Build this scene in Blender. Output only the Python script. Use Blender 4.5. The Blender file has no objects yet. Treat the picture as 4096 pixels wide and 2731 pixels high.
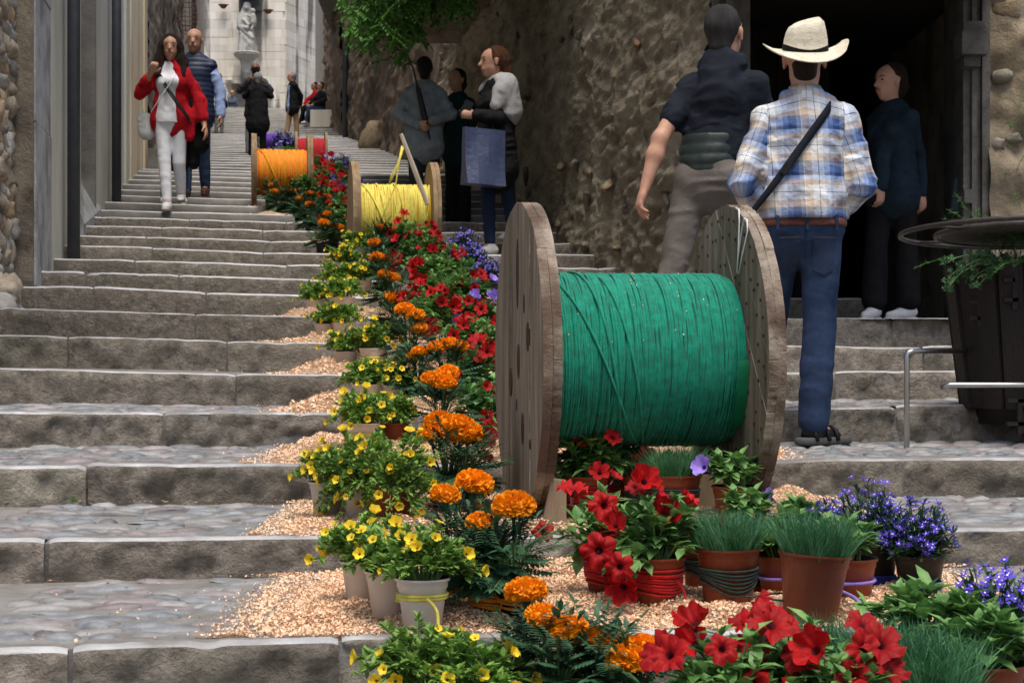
import bpy, math, random
import numpy as np
from mathutils import Vector, Matrix

# ------------------------------------------------------------------ camera, sky, sun, exposure
SC = bpy.context.scene
COL = SC.collection
cam_d = bpy.data.cameras.new('camera')
cam = bpy.data.objects.new('camera', cam_d); COL.objects.link(cam)
cam.location = (0, 0, 0); cam.rotation_euler = (math.pi / 2, 0, 0)
cam_d.sensor_width = 36.0
cam_d.lens = 7000.0 / 4096.0 * 36.0
cam_d.shift_y = 34.5 / 4096.0
cam_d.clip_start = 0.1; cam_d.clip_end = 2000
cam_d.dof.use_dof = True
cam_d.dof.focus_distance = 5.6
cam_d.dof.aperture_fstop = 17.0
SC.camera = cam

SUN_EL, SUN_AZ = 70.0, 172.0          # azimuth: clockwise seen from above, 0 = up the street (+Y)
w = bpy.data.worlds.new('World'); SC.world = w; w.use_nodes = True
wn = w.node_tree; wn.nodes.clear()
wo = wn.nodes.new('ShaderNodeOutputWorld'); wb = wn.nodes.new('ShaderNodeBackground')
sky = wn.nodes.new('ShaderNodeTexSky'); sky.sky_type = 'NISHITA'; sky.sun_disc = False
sky.sun_elevation = math.radians(SUN_EL); sky.sun_rotation = math.radians(SUN_AZ)
sky.air_density = 1.0; sky.dust_density = 4.0; sky.ozone_density = 1.0
wb.inputs['Strength'].default_value = 0.085
wn.links.new(sky.outputs[0], wb.inputs['Color']); wn.links.new(wb.outputs[0], wo.inputs[0])
sd = bpy.data.lights.new('sun', 'SUN'); sun = bpy.data.objects.new('sun', sd); COL.objects.link(sun)
sd.energy = 1.5; sd.angle = math.radians(28); sd.color = (1.0, 0.95, 0.88)
_a = math.radians(SUN_AZ); _e = math.radians(SUN_EL)
sdir = Vector((math.sin(_a) * math.cos(_e), math.cos(_a) * math.cos(_e), math.sin(_e)))
sun.rotation_euler = sdir.to_track_quat('Z', 'Y').to_euler()
sun.location = (0, 20, 30)
SC.view_settings.view_transform = 'Standard'
SC.view_settings.look = 'None'
SC.view_settings.exposure = 0.98
SC.view_settings.gamma = 1.0
SC.view_settings.use_curve_mapping = False
SC.cycles.use_denoising = True
SC.cycles.max_bounces = 6
SC.cycles.diffuse_bounces = 3
SC.cycles.glossy_bounces = 3
SC.cycles.transmission_bounces = 3
SC.cycles.caustics_reflective = False
SC.cycles.caustics_refractive = False

# ------------------------------------------------------------------ helpers
R = random.Random(7)
def W(px, py, Y):
    """a point at depth Y metres, from coordinates measured on the photograph"""
    return Vector(((px - 1176) / 4020.0 * Y, Y, (804 - py) / 4020.0 * Y))
def XatY(px, Y): return (px - 1176) / 4020.0 * Y

def _hash(ix, iy, iz, s):
    h = (ix * 374761393 + iy * 668265263 + iz * 2147483647 + s * 1274126177) & 0xffffffff
    h = ((h ^ (h >> 13)) * 1274126177) & 0xffffffff
    return ((h ^ (h >> 16)) & 0xffff) / 65535.0
def vnoise(P, s=0):
    P = np.asarray(P, float); I = np.floor(P).astype(np.int64); f = P - I
    f = f * f * (3 - 2 * f); o = 0
    for a in (0, 1):
        for b in (0, 1):
            for c in (0, 1):
                wgt = (f[..., 0] if a else 1 - f[..., 0]) * (f[..., 1] if b else 1 - f[..., 1]) * (f[..., 2] if c else 1 - f[..., 2])
                o = o + wgt * _hash(I[..., 0] + a, I[..., 1] + b, I[..., 2] + c, s)
    return o * 2 - 1
def fbm(P, s=0, oct=3):
    P = np.asarray(P, float); o = 0; a = 1.0
    for i in range(oct):
        o = o + a * vnoise(P * (2 ** i), s + i); a *= .5
    return o

def npmesh(name, V, F, mat, smooth=False):
    """V (n,3); F: array (m,k) or list of faces"""
    me = bpy.data.meshes.new(name)
    if isinstance(F, np.ndarray):
        m, k = F.shape
        me.vertices.add(len(V)); me.vertices.foreach_set('co', np.asarray(V, np.float32).ravel())
        me.loops.add(m * k); me.loops.foreach_set('vertex_index', F.astype(np.int32).ravel())
        me.polygons.add(m); me.polygons.foreach_set('loop_start', np.arange(0, m * k, k, dtype=np.int32))
        if smooth: me.polygons.foreach_set('use_smooth', np.ones(m, bool))
        me.update(calc_edges=True)
    else:
        me.from_pydata([tuple(v) for v in V], [], F)
        if smooth: me.polygons.foreach_set('use_smooth', [True] * len(me.polygons))
        me.update()
    for x in (mat if isinstance(mat, (list, tuple)) else [mat]):
        if x is not None: me.materials.append(x)
    return me
def link(name, me, parent=None, loc=None, rot=None, scale=None):
    o = bpy.data.objects.new(name, me); COL.objects.link(o)
    if parent is not None: o.parent = parent
    if loc is not None: o.location = loc
    if rot is not None: o.rotation_euler = rot
    if scale is not None: o.scale = scale if hasattr(scale, '__len__') else (scale,) * 3
    return o
def tag(o, label=None, cat=None, group=None, kind=None):
    if label: o['label'] = label
    if cat: o['category'] = cat
    if group: o['group'] = group
    if kind: o['kind'] = kind
    return o
def empty(name, loc, label, cat, group=None, rz=0, scale=1):
    o = bpy.data.objects.new(name, None); COL.objects.link(o)
    o.empty_display_size = .05
    o.location = loc; o.rotation_euler = (0, 0, rz); o.scale = (scale,) * 3
    return tag(o, label, cat, group)

class MB:
    """collects shapes; build() links them as one mesh object"""
    def __init__(s): s.v = []; s.f = []; s.m = []
    def add(s, V, F, m=0):
        n = len(s.v); s.v.extend([tuple(p) for p in V]); s.f.extend([[i + n for i in f] for f in F]); s.m.extend([m] * len(F)); return s
    def box(s, c, d, rot=None, m=0, taper=1.0):
        V = []
        for z in (-1, 1):
            t = taper if z > 0 else 1
            for x, y in ((-1, -1), (1, -1), (1, 1), (-1, 1)):
                p = Vector((x * d[0] / 2 * t, y * d[1] / 2 * t, z * d[2] / 2))
                if rot is not None: p = rot @ p
                V.append(p + Vector(c))
        return s.add(V, [[3, 2, 1, 0], [4, 5, 6, 7], [0, 1, 5, 4], [1, 2, 6, 5], [2, 3, 7, 6], [3, 0, 4, 7]], m)
    def tube(s, P, r, n=8, cap=True, m=0, closed=False):
        P = [Vector(p) for p in P]; L = len(P); V = []; F = []
        rr = r if hasattr(r, '__len__') else [r] * L
        up = None
        for i, p in enumerate(P):
            t = (P[(i + 1) % L] - P[i - 1]) if closed else (P[min(i + 1, L - 1)] - P[max(i - 1, 0)])
            if t.length < 1e-9: t = Vector((0, 0, 1))
            t.normalize()
            if up is None: up = t.orthogonal().normalized()
            up = (up - t * up.dot(t))
            up = up.normalized() if up.length > 1e-6 else t.orthogonal().normalized()
            b = t.cross(up)
            for j in range(n):
                a = 2 * math.pi * j / n
                V.append(p + (up * math.cos(a) + b * math.sin(a)) * rr[i])
        for i in range(L if closed else L - 1):
            i2 = (i + 1) % L
            for j in range(n):
                F.append([i * n + j, i * n + (j + 1) % n, i2 * n + (j + 1) % n, i2 * n + j])
        if cap and not closed:
            F.append(list(range(n))[::-1]); F.append([(L - 1) * n + j for j in range(n)])
        return s.add(V, F, m)
    def lathe(s, prof, n=20, c=(0, 0, 0), cap=True, m=0, squash=1.0):
        V = []; F = []; c = Vector(c)
        for r, z in prof:
            for j in range(n):
                a = 2 * math.pi * j / n
                V.append(c + Vector((r * math.cos(a), r * math.sin(a) * squash, z)))
        L = len(prof)
        for i in range(L - 1):
            for j in range(n):
                F.append([i * n + j, i * n + (j + 1) % n, (i + 1) * n + (j + 1) % n, (i + 1) * n + j])
        if cap: F.append(list(range(n))[::-1]); F.append([(L - 1) * n + j for j in range(n)])
        return s.add(V, F, m)
    def build(s, name, mat, parent=None, smooth=False, loc=None, rot=None):
        me = s.mesh(name, mat, smooth)
        return link(name, me, parent, loc, rot)
    def mesh(s, name, mat, smooth=False):
        me = bpy.data.meshes.new(name); me.from_pydata(s.v, [], s.f)
        for x in (mat if isinstance(mat, (list, tuple)) else [mat]): me.materials.append(x)
        if any(s.m): me.polygons.foreach_set('material_index', s.m)
        if smooth: me.polygons.foreach_set('use_smooth', [True] * len(me.polygons))
        me.update(); return me

# ------------------------------------------------------------------ materials
MATS = {}
def mat(name, c1, c2=None, scale=6.0, rough=.8, bump=0.0, bscale=None, rv=0.0, stretch=None, metal=0.0, spec=.3,
        c3=None, scale3=2.0, lo=.35, hi=.65, detail=6, rough2=None, sheen=0.0, sss=0.0, trans=0.0, distort=0.0, hv=0.0, world=False, bdist=.02, c3pos=(.5, .66)):
    if name in MATS: return MATS[name]
    m = bpy.data.materials.new(name); m.use_nodes = True; MATS[name] = m
    nt = m.node_tree; N = nt.nodes; L = nt.links; b = N['Principled BSDF']
    def rgba(c): return (c[0], c[1], c[2], 1)
    tc = N.new('ShaderNodeNewGeometry' if world else 'ShaderNodeTexCoord'); src = tc.outputs['Position' if world else 'Object']
    if stretch:
        mp = N.new('ShaderNodeMapping'); mp.inputs['Scale'].default_value = stretch
        L.new(src, mp.inputs['Vector']); src = mp.outputs[0]
    col = None
    if c2 is not None:
        n1 = N.new('ShaderNodeTexNoise'); n1.inputs['Scale'].default_value = scale; n1.inputs['Detail'].default_value = detail
        n1.inputs['Roughness'].default_value = .65; n1.inputs['Distortion'].default_value = distort
        L.new(src, n1.inputs['Vector'])
        cr = N.new('ShaderNodeValToRGB'); cr.color_ramp.elements[0].position = lo; cr.color_ramp.elements[1].position = hi
        cr.color_ramp.elements[0].color = rgba(c1); cr.color_ramp.elements[1].color = rgba(c2)
        L.new(n1.outputs['Fac'], cr.inputs[0]); col = cr.outputs[0]
        if c3 is not None:
            n3 = N.new('ShaderNodeTexNoise'); n3.inputs['Scale'].default_value = scale3; n3.inputs['Detail'].default_value = 5
            L.new(src, n3.inputs['Vector'])
            c3r = N.new('ShaderNodeValToRGB'); c3r.color_ramp.elements[0].position = c3pos[0]; c3r.color_ramp.elements[1].position = c3pos[1]
            L.new(n3.outputs['Fac'], c3r.inputs[0])
            mx = N.new('ShaderNodeMix'); mx.data_type = 'RGBA'; mx.inputs['B'].default_value = rgba(c3)
            L.new(c3r.outputs[0], mx.inputs['Factor']); L.new(col, mx.inputs['A']); col = mx.outputs['Result']
        if rough2 is not None:
            mr = N.new('ShaderNodeMapRange'); mr.inputs['To Min'].default_value = rough; mr.inputs['To Max'].default_value = rough2
            mr.inputs['From Min'].default_value = .3; mr.inputs['From Max'].default_value = .7
            L.new(n1.outputs['Fac'], mr.inputs[0]); L.new(mr.outputs[0], b.inputs['Roughness'])
    if rv or hv:
        oi = N.new('ShaderNodeObjectInfo'); hs = N.new('ShaderNodeHueSaturation')
        mr2 = N.new('ShaderNodeMapRange'); mr2.inputs['To Min'].default_value = 1 - rv; mr2.inputs['To Max'].default_value = 1 + rv
        L.new(oi.outputs['Random'], mr2.inputs[0]); L.new(mr2.outputs[0], hs.inputs['Value'])
        if hv:
            mr3 = N.new('ShaderNodeMapRange'); mr3.inputs['To Min'].default_value = .5 - hv; mr3.inputs['To Max'].default_value = .5 + hv
            ma = N.new('ShaderNodeMath'); ma.operation = 'MULTIPLY'; ma.inputs[1].default_value = 7.31
            mf = N.new('ShaderNodeMath'); mf.operation = 'FRACT'
            L.new(oi.outputs['Random'], ma.inputs[0]); L.new(ma.outputs[0], mf.inputs[0]); L.new(mf.outputs[0], mr3.inputs[0]); L.new(mr3.outputs[0], hs.inputs['Hue'])
        if col is not None: L.new(col, hs.inputs['Color'])
        else: hs.inputs['Color'].default_value = rgba(c1)
        col = hs.outputs[0]
    if col is not None: L.new(col, b.inputs['Base Color'])
    else: b.inputs['Base Color'].default_value = rgba(c1)
    if rough2 is None: b.inputs['Roughness'].default_value = rough
    b.inputs['Metallic'].default_value = metal
    b.inputs['Specular IOR Level'].default_value = spec
    if sheen: b.inputs['Sheen Weight'].default_value = sheen
    if sss:
        b.inputs['Subsurface Weight'].default_value = sss; b.inputs['Subsurface Radius'].default_value = (.01, .004, .002); b.inputs['Subsurface Scale'].default_value = 1
    if bump:
        nb = N.new('ShaderNodeTexNoise'); nb.inputs['Scale'].default_value = bscale or scale * 4; nb.inputs['Detail'].default_value = 6
        nb.inputs['Roughness'].default_value = .7
        L.new(src, nb.inputs['Vector'])
        bp = N.new('ShaderNodeBump'); bp.inputs['Strength'].default_value = min(1, bump); bp.inputs['Distance'].default_value = bdist
        L.new(nb.outputs['Fac'], bp.inputs['Height']); L.new(bp.outputs[0], b.inputs['Normal'])
    if trans:
        tr = N.new('ShaderNodeBsdfTranslucent'); ms = N.new('ShaderNodeMixShader'); ms.inputs[0].default_value = trans
        if col is not None: L.new(col, tr.inputs[0])
        else: tr.inputs[0].default_value = rgba(c1)
        L.new(b.outputs[0], ms.inputs[1]); L.new(tr.outputs[0], ms.inputs[2]); L.new(ms.outputs[0], N['Material Output'].inputs[0])
    return m

M_STEP = mat('step_stone', (.13, .113, .09), (.40, .355, .29), scale=20, lo=.3, hi=.72, rough=.75, bump=1.0, bscale=48, bdist=.03, rv=.2, hv=.012, world=True, c3=(.215, .185, .145), scale3=4.5, c3pos=(.48, .72), spec=.3)
M_WORN_LIT = mat('worn_highlit_edge', world=True, c1=(.30, .295, .29), c2=(.50, .495, .49), c3=(.20, .185, .165), scale3=3.5, scale=9, rough=.42, bump=.25, bscale=50, rv=.1, spec=.5)  # worn stone, with the sky's highlight on the nosing put into the colour
M_STEPF = mat('far_step_stone', (.105, .096, .082), (.21, .195, .17), scale=2.2, rough=.5, bump=.5, bscale=18, rv=.1, spec=.45)
M_MORTAR = mat('mortar_bed', (.17, .158, .14), (.27, .255, .235), scale=9, rough=.6, bump=.5, bscale=60, spec=.4)
M_WORN_LIT2 = mat('worn_highlit_far_edge', (.42, .42, .42), (.60, .60, .60), world=True, scale=7, rough=.4, rv=.08, spec=.5)  # brighter far version: wear plus the sky highlight painted into the colour
M_COB = [mat('cobble_blue', (.13, .137, .142), (.24, .25, .255), scale=14, rough=.46, bump=.25, bscale=50, rv=.25, spec=.5, world=True),
         mat('cobble_purple', (.135, .112, .11), (.24, .205, .20), scale=14, rough=.46, bump=.25, bscale=50, rv=.25, spec=.5, world=True),
         mat('cobble_grey', (.17, .165, .155), (.28, .27, .26), scale=14, rough=.45, bump=.25, bscale=50, rv=.25, spec=.5, world=True)]
M_SAW = mat('wood_shavings', (.66, .38, .20), (.90, .64, .43), scale=70, rough=.9, bump=1.0, bscale=150, bdist=.03, c3=(.86, .58, .38), scale3=6)
M_CHIP = [mat('shaving_a', (.88, .61, .40), rough=.8, trans=.15), mat('shaving_b', (.84, .53, .32), rough=.8, trans=.15), mat('shaving_c', (.92, .70, .50), rough=.8, trans=.15)]
# ------------------------------------------------------------------ the stairs
TY = .153                                  # nosings run slightly away to the right
STEP = {}                                  # k -> (Y at reference, [(X, z)...])
def _step(k, Y0, ys):
    xr = -.1906 * Y0; pts = []
    for xs, y in ys:
        a = (xs - 2048) / 7000.0
        Y = (Y0 - TY * xr) / (1 - TY * a)
        pts.append((a * Y, (1400 - y) / 7000.0 * Y))
    STEP[k] = (Y0, xr, pts)
_data = {1: (3.7, 2589, 2553, 2511), 2: (4.8, 2157, 2147, 2122), 3: (5.95, 1859, 1861, 1838), 4: (7.2, 1641, 1659, 1622),
         5: (8.25, 1468, 1504, 1485), 6: (9.4, 1337, 1373, 1385), 7: (10.55, 1233, 1269, 1273)}
for k, (Y0, a, b, c) in _data.items(): _step(k, Y0, [(100, a), (1200, b), (3600, c)])
_d2 = {8: (11.65, 1144, 1189, 1186), 9: (12.65, 1087, 1120, 1122), 10: (13.55, 1034, 1060, 1066), 11: (14.45, 980, 1013, 1016), 12: (15.3, 940, 967, 968),
       13: (16.1, 902, 924, 925), 14: (16.9, 866, 888, 889), 15: (17.7, 839, 860, 861), 16: (18.57, 806, 830, 832), 17: (19.44, 779, 803, 805),
       18: (20.3, 755, 776, 778), 19: (21.2, 734, 756, 758), 20: (22.05, 713, 736, 738), 21: (22.9, 695, 716, 718), 22: (23.8, 680, 700, 702)}
for k, (Y0, a, b, c) in _d2.items(): _step(k, Y0, [(420, a), (1200, b), (2000, c)])
for k in (0, -1, -2):
    Y0 = 2.6 + 1.1 * k; xr = -.1906 * 3.7
    STEP[k] = (Y0, xr, [(x, z - .115 - .155 * (0 - k)) for x, z in STEP[1][2]])
K = 22; Y0, xr, pp = STEP[22]; zz = pp[1][1]; Y0 = 23.8
while True:
    K += 1
    g = 1.0 if Y0 < 46 else .78
    Y0 += g; zz += .148
    xr = -.1906 * Y0
    STEP[K] = (Y0, xr, [(xr - 2, zz + .03), (xr, zz + .005), (xr + 2, zz), (xr + 4, zz + .005)])
    if (1400 - zz / Y0 * 7000) < 428: break
KTOP = K
def Yk(k, X): Y0, xr, p = STEP[k]; return Y0 + TY * (X - xr)
def Zk(k, X):
    p = STEP[k][2]; xs = [q[0] for q in p]; zs = [q[1] for q in p]
    return float(np.interp(X, xs, zs))
def XL(Y): return -3.28 - .152 * (Y - 11.8)          # left wall line
def XR(Y):                                            # right wall line / doorway bay
    if Y < 11.35: return 3.4
    return .905 - .16 * (Y - 13.8)
def floor_at(X, Y):
    k = -2
    while k < KTOP and Yk(k + 1, X) <= Y: k += 1
    return k, Zk(k, X)
def on_step(px, k, v):
    """a spot on tread k, v = 0 at its nosing and 1 at the next riser, seen at image column px"""
    Y = STEP[k][0] + .5
    for _ in range(6):
        X = XatY(px, Y)
        ya = Yk(k, X); yb = Yk(k + 1, X) if k < KTOP else ya + 1
        Y = ya + v * (yb - ya)
    return Vector((XatY(px, Y), Y, Zk(k, XatY(px, Y))))

stairs = bpy.data.objects.new('stone_stairs', None); COL.objects.link(stairs)
tag(stairs, 'long flight of worn stone steps with cobbled treads climbing the lane', kind='structure')
# tread beds + hidden risers, one strip per step
mb = MB()
for k in range(-2, KTOP + 1):
    ym = STEP[k][0]
    x0 = -8 if k < 4 else XL(ym + 1) - .6
    x1 = (4.6 if k < 8 else XR(ym) + .9)
    n = 10
    Vv = []; Ff = []
    for i in range(n + 1):
        X = x0 + (x1 - x0) * i / n
        z = Zk(k, X); zb = Zk(k - 1, X) if k > -2 else z - .3
        ya = Yk(k, X) + .022; yb = (Yk(k + 1, X) + .08) if k < KTOP else ya + 14
        Vv += [(X, ya, min(zb, z) - .25), (X, ya, z - .012), (X, yb, z - .012)]
    for i in range(n):
        a = i * 3; b = a + 3
        Ff += [[a, b, b + 1, a + 1], [a + 1, b + 1, b + 2, a + 2]]
    mb.add(Vv, Ff)
mb.build('tread_bed', M_MORTAR, stairs)

def stone_block(L, H, D, seed, nx, nz, amp, ch=.019):
    """kerb stone: rough front face, worn rounded nosing, smooth top; origin at top front left, x right, y back"""
    rg = np.random.RandomState(seed)
    xs = np.linspace(0, L, nx)
    prof = []                                   # (y, z, roughness weight)
    for i in range(nz): prof.append((0.0, -H + (H - ch) * i / (nz - 1), 1.0))
    prof += [(.007, -ch * .45, .45), (.017, -.002, .2), (.034, 0.0, .08), (.075, -.001, .12), (.09, -.006, .12), (D, -.008, .1)]
    prof = np.array(prof)
    V = np.zeros((nx, len(prof), 3))
    V[:, :, 0] = xs[:, None]; V[:, :, 1] = prof[None, :, 0]; V[:, :, 2] = prof[None, :, 1]
    P = V.copy(); off = rg.rand(3) * 50
    n = fbm(P * np.array([13, 14, 16]) + off, seed, 3) + .5 * np.clip(vnoise(P * np.array([30, 30, 38]) + off, seed + 2), -.3, 1)
    n2 = fbm(P * np.array([2.2, 2, 3]) + off, seed + 9, 2)
    e = np.minimum(xs, L - xs); ed = np.clip(1 - e / .035, 0, 1) ** 2
    V[:, :, 1] += (-(n * amp * (3.0 if amp > .006 else 2.0) + n2 * amp * 1.5)) * prof[None, :, 2] + ed[:, None] * .012 * np.clip(prof[None, :, 2] * 1.5, 0, 1)
    low = np.clip((-(prof[:, 1]) - H * .55) / (H * .45), 0, 1)
    V[:, :, 1] += (low[None, :] * np.clip(n2 + .2, 0, 1) * .02) * (prof[None, :, 2] > .9)
    chip = np.clip(vnoise(P * np.array([9, 0, 0]) + off, seed + 7) - .55, 0, 1) * .025
    V[:, :, 1] += chip * ((prof[None, :, 1] > -.03) & (prof[None, :, 0] < .04)) * .8
    V[:, :, 2] += (vnoise(P * np.array([3, 0, 0]) + off, seed + 3) * .0035 + n * .0025 - chip * (prof[None, :, 0] < .04)) * (prof[None, :, 1] > -.03) - ed[:, None] * .006 * (prof[None, :, 1] > -.03)
    m = len(prof); idx = np.arange(nx * m).reshape(nx, m)
    F = np.stack([idx[:-1, :-1], idx[1:, :-1], idx[1:, 1:], idx[:-1, 1:]], -1).reshape(-1, 4)
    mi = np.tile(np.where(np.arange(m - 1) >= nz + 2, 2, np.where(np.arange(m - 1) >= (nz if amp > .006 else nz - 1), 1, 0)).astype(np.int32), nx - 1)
    return V.reshape(-1, 3), F, mi
YAW = math.atan(TY)
rs = random.Random(3)
for k in range(-1, KTOP + 1):
    ym = STEP[k][0]
    x0 = -3.0 if k < 3 else (max(XL(ym) - .3, -4.5) if k < 8 else XL(ym) - .25)
    x1 = 3.0 if k < 8 else XR(ym + .5) + .5
    near = k <= 14
    X = x0 + (rs.random() * -.5 if near else 0)
    while X < x1:
        Ls = rs.uniform(.55, 1.25) if near else x1 - X + .01
        nx = max(6, int(Ls / (.014 if k < 5 else .035 if k < 10 else .1))); nz = 15 if k < 5 else 9 if k < 8 else 6
        if not near: nx = 24; nz = 4
        H = .30
        amp = .007 if k < 8 else .005
        if near:
            g = .006 + rs.random() * .006
            V, F, mi = stone_block((Ls - g) / math.cos(YAW), H, .26, rs.randint(0, 9999), nx, nz, amp, .019 if k < 5 else .012)
            za, zb = Zk(k, X), Zk(k, X + Ls)
            V[:, 2] += (zb - za) * V[:, 0] / Ls
            me = npmesh('kerb_stone', V, F, [M_STEP, M_WORN_LIT if k < 5 else M_WORN_LIT2, M_MORTAR], True); me.polygons.foreach_set('material_index', mi)
            o = link('kerb_stone', me, stairs, (X, Yk(k, X) + rs.uniform(-.008, .008), za + rs.uniform(-.004, .004)), (0, 0, YAW))
        else:
            V, F, mi = stone_block((Ls) / math.cos(YAW), H, .3, rs.randint(0, 9999), nx, nz, .005, .012)
            cx = V[:, 0] * math.cos(YAW) + X
            zz = np.array([Zk(k, x) for x in cx])
            V[:, 2] += zz
            me = npmesh('step_edge', V, F, [M_STEPF, M_WORN_LIT2, M_STEPF], True); me.polygons.foreach_set('material_index', mi)
            o = link('step_edge', me, stairs, (X, Yk(k, X), 0), (0, 0, YAW))
        X += Ls

# cobbles in the treads
def cobble_mesh(i):
    rg = np.random.RandomState(40 + i); n = 9; V = []; F = []
    for j, (r, z) in enumerate(((1.0, -.25), (.96, .1), (.72, .36), (.32, .5))):
        for a in range(n):
            t = 2 * math.pi * a / n; rr = r * (1 + .1 * math.sin(2 * t + i) + .06 * math.sin(3 * t + 2 * i))
            V.append((rr * math.cos(t), rr * math.sin(t), z + .04 * rg.randn()))
    for j in range(3):
        for a in range(n): F.append([j * n + a, j * n + (a + 1) % n, (j + 1) * n + (a + 1) % n, (j + 1) * n + a])
    F.append([3 * n + a for a in range(n)])
    return V, F
CM = [cobble_mesh(i) for i in range(6)]
CMM = [[npmesh('cobble', V, F, m, True) for m in M_COB] for V, F in CM]
cand = []
for k, xa, xb in ((1, -1.25, .1), (1, .9, 1.5), (2, -1.6, .1), (2, .8, 1.75), (3, -2.0, .1), (3, .7, 2.1), (4, -2.4, .1), (4, .9, 2.3)):
    v = .0
    y0 = .12; row = 0
    while True:
        Xm = (xa + xb) / 2
        depth = Yk(k + 1, Xm) - Yk(k, Xm)
        sy = rs.uniform(.026, .042)
        y0 += sy
        if y0 > depth - .02: break
        X = xa + rs.random() * .1
        while X < xb:
            sx = rs.uniform(.03, .10)
            X += sx
            if rs.random() < .8: cand.append((k, X, Yk(k, X) + y0 + rs.uniform(-.012, .012), sx * .92, sy * rs.uniform(.6, 1.0)))
            X += sx
        y0 += sy
def vis(c):
    k, X, Y, sx, sy = c; px = X / Y * 4020 + 1176
    return -60 < px < 2420
cand = [c for c in cand if vis(c)]
cand.sort(key=lambda c: (not (c[1] < -.25 or c[1] > .95), c[0], c[2]))
rest = {}
for i, (k, X, Y, sx, sy) in enumerate(cand):
    mi = rs.choices((0, 1, 2), (5, 2.2, 4))[0]; z = Zk(k, X) - .010; h = rs.uniform(.012, .03); rz = YAW + rs.uniform(-.25, .25)
    if i < 290:
        o = link('cobble', CMM[rs.randint(0, 5)][mi], stairs, (X, Y, z), (rs.uniform(-.1, .1), rs.uniform(-.08, .08), rz), (sx, sy, h))
    else:
        Vc, Fc = CM[i % 6]; mbr = rest.setdefault(mi, MB()); c, s = math.cos(rz), math.sin(rz)
        mbr.add([(X + (v[0] * sx) * c - v[1] * sy * s, Y + v[0] * sx * s + v[1] * sy * c, z + v[2] * h) for v in Vc], Fc)
for mi, mbr in rest.items(): tag(mbr.build('cobble_paving', M_COB[mi], stairs, True), kind='stuff')
# ground below the frame and the landing at the top
gm = MB(); gm.add([(-60, -40, -1.35), (60, -40, -1.35), (60, 2, -1.35), (-60, 2, -1.35)], [[0, 1, 2, 3]])
tag(gm.build('ground', M_MORTAR), 'paved ground at the foot of the steps', kind='structure')
ZT = Zk(KTOP, -8); YT = STEP[KTOP][0]
gm = MB(); gm.add([(-60, YT + 1, ZT - .02), (60, YT + 1, ZT - .02), (60, YT + 80, ZT - .02), (-60, YT + 80, ZT - .02)], [[0, 1, 2, 3]])
tag(gm.build('pavement', M_STEPF), 'stone paved square at the head of the stairs', kind='structure')
# ------------------------------------------------------------------ buildings on both sides of the lane
M_RUB = mat('rubble_mortar', (.22, .18, .13), (.40, .34, .26), scale=5, rough=.9, bump=.9, bscale=22, c3=(.12, .10, .075), scale3=2.5)
M_RST = [mat('rubble_tan', world=True, c1=(.30, .24, .17), c2=(.52, .45, .35), scale=9, rough=.88, bump=.7, bscale=40, rv=.25, c3=(.20, .155, .11), scale3=6),
         mat('rubble_grey', world=True, c1=(.28, .27, .25), c2=(.46, .44, .40), scale=9, rough=.88, bump=.7, bscale=40, rv=.25),
         mat('rubble_ochre', world=True, c1=(.36, .23, .13), c2=(.48, .37, .24), scale=9, rough=.88, bump=.7, bscale=40, rv=.2)]
M_DRESS = mat('dressed_stone', (.36, .365, .37), (.52, .525, .52), scale=7, rough=.85, bump=.6, bscale=60, c3=(.24, .24, .235), scale3=3)
M_PLGR = mat('grey_green_plaster', (.60, .595, .50), (.70, .69, .585), scale=2.5, rough=.85, bump=.25, bscale=60, c3=(.50, .49, .41), scale3=1.2, stretch=(1, 1, .35))
M_PLYE = mat('cream_plaster', (.74, .61, .41), (.84, .72, .51), scale=2, rough=.85, bump=.25, bscale=50, c3=(.48, .37, .22), scale3=1.2, stretch=(1, 1, .35))
M_DARKST = mat('dark_recess_stone', (.15, .145, .13), (.26, .25, .225), scale=4, rough=.85, bump=.5, bscale=40)
M_PIPE = mat('painted_pipe', (.045, .050, .060), (.065, .07, .082), scale=9, rough=.45, bump=.1, bscale=60, spec=.5)
M_OLDW = mat('old_wall', (.18, .152, .105), (.48, .41, .295), stretch=(1, .28, 1), scale=6.5, rough=.92, bump=1.0, bscale=26, c3=(.52, .46, .35), scale3=1.5, lo=.34, hi=.68, bdist=.06)
M_OLDS = [mat('old_wall_stone_tan', world=True, c1=(.20, .155, .095), c2=(.36, .28, .18), scale=12, rough=.9, bump=.8, bscale=40, rv=.3),
          mat('old_wall_stone_grey', world=True, c1=(.17, .15, .115), c2=(.29, .26, .205), scale=12, rough=.9, bump=.8, bscale=40, rv=.3),
          mat('old_wall_stone_red', world=True, c1=(.28, .14, .08), c2=(.36, .24, .15), scale=12, rough=.9, bump=.8, bscale=40, rv=.2)]
M_DOORW = mat('old_door_wood', (.012, .010, .008), (.035, .029, .022), scale=5, rough=.7, bump=.4, bscale=30, stretch=(6, 6, .6))
M_INT = mat('unlit_interior_plaster', (.030, .024, .018), (.05, .042, .032), scale=3, rough=.95)

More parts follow.
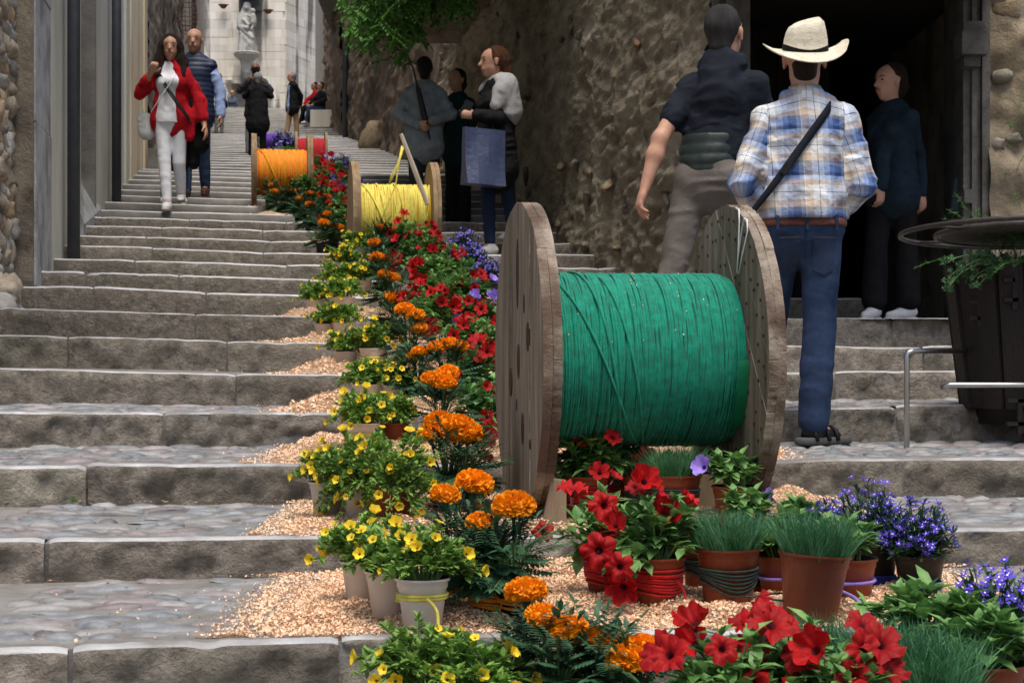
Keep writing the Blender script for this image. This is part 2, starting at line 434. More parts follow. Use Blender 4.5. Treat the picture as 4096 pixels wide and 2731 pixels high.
def prism(mb, pts, z0, z1, m=0):
    n = len(pts); V = [(x, y, z0) for x, y in pts] + [(x, y, z1) for x, y in pts]
    F = [list(range(n))[::-1], list(range(n, 2 * n))] + [[i, (i + 1) % n, n + (i + 1) % n, n + i] for i in range(n)]
    mb.add(V, F, m)
def lseg(Ya, Yb, out, back=1.4, z0=-1.6, z1=9.0):
    mb = MB(); prism(mb, [(XL(Ya) + out, Ya), (XL(Yb) + out, Yb), (XL(Yb) - back, Yb), (XL(Ya) - back, Ya)], z0, z1); return mb
def lump(seed, n1=7, n2=10):
    rg = np.random.RandomState(seed); V = []; F = []
    for i in range(n1 + 1):
        p = math.pi * i / n1
        for j in range(n2):
            t = 2 * math.pi * j / n2; V.append((math.sin(p) * math.cos(t), math.sin(p) * math.sin(t), math.cos(p)))
    V = np.array(V); sg = np.sign(V) * np.abs(V) ** .75
    V = sg * (1 + .34 * fbm(V * 1.6 + seed * 3.1, seed, 3))[:, None]
    for i in range(n1):
        for j in range(n2): F.append([i * n2 + j, (i + 1) * n2 + j, (i + 1) * n2 + (j + 1) % n2, i * n2 + (j + 1) % n2])
    return V, np.array(F)
LUMP = [lump(i) for i in range(7)]
def lumps(mats): return [[npmesh('stone', V, F, m, True) for m in mats] for V, F in LUMP]
LRUB = lumps(M_RST); LOLD = lumps(M_OLDS)
rw = random.Random(11)

# near left: rubble house with a dressed-stone corner
h1 = empty('rubble_stone_house', (XL(10.5), 10.5, -.2), 'rubble stone house corner with rounded stones and a dressed grey quoin strip', 'building')
def into(o, parent): o.parent = parent; o.matrix_parent_inverse = Matrix.Translation(-parent.location); return o
into(lseg(7.2, 12.15, -.135).build('wall', M_RUB), h1)
z = -.45; 
while z < 2.75:
    hh = rw.uniform(.045, .085); y = 9.3
    while y < 12.12:
        ww = rw.uniform(.06, .13)
        y += ww * .85
        s = LRUB[rw.randint(0, 6)][rw.choices((0, 1, 2), (6, 3, 1))[0]]
        into(link('stone', s, None, (XL(y) - .17 + rw.uniform(-.02, .015), y, z + rw.uniform(-.025, .025)), (rw.uniform(-.3, .3), rw.uniform(-.3, .3), rw.uniform(-.3, .3)), (rw.uniform(.05, .08), ww, hh * 1.05)), h1)
        y += ww * .85
    z += hh * 1.75
# rubble toe at the base
for i in range(26):
    y = rw.uniform(10.4, 12.3); zf = .0 + (y - 10.4) * .13
    s = LRUB[rw.randint(0, 6)][rw.choices((0, 1), (6, 3))[0]]
    into(link('stone', s, None, (XL(y) + rw.uniform(-.17, -.02), y, zf + rw.uniform(-.15, .3)), (rw.uniform(-.5, .5), rw.uniform(-.5, .5), 0), (rw.uniform(.07, .13), rw.uniform(.08, .16), rw.uniform(.06, .12))), h1)
zq = .1
for i, hq in enumerate((.35, 1.15, .95, .8, .8, 1.2, 1.3)):
    mb = MB(); prism(mb, [(XL(12.2) + .02 + .006 * (i % 2), 12.2), (XL(13.15) + .02 + .006 * (i % 2), 13.15), (XL(13.15) - .4, 13.15), (XL(12.2) - .4, 12.2)], zq, zq + hq - .012)
    into(mb.build('quoin_stone', M_DRESS), h1); zq += hq
into(lseg(12.15, 13.2, .008).build('quoin_core', M_RUB), h1)

# plastered house with drainpipes
h2 = empty('plastered_house', (XL(13.3), 13.3, .3), 'grey-green plastered house front with dark downpipes and a stone recess', 'building')
into(lseg(13.2, 15.75, .0).build('wall', M_PLGR), h2)
into(lseg(15.75, 17.25, -.16).build('recess_stone', M_DARKST), h2)
into(lseg(17.25, 22.4, .0).build('wall', M_PLGR), h2)
mb = MB(); prism(mb, [(XL(17.2) - .16, 17.19), (XL(17.2) + .008, 17.19), (XL(17.26) + .008, 17.262), (XL(17.26) - .16, 17.262)], .4, 6); into(mb.build('recess_jamb', M_DARKST), h2)
mb = MB()                       # battered plinth of the recess
ya, yb = 15.7, 17.6
V = [(XL(ya) + .02, ya, .3), (XL(yb) + .02, yb, .3), (XL(yb) + .02, yb, 1.55), (XL(ya) - .15, ya, 2.15 - .35), (XL(yb) - .15, yb, 1.75)]
mb.add([(XL(ya) + .03, ya, .5), (XL(yb) + .03, yb, .5), (XL(yb) + .03, yb, 1.42), (XL(ya) + .03, ya, 1.12), (XL(ya) - .15, ya, 1.75), (XL(yb) - .15, yb, 1.75)],
       [[0, 1, 2, 3], [3, 2, 5, 4], [0, 3, 4], [1, 5, 2]])
into(mb.build('plinth', M_DRESS), h2)
for i, (ya, out) in enumerate(((13.25, .012), (20.4, .02), (21.3, .03))):
    into(lseg(ya, ya + .35, out, back=.2).build('plaster_band', M_PLGR), h2)
def pipe(parent, Yp, r, z0, z1, collars, side=0, xo=None):
    X = (XL(Yp) + r * 1.7) if xo is None else xo
    m = MB(); m.tube([(X, Yp, z0), (X, Yp, z0 + (z1 - z0) * .5), (X, Yp, z1)], r, 16)
    p = into(m.build('drainpipe', M_PIPE, None, True), parent)
    for zc, rr, hh in collars:
        m = MB(); m.lathe([(r, -hh / 2 - .012), (r * rr, -hh / 2), (r * rr, hh / 2), (r, hh / 2 + .012)], 16, (X, Yp, zc))
        c = m.build('pipe_collar', M_PIPE, None, True); c.parent = p; c.matrix_parent_inverse = p.matrix_parent_inverse
    return p
zp = 804
pipe(h2, 14.2, .052, .45, 6, [(W(0, 272, 14.2).z, 1.0, .02), (W(0, 300, 14.2).z, 1.3, .11), (W(0, 330, 14.2).z, 1.15, .015), (W(0, 580, 14.2).z, 1.15, .02)])
pipe(h2, 18.9, .052, 1.1, 6, [(W(0, 30, 18.9).z, 1.12, .03), (W(0, 165, 18.9).z, 1.12, .03), (W(0, 295, 18.9).z, 1.12, .03), (W(0, 430, 18.9).z, 1.12, .03)])
# cream house
h3 = empty('cream_plastered_house', (XL(22.6), 22.6, 1.8), 'pale cream plastered house corner beyond the grey one', 'building')
into(lseg(22.4, 25.6, .02, z1=12).build('wall', M_PLYE), h3)
into(lseg(25.0, 25.72, .04, z1=12).build('corner_band', M_PLYE), h3)
mb = MB(); mb.box((XL(25.7) + .2, 25.5, 2.75), (.16, .3, .34)); into(mb.build('guard_stone', M_DARKST), h3)
# rough stone house with an iron window basket
h4 = empty('rough_stone_house', (XL(26), 26, 2.2), 'rough grey-brown stone house with an iron window basket', 'building')
def rough_wall(Xf, Ya, Yb, z0f, z1, ds, dz, amp, seed, sign, cell=.22, el=1.25):
    """relief wall along the lane: sign +1 faces right, -1 faces left"""
    ns = int((Yb - Ya) / ds) + 1; nz = int((z1 - z0f(Ya)) / dz) + 1
    s = np.linspace(Ya, Yb, ns); t = np.linspace(0, 1, nz)
    S, T = np.meshgrid(s, t, indexing='ij')
    Z0 = np.array([z0f(y) for y in s])[:, None]; Zg = Z0 + (z1 - Z0) * T
    rg = np.random.RandomState(seed)
    # worley lumps
    gs = S / (cell * el); gz = Zg / cell; best = np.full(S.shape, 9.0); bid = np.zeros(S.shape)
    ci = np.floor(gs).astype(np.int64); cj = np.floor(gz).astype(np.int64); zero = np.zeros_like(ci)
    for a in (-1, 0, 1):
        for b in (-1, 0, 1):
            fx = ci + a + .1 + .8 * _hash(ci + a, cj + b, zero, seed); fz = cj + b + .1 + .8 * _hash(ci + a, cj + b, zero, seed + 5)
            d = np.sqrt((gs - fx) ** 2 + (gz - fz) ** 2); hh = _hash(ci + a, cj + b, zero, seed + 8)
            bid = np.where(d < best, hh, bid); best = np.minimum(best, d)
    P = np.stack([S * 1.25 / el, Zg, np.zeros_like(S)], -1)
    mask = np.clip(fbm(P * .9, seed + 2, 3) * 1.4 + .45, 0, 1)
    stone = np.clip(.62 - best, 0, .45) / .45
    d = amp * (1.0 * stone ** .5 * mask * (.4 + bid) + .6 * fbm(P * 9, seed + 4, 4) + .35 * fbm(P * 24, seed + 24, 2) - .5 * np.clip(fbm(P * 3.3, seed + 14, 3) - .25, 0, 1) + .9 * fbm(P * 1.3, seed + 6, 2))
    Xb = np.array([Xf(y) for y in s])[:, None]
    V = np.stack([Xb + sign * (d + .0), S, Zg], -1).reshape(-1, 3)
    idx = np.arange(ns * nz).reshape(ns, nz)
    F = np.stack([idx[:-1, :-1], idx[1:, :-1], idx[1:, 1:], idx[:-1, 1:]], -1).reshape(-1, 4)
    if sign < 0: F = F[:, ::-1]
    return V, F
def zfl(y): return floor_at(XL(y) + .3, y)[1] - .3
M_RW4 = mat('rough_grey_wall', (.16, .13, .10), (.42, .36, .29), scale=4, rough=.92, bump=.9, bscale=20, c3=(.10, .085, .065), scale3=1.5)
V, F = rough_wall(lambda y: XL(y) + .0, 25.7, 40, zfl, 12, .16, .09, .05, 21, 1, el=5)
into(link('wall', npmesh('wall', V, F, M_RW4, True)), h4)
into(lseg(25.72, 40, -.12, z1=12).build('wall_core', M_RUB), h4)
h5 = empty('far_left_house', (XL(41), 41, 5), 'pale house beside the top of the stairs with a thin drainpipe', 'building')
into(lseg(40, 60, .05, z1=13).build('wall', mat('far_plaster', (.36, .31, .25), (.52, .46, .38), scale=1.5, rough=.9, bump=.4, bscale=15)), h5)
pipe(h5, 46, .06, 5, 15, [], xo=XL(46) + .12)
# iron basket on the wall
bk = MB(); c = Vector((XL(36) + .28, 36, W(0, 36, 36).z))
for i in range(9):
    t = i / 8; rr = .26 * math.sin(math.pi * (.25 + .55 * t)); bk.tube([c + Vector((rr * math.cos(a) * .8, rr * math.sin(a), -.35 + .75 * t)) for a in np.linspace(0, 2 * math.pi, 13)[:-1]], .008, 5, closed=True)
for a in np.linspace(0, 2 * math.pi, 9)[:-1]:
    bk.tube([c + Vector((.26 * math.sin(math.pi * (.25 + .55 * t)) * math.cos(a) * .8, .26 * math.sin(math.pi * (.25 + .55 * t)) * math.sin(a), -.35 + .75 * t)) for t in np.linspace(0, 1, 7)], .008, 5)
into(bk.build('window_basket', mat('rusty_iron', (.12, .07, .045), (.2, .12, .08), scale=20, rough=.7), None), h4)
sg = MB(); q = W(412, 82, 40.6); sg.box((q.x + .03, 40.5, q.z), (.05, .4, .6)); sgn = sg.build('notice_board', mat('board_white', (.6, .6, .55), rough=.7), None)
tag(sgn, 'small white notice board with a yellow patch on the far left wall', 'sign')
sg = MB(); sg.box((q.x + .03, 40.45, q.z - .02), (.062, .2, .25)); into(sg.build('yellow_patch', mat('board_yellow', (.65, .6, .1), rough=.7), None), sgn)

# ---- right side
hr = empty('old_stone_house', (XR(13), 13, .7), 'big old house with a crumbling plaster and rubble wall and a stone doorway', 'building')
def zfr(y): return floor_at(XR(y) - .2, y)[1] - .35
V, F = rough_wall(lambda y: XR(y), 11.42, 26.0, zfr, 5.2, .045, .02, .034, 5, -1, cell=.10, el=3.6)
into(link('wall', npmesh('wall', V, F, M_OLDW, True)), hr)
V, F = rough_wall(lambda y: XR(y), 25.9, 47.5, zfr, 9.8, .14, .08, .06, 6, -1, el=5)
M_OLDF = mat('old_wall_far', (.14, .105, .078), (.34, .27, .20), stretch=(1, .22, 1), scale=3.5, rough=.92, bump=.8, bscale=18, c3=(.10, .08, .065), scale3=.8)
into(link('wall', npmesh('wall', V, F, M_OLDF, True)), hr)
def rseg(Ya, Yb, out, z0, z1, back=1.2):
    mb = MB(); prism(mb, [(XR(Ya) - out, Ya), (XR(Ya) + back, Ya), (XR(Yb) + back, Yb), (XR(Yb) - out, Yb)], z0, z1); return mb
into(rseg(11.5, 26, -.12, -.5, 5.0, .25).build('wall_core', M_RUB), hr)
into(rseg(26, 48, -.15, 1, 9.6).build('wall_core', M_RUB), hr)
into(rseg(11.45, 26, .02, 5.0, 5.5).build('upper_wall', M_OLDF), hr)
mb = MB(); prism(mb, [(-1.0, 15.0), (1.6, 15.0), (.4, 24), (-2.3, 24)], 4.2, 5.2); into(mb.build('added_shade_overhang', M_OLDF), hr)  # overhang added to keep the right wall and people near it in shade
# stones showing in the old wall
for i in range(90):
    y = rw.uniform(11.5, 21) ** 1.0; z = zfr(y) + .3 + rw.random() ** 1.1 * 2.6
    mi = rw.choices((0, 1, 2), (5, 4, 1))[0]
    into(link('stone', LOLD[rw.randint(0, 6)][mi], None, (XR(y) + .025 + rw.uniform(-.008, .012), y, z), (rw.uniform(-.4, .4), rw.uniform(-.3, .3), rw.uniform(-.3, .3)),
              (rw.uniform(.03, .045), rw.uniform(.12, .30), rw.uniform(.025, .06))), hr)
# doorway bay, facing down the lane
DY = 11.45
def DYX(X): return DY + .12 * (X - 1.3)
M_JAMB = mat('jamb_stone', (.075, .07, .062), (.16, .15, .135), scale=6, rough=.85, bump=.6, bscale=40)
def jamb(xs, name, z0=.1, z1=3.0):
    for (xa, xb, dd) in xs:
        mb = MB(); prism(mb, [(xa, DYX(xa) - dd), (xb, DYX(xb) - dd), (xb, DYX(xb) + .5), (xa, DYX(xa) + .5)], z0, z1)
        into(mb.build(name, M_JAMB), hr)
jamb([(1.30, 1.345, .10), (1.347, 1.385, .07), (1.387, 1.44, .11), (1.442, 1.475, .06), (1.477, 1.56, .02)], 'jamb_moulding')
jamb([(3.00, 3.05, .02), (3.052, 3.085, .05), (3.087, 3.115, .03), (3.117, 3.17, .07)], 'jamb_moulding')
cp = MB(); cz = W(0, 98, DY).z; cp.box((3.03, DYX(3.0) - .09, cz), (.17, .24, .15)); cp.box((3.03, DYX(3.0) - .06, cz - .11), (.11, .16, .07)); cp.box((3.03, DYX(3.0) - .08, cz + .11), (.14, .2, .07))
into(cp.build('jamb_capital', M_JAMB), hr)
cp = MB(); cp.box((3.02, DYX(3.0) - .02, W(0, 447, DY).z), (.06, .14, .09)); into(cp.build('jamb_base', M_JAMB), hr)
# wall right of the doorway, relief grid facing the lane's foot
ns, nz = 110, 130
s = np.linspace(3.16, 5.6, ns); zg = np.linspace(-.9, 4.2, nz); S, Z = np.meshgrid(s, zg, indexing='ij')
P = np.stack([S, Z, 0 * S], -1)
d = .05 * fbm(P * 5, 77, 4) + .07 * np.clip(fbm(P * 2.2, 78, 2), -.2, 1) + .05
V = np.stack([S, DYX(S) - d, Z], -1).reshape(-1, 3); idx = np.arange(ns * nz).reshape(ns, nz)
F = np.stack([idx[:-1, :-1], idx[1:, :-1], idx[1:, 1:], idx[:-1, 1:]], -1).reshape(-1, 4)
into(link('wall', npmesh('wall', V, F, mat('doorside_wall', (.17, .135, .09), (.36, .29, .20), scale=5, rough=.92, bump=.9, bscale=28, c3=(.42, .38, .30), scale3=2.0), True)), hr)
for i in range(30):
    x = rw.uniform(3.2, 3.75); z = rw.uniform(.2, 2.4)
    into(link('stone', LOLD[rw.randint(0, 6)][rw.choices((0, 1, 2), (5, 4, 1))[0]], None, (x, DYX(x) - .03, z), (rw.uniform(-.3, .3), rw.uniform(-.3, .3), rw.uniform(-.3, .3)), (rw.uniform(.04, .10), .045, rw.uniform(.03, .07))), hr)
mb = MB(); prism(mb, [(1.2, DY + .05), (5.6, DYX(5.6) + .05), (5.6, 16), (1.2, 16)], 2.5, 5.5); into(mb.build('upper_wall', M_OLDF), hr)
mb = MB(); prism(mb, [(3.2, DYX(3.2) + .1), (5.6, DYX(5.6) + .1), (5.6, 16), (3.2, 16)], -1.2, 2.95); into(mb.build('wall_core', M_RUB), hr)
mb = MB(); prism(mb, [(1.0, 10.1), (3.15, 10.1), (3.15, DYX(3.15) + .1), (1.3, DY + .1)], 2.42, 2.75); into(mb.build('added_shade_hood', M_JAMB), hr)  # unseen slab added over the doorway to block overhead light
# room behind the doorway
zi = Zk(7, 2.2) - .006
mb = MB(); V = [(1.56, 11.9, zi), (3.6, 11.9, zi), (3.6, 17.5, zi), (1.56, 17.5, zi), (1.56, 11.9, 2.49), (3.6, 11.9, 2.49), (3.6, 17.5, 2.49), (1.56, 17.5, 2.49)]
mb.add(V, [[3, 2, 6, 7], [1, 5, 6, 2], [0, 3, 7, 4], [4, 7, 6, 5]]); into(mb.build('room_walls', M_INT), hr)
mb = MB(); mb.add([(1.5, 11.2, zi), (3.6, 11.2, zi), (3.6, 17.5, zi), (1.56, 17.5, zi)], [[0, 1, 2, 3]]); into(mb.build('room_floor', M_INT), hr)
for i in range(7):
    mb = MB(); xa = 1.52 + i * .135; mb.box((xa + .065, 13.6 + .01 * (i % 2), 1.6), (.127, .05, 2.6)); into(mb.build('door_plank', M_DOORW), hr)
# far right: pier, pale edge, jutting box roof, downpipe
h6 = empty('far_right_house', (XR(49), 49, 6), 'far house on the right with a jutting stone bay and a black drainpipe', 'building')
V, F = rough_wall(lambda y: XR(y) - .12, 47.6, 56, zfr, 14, .16, .1, .09, 31, -1)
into(link('wall', npmesh('wall', V, F, M_OLDF, True)), h6)
into(rseg(47.5, 56, .0, 4, 14).build('wall_core', M_RUB), h6)
into(rseg(56, 62, .16, 5, 13).build('pale_wall', mat('far_pale', (.40, .36, .31), (.5, .46, .40), scale=2, rough=.9)), h6)
q0, q1 = W(733, 32, 50), W(800, 32, 50)
mb = MB(); prism(mb, [(q0.x + .25, 46), (q1.x + 1, 46), (q1.x + 1, 54), (q0.x, 54)], q0.z, q0.z + 4); into(mb.build('jutting_bay', M_DARKST), h6)
pipe(h6, 46.4, .085, 5.4, 13, [(W(0, 160, 46).z, 1.15, .1)], xo=W(792, 0, 46.2).x)
# boulder at the wall foot
b = link('boulder', LOLD[2][0], None, (XR(37.5) - .14, 37.5, floor_at(-3, 37.5)[1] + .15), (0, .2, .4), (.26, .3, .42))
tag(b, 'rounded grey guard boulder at the foot of the right wall', 'boulder')
# ------------------------------------------------------------------ church front at the head of the stairs
CY = 67.0
M_ASH = mat('church_ashlar', (.66, .59, .48), (.84, .79, .70), world=True, scale=1.6, rough=.85, bump=.5, bscale=12, rv=.12, hv=.01, c3=(.22, .205, .185), c3pos=(.50, .57), scale3=1.1, stretch=(1.3, 1.3, .16))
M_ASHC = mat('church_core', (.25, .21, .17), (.33, .28, .23), scale=2, rough=.9)
ch = empty('church', (XatY(560, CY), CY, ZT), 'pale ashlar church front with dark water streaks at the top of the stairs', 'church')
xc0, xc1, xcorn = XatY(395, CY), XatY(815, CY), XatY(655, CY)
mb = MB(); prism(mb, [(xc0 - 3, CY + .06), (xcorn, CY + .06), (XatY(790, 72), 73), (XatY(790, 72), 80), (xc0 - 3, 80)], ZT - .5, ZT + 16)
into(mb.build('wall_core', M_ASHC), ch)
bm = MB(); bm.box((.5, .06, .5), (.994, .2, .985)); block = bm.mesh('stone_block', M_ASH)
rc = random.Random(9)
z = ZT - .1
row = 0
while z < ZT + 5.4:
    hh = rc.uniform(.27, .36); x = xc0 - rc.random() * .5
    while x < xcorn:
        L = min(rc.uniform(.45, .95), xcorn - x)
        if L > .08: into(link('stone_block', block, None, (x, CY - .05 + rc.uniform(-.008, .008), z), None, (L, 1, hh)), ch)
        x += L
    ang = math.atan2(73 - CY, XatY(790, 72) - xcorn); Lr = math.hypot(73 - CY, XatY(790, 72) - xcorn); s = -rc.random() * .4 + .0
    s = 0
    while s < Lr - .5:
        L = rc.uniform(.6, 1.3)
        into(link('stone_block', block, None, (xcorn + s * math.cos(ang), CY - .03 + s * math.sin(ang) + rc.uniform(-.02, .02), z), (0, 0, ang), (L, 1, hh)), ch)
        s += L
    z += hh
# ledge
mb = MB(); q = W(552, 190, CY - .3); mb.box((q.x - .1, CY - .3, q.z), (1.0, .5, .12)); into(mb.build('ledge', M_ASH), ch)
# ------------------------------------------------------------------ cable reels wound with yarn
M_WD = mat('grey_weathered_wood', (.12, .09, .062), (.31, .255, .19), scale=3.2, rough=.88, bump=.7, bscale=9, stretch=(7, 7, .55), rv=.12, c3=(.10, .09, .05), scale3=1.3)
M_WD2 = mat('reel_edge_wood', (.12, .075, .045), (.40, .335, .265), scale=9, rough=.9, bump=.9, bscale=22, rv=.2, c3=(.10, .065, .045), scale3=4)
M_WD3 = mat('newer_reel_wood', (.22, .145, .08), (.38, .27, .16), scale=3.2, rough=.8, bump=.5, bscale=12, stretch=(6, 6, .6), rv=.12, c3=(.22, .14, .08), scale3=1.5)
M_HOLE = mat('bolt_hole_dark', (.02, .012, .008), (.06, .03, .018), scale=30, rough=.9)
def circ_strip(Rd, u0, u1, ang, jit, rg, n=14):
    """outline of the part of a disc between u0 and u1 across a plank direction ang"""
    pts = []
    u0 = max(u0, -Rd * .995); u1 = min(u1, Rd * .995)
    us = np.linspace(u0, u1, n)
    top = [(u, math.sqrt(max(0, Rd * Rd - u * u))) for u in us]
    o = [(u, v + rg.uniform(-jit, jit * .4)) for u, v in top] + [(u, -v + rg.uniform(-jit * .4, jit)) for u, v in top[::-1]]
    c, s = math.cos(ang), math.sin(ang)
    return [(u * c - v * s, u * s + v * c) for u, v in o]
def reel(name, label, pos, D, Lax, dD, th, yaw, woods, yarn_mat, base_mat, wraps, seed, segs=48, strand=.0045, loose=0, detail=True, cover=1.0, lean=.25):
    rg = random.Random(seed); Rd = D / 2
    root = empty(name, pos, label, 'spool', 'cable reels wound with coloured yarn', rz=yaw)
    wood, edge = woods
    for side in (-1, 1):
        for layer in (0, 1):
            xo = side * (Lax / 2 - (layer + .5) * th / 2)
            ang = 0.0 if layer == 0 else (-.72)
            npk = 8 if detail else 5
            e = [-Rd + 2 * Rd * i / npk + (rg.uniform(-.012, .012) if 0 < i < npk else 0) for i in range(npk + 1)]
            rr = Rd * (1 - (.004 if layer else 0))
            for i in range(npk):
                g = .0012
                out = circ_strip(rr * rg.uniform(.993, 1.0), e[i] + g, e[i + 1] - g, ang, .0035 if detail else .001, rg, 12 if detail else 7)
                n = len(out); hx = th / 4 - .0006; xj = rg.uniform(-.0012, .0012)
                V = [(xo - hx + xj, u, v) for u, v in out] + [(xo + hx + xj, u, v) for u, v in out]
                V = [(x, y, z + Rd) for x, y, z in V]
                F = [list(range(n)), list(range(n, 2 * n))[::-1]]; m = [0, 0]
                for j in range(n):
                    F.append([j, n + j, n + (j + 1) % n, (j + 1) % n]); m.append(1)
                me = bpy.data.meshes.new('plank'); me.from_pydata(V, [], F); me.materials.append(wood); me.materials.append(edge); me.polygons.foreach_set('material_index', m); me.update()
                link('plank', me, root)
    # drum under the yarn
    Li = Lax / 2 - th - .001
    mb = MB(); rb = dD / 2 - strand * 1.2
    V = []; F = []; n = 40
    for x in (-Li, Li):
        for j in range(n):
            a = 2 * math.pi * j / n; V.append((x, rb * math.cos(a), rb * math.sin(a) + Rd))
    F = [[j, (j + 1) % n, n + (j + 1) % n, n + j] for j in range(n)]
    mb.add(V, F); mb.build('drum', base_mat, root, True)
    # windings
    V = []; F = []; ns = 5
    w0, w1 = -Li + strand, -Li + (2 * Li) * cover - strand
    th_ = np.linspace(0, 2 * math.pi, segs, endpoint=False)
    for i in range(wraps):
        lay = rg.random(); big = rg.random() < .28
        x0 = w0 + (w1 - w0) * ((i + rg.uniform(-.4, .4)) / wraps)
        dx = rg.uniform(-.10, .10) * lean if big else rg.uniform(-.02, .02)
        ph = rg.uniform(0, 6.28)
        xs = x0 + dx * np.sin(th_ + ph) + rg.uniform(.001, .004) * np.sin(3 * th_ + ph * 2)
        xs = np.clip(xs, w0, w1)
        rad = dD / 2 + strand * (-.3 + (1.3 if big else .8) * lay) + .0012 * np.sin(2 * th_ + ph)
        n0 = len(V) // 1
        base = n0
        for t in range(segs):
            ca, sa = math.cos(th_[t]), math.sin(th_[t])
            for q in range(ns):
                b = 2 * math.pi * q / ns; rr = rad[t] + strand * math.cos(b)
                V.append((xs[t] + strand * math.sin(b), rr * ca, rr * sa + Rd))
        for t in range(segs):
            t2 = (t + 1) % segs
            for q in range(ns):
                q2 = (q + 1) % ns; F.append((base + t * ns + q, base + t * ns + q2, base + t2 * ns + q2, base + t2 * ns + q))
    o = link('yarn_winding', npmesh('yarn_winding', np.array(V), np.array(F), yarn_mat, True), root); tag(o, kind='stuff')
    # loose diagonal strands
    for i in range(loose):
        mb = MB(); xa = rg.uniform(-Li * .9, Li * .2); xb = xa + rg.uniform(.25, .5) * Li * 1.6; a0 = rg.uniform(1.2, 2.0); P = []
        if i == 0: xa, xb, a0 = -Li + .02, -Li + .36, 1.9
        for t in np.linspace(0, 1, 24):
            a = a0 + math.pi * .95 * t; rr = dD / 2 + strand * 2.2
            P.append((min(Li * .98, xa + (xb - xa) * t), rr * math.cos(a), rr * math.sin(a) + Rd))
        mb.tube(P, strand * 1.25, 6); mb.build('yarn_strand', yarn_mat, root, True)
    return root, rg
def yarnmat(name, c1, c2): return mat(name, c1, c2, scale=40, rough=.85, bump=.4, bscale=300, sheen=.15, detail=3, spec=.2)
GY = yarnmat('green_yarn', (.0, .175, .105), (.0, .29, .185)); GB = mat('green_cloth', (.0, .12, .045), (.003, .17, .07), scale=8, rough=.8)
YYN = yarnmat('yellow_yarn', (.84, .70, .10), (.93, .83, .20)); YB = mat('yellow_cloth', (.70, .40, .02), (.78, .48, .04), scale=8, rough=.8)
OY = yarnmat('orange_yarn', (.92, .34, .008), (.97, .46, .015)); OB = mat('orange_cloth', (.90, .20, .01), (.95, .26, .015), scale=8, rough=.6, sheen=.0)
RY = yarnmat('red_yarn', (.42, .008, .015), (.55, .015, .025)); RB = mat('red_cloth', (.35, .008, .012), (.45, .01, .015), scale=8, rough=.8)
VY = yarnmat('violet_yarn', (.13, .05, .42), (.19, .08, .52)); VB = mat('violet_cloth', (.10, .04, .35), rough=.8)
M_STRING = mat('white_string', (.75, .75, .72), rough=.8)

gl = Vector((.0154, 5.40, 0)); GD = .975; GL = .712
gc = gl + Vector((math.cos(YAW), math.sin(YAW), 0)) * (GL / 2)
GZ = -.518
green, rg = reel('cable_reel', 'large weathered wooden reel tightly wound with green yarn', (gc.x, gc.y, GZ), GD, GL, .53, .056, YAW, (M_WD, M_WD2), GY, GY, 215, 5, segs=64, strand=.0034, loose=3, cover=.965)
# bolt holes and the long slot on its outer left face
for (px, py, ru, rv_) in ((1164, 775, .013, .045), (1184, 830, .013, .055), (1202, 878, .013, .045), (1175, 980, .013, .048), (1172, 700, .007, .03), (1186, 630, .012, .11), (1188, 930, .006, .02), (1160, 1010, .005, .015)):
    Rd = GD / 2; a = (px - (1974 + 2163) / 2 / 1.7415) / ((2163 - 1974) / 2 / 1.7415) * Rd; zz = (804 - py) / 4020 * 5.4 - GZ
    mb = MB(); n = 14; out = [(-GL / 2 - .0015, a + ru * 2.2 * math.cos(t), zz + rv_ * math.sin(t)) for t in np.linspace(0, 2 * math.pi, n + 1)[:-1]]
    out2 = [(x + .01, y, z) for x, y, z in out]
    mb.add(out + out2, [list(range(n))[::-1]] + [[j, (j + 1) % n, n + (j + 1) % n, n + j] for j in range(n)])
    mb.build('bolt_hole', M_HOLE, green)
# nail marks on the inner right face
mb = MB()
for ring, cnt in ((.445, 44), (.385, 36), (.30, 22)):
    for i in range(cnt):
        a = 2 * math.pi * (i + rg.uniform(-.3, .3)) / cnt; rr = ring + rg.uniform(-.012, .012)
        mb.box((GL / 2 - .056 - .001, rr * math.cos(a), GD / 2 + rr * math.sin(a)), (.004, .006, .009))
tag(mb.build('nail_marks', M_HOLE, green), kind='stuff')
# green cloth end hanging from the drum by the right flange, and by the left flange
mb = MB(); P = []
for i in range(9):
    a = -1.75 - .9 * i / 8 + math.pi
    for x in (GL / 2 - .056 - .035, GL / 2 - .058): P.append((x, -.275 * math.cos(.0 + .85 * i / 8) - .008 * (i % 2) - (.015 if x > .25 else 0), GD / 2 - .275 * math.sin(.0 + .85 * i / 8)))
mb.add(P, [[2 * i, 2 * i + 1, 2 * i + 3, 2 * i + 2] for i in range(8)]); mb.build('cloth_end', GB, green, True)
mb = MB(); P = []
for i in range(8):
    for x in (-GL / 2 + .057, -GL / 2 + .075): P.append((x, -.27 * math.cos(.35 * i / 7), GD / 2 + .05 - .30 * i / 7))
mb.add(P, [[2 * i, 2 * i + 1, 2 * i + 3, 2 * i + 2] for i in range(7)]); mb.build('cloth_end', GY, green, True)
# flecks of sawdust on the yarn
mb = MB()
for i in range(70):
    a = rg.uniform(.15, math.pi * .98); x = rg.uniform(-.29, .29); r_ = .5 * .53 + .006
    c = Vector((x, -r_ * math.cos(a * .9), GD / 2 + r_ * math.sin(a * .9)))
    s = rg.uniform(.0015, .0035); q = Matrix.Rotation(rg.uniform(0, 6), 3, Vector((rg.random(), rg.random(), 1)).normalized())
    mb.box(c, (s, s * .5, s * 1.6), q)
tag(mb.build('sawdust_flecks', M_CHIP[2], green), kind='stuff')
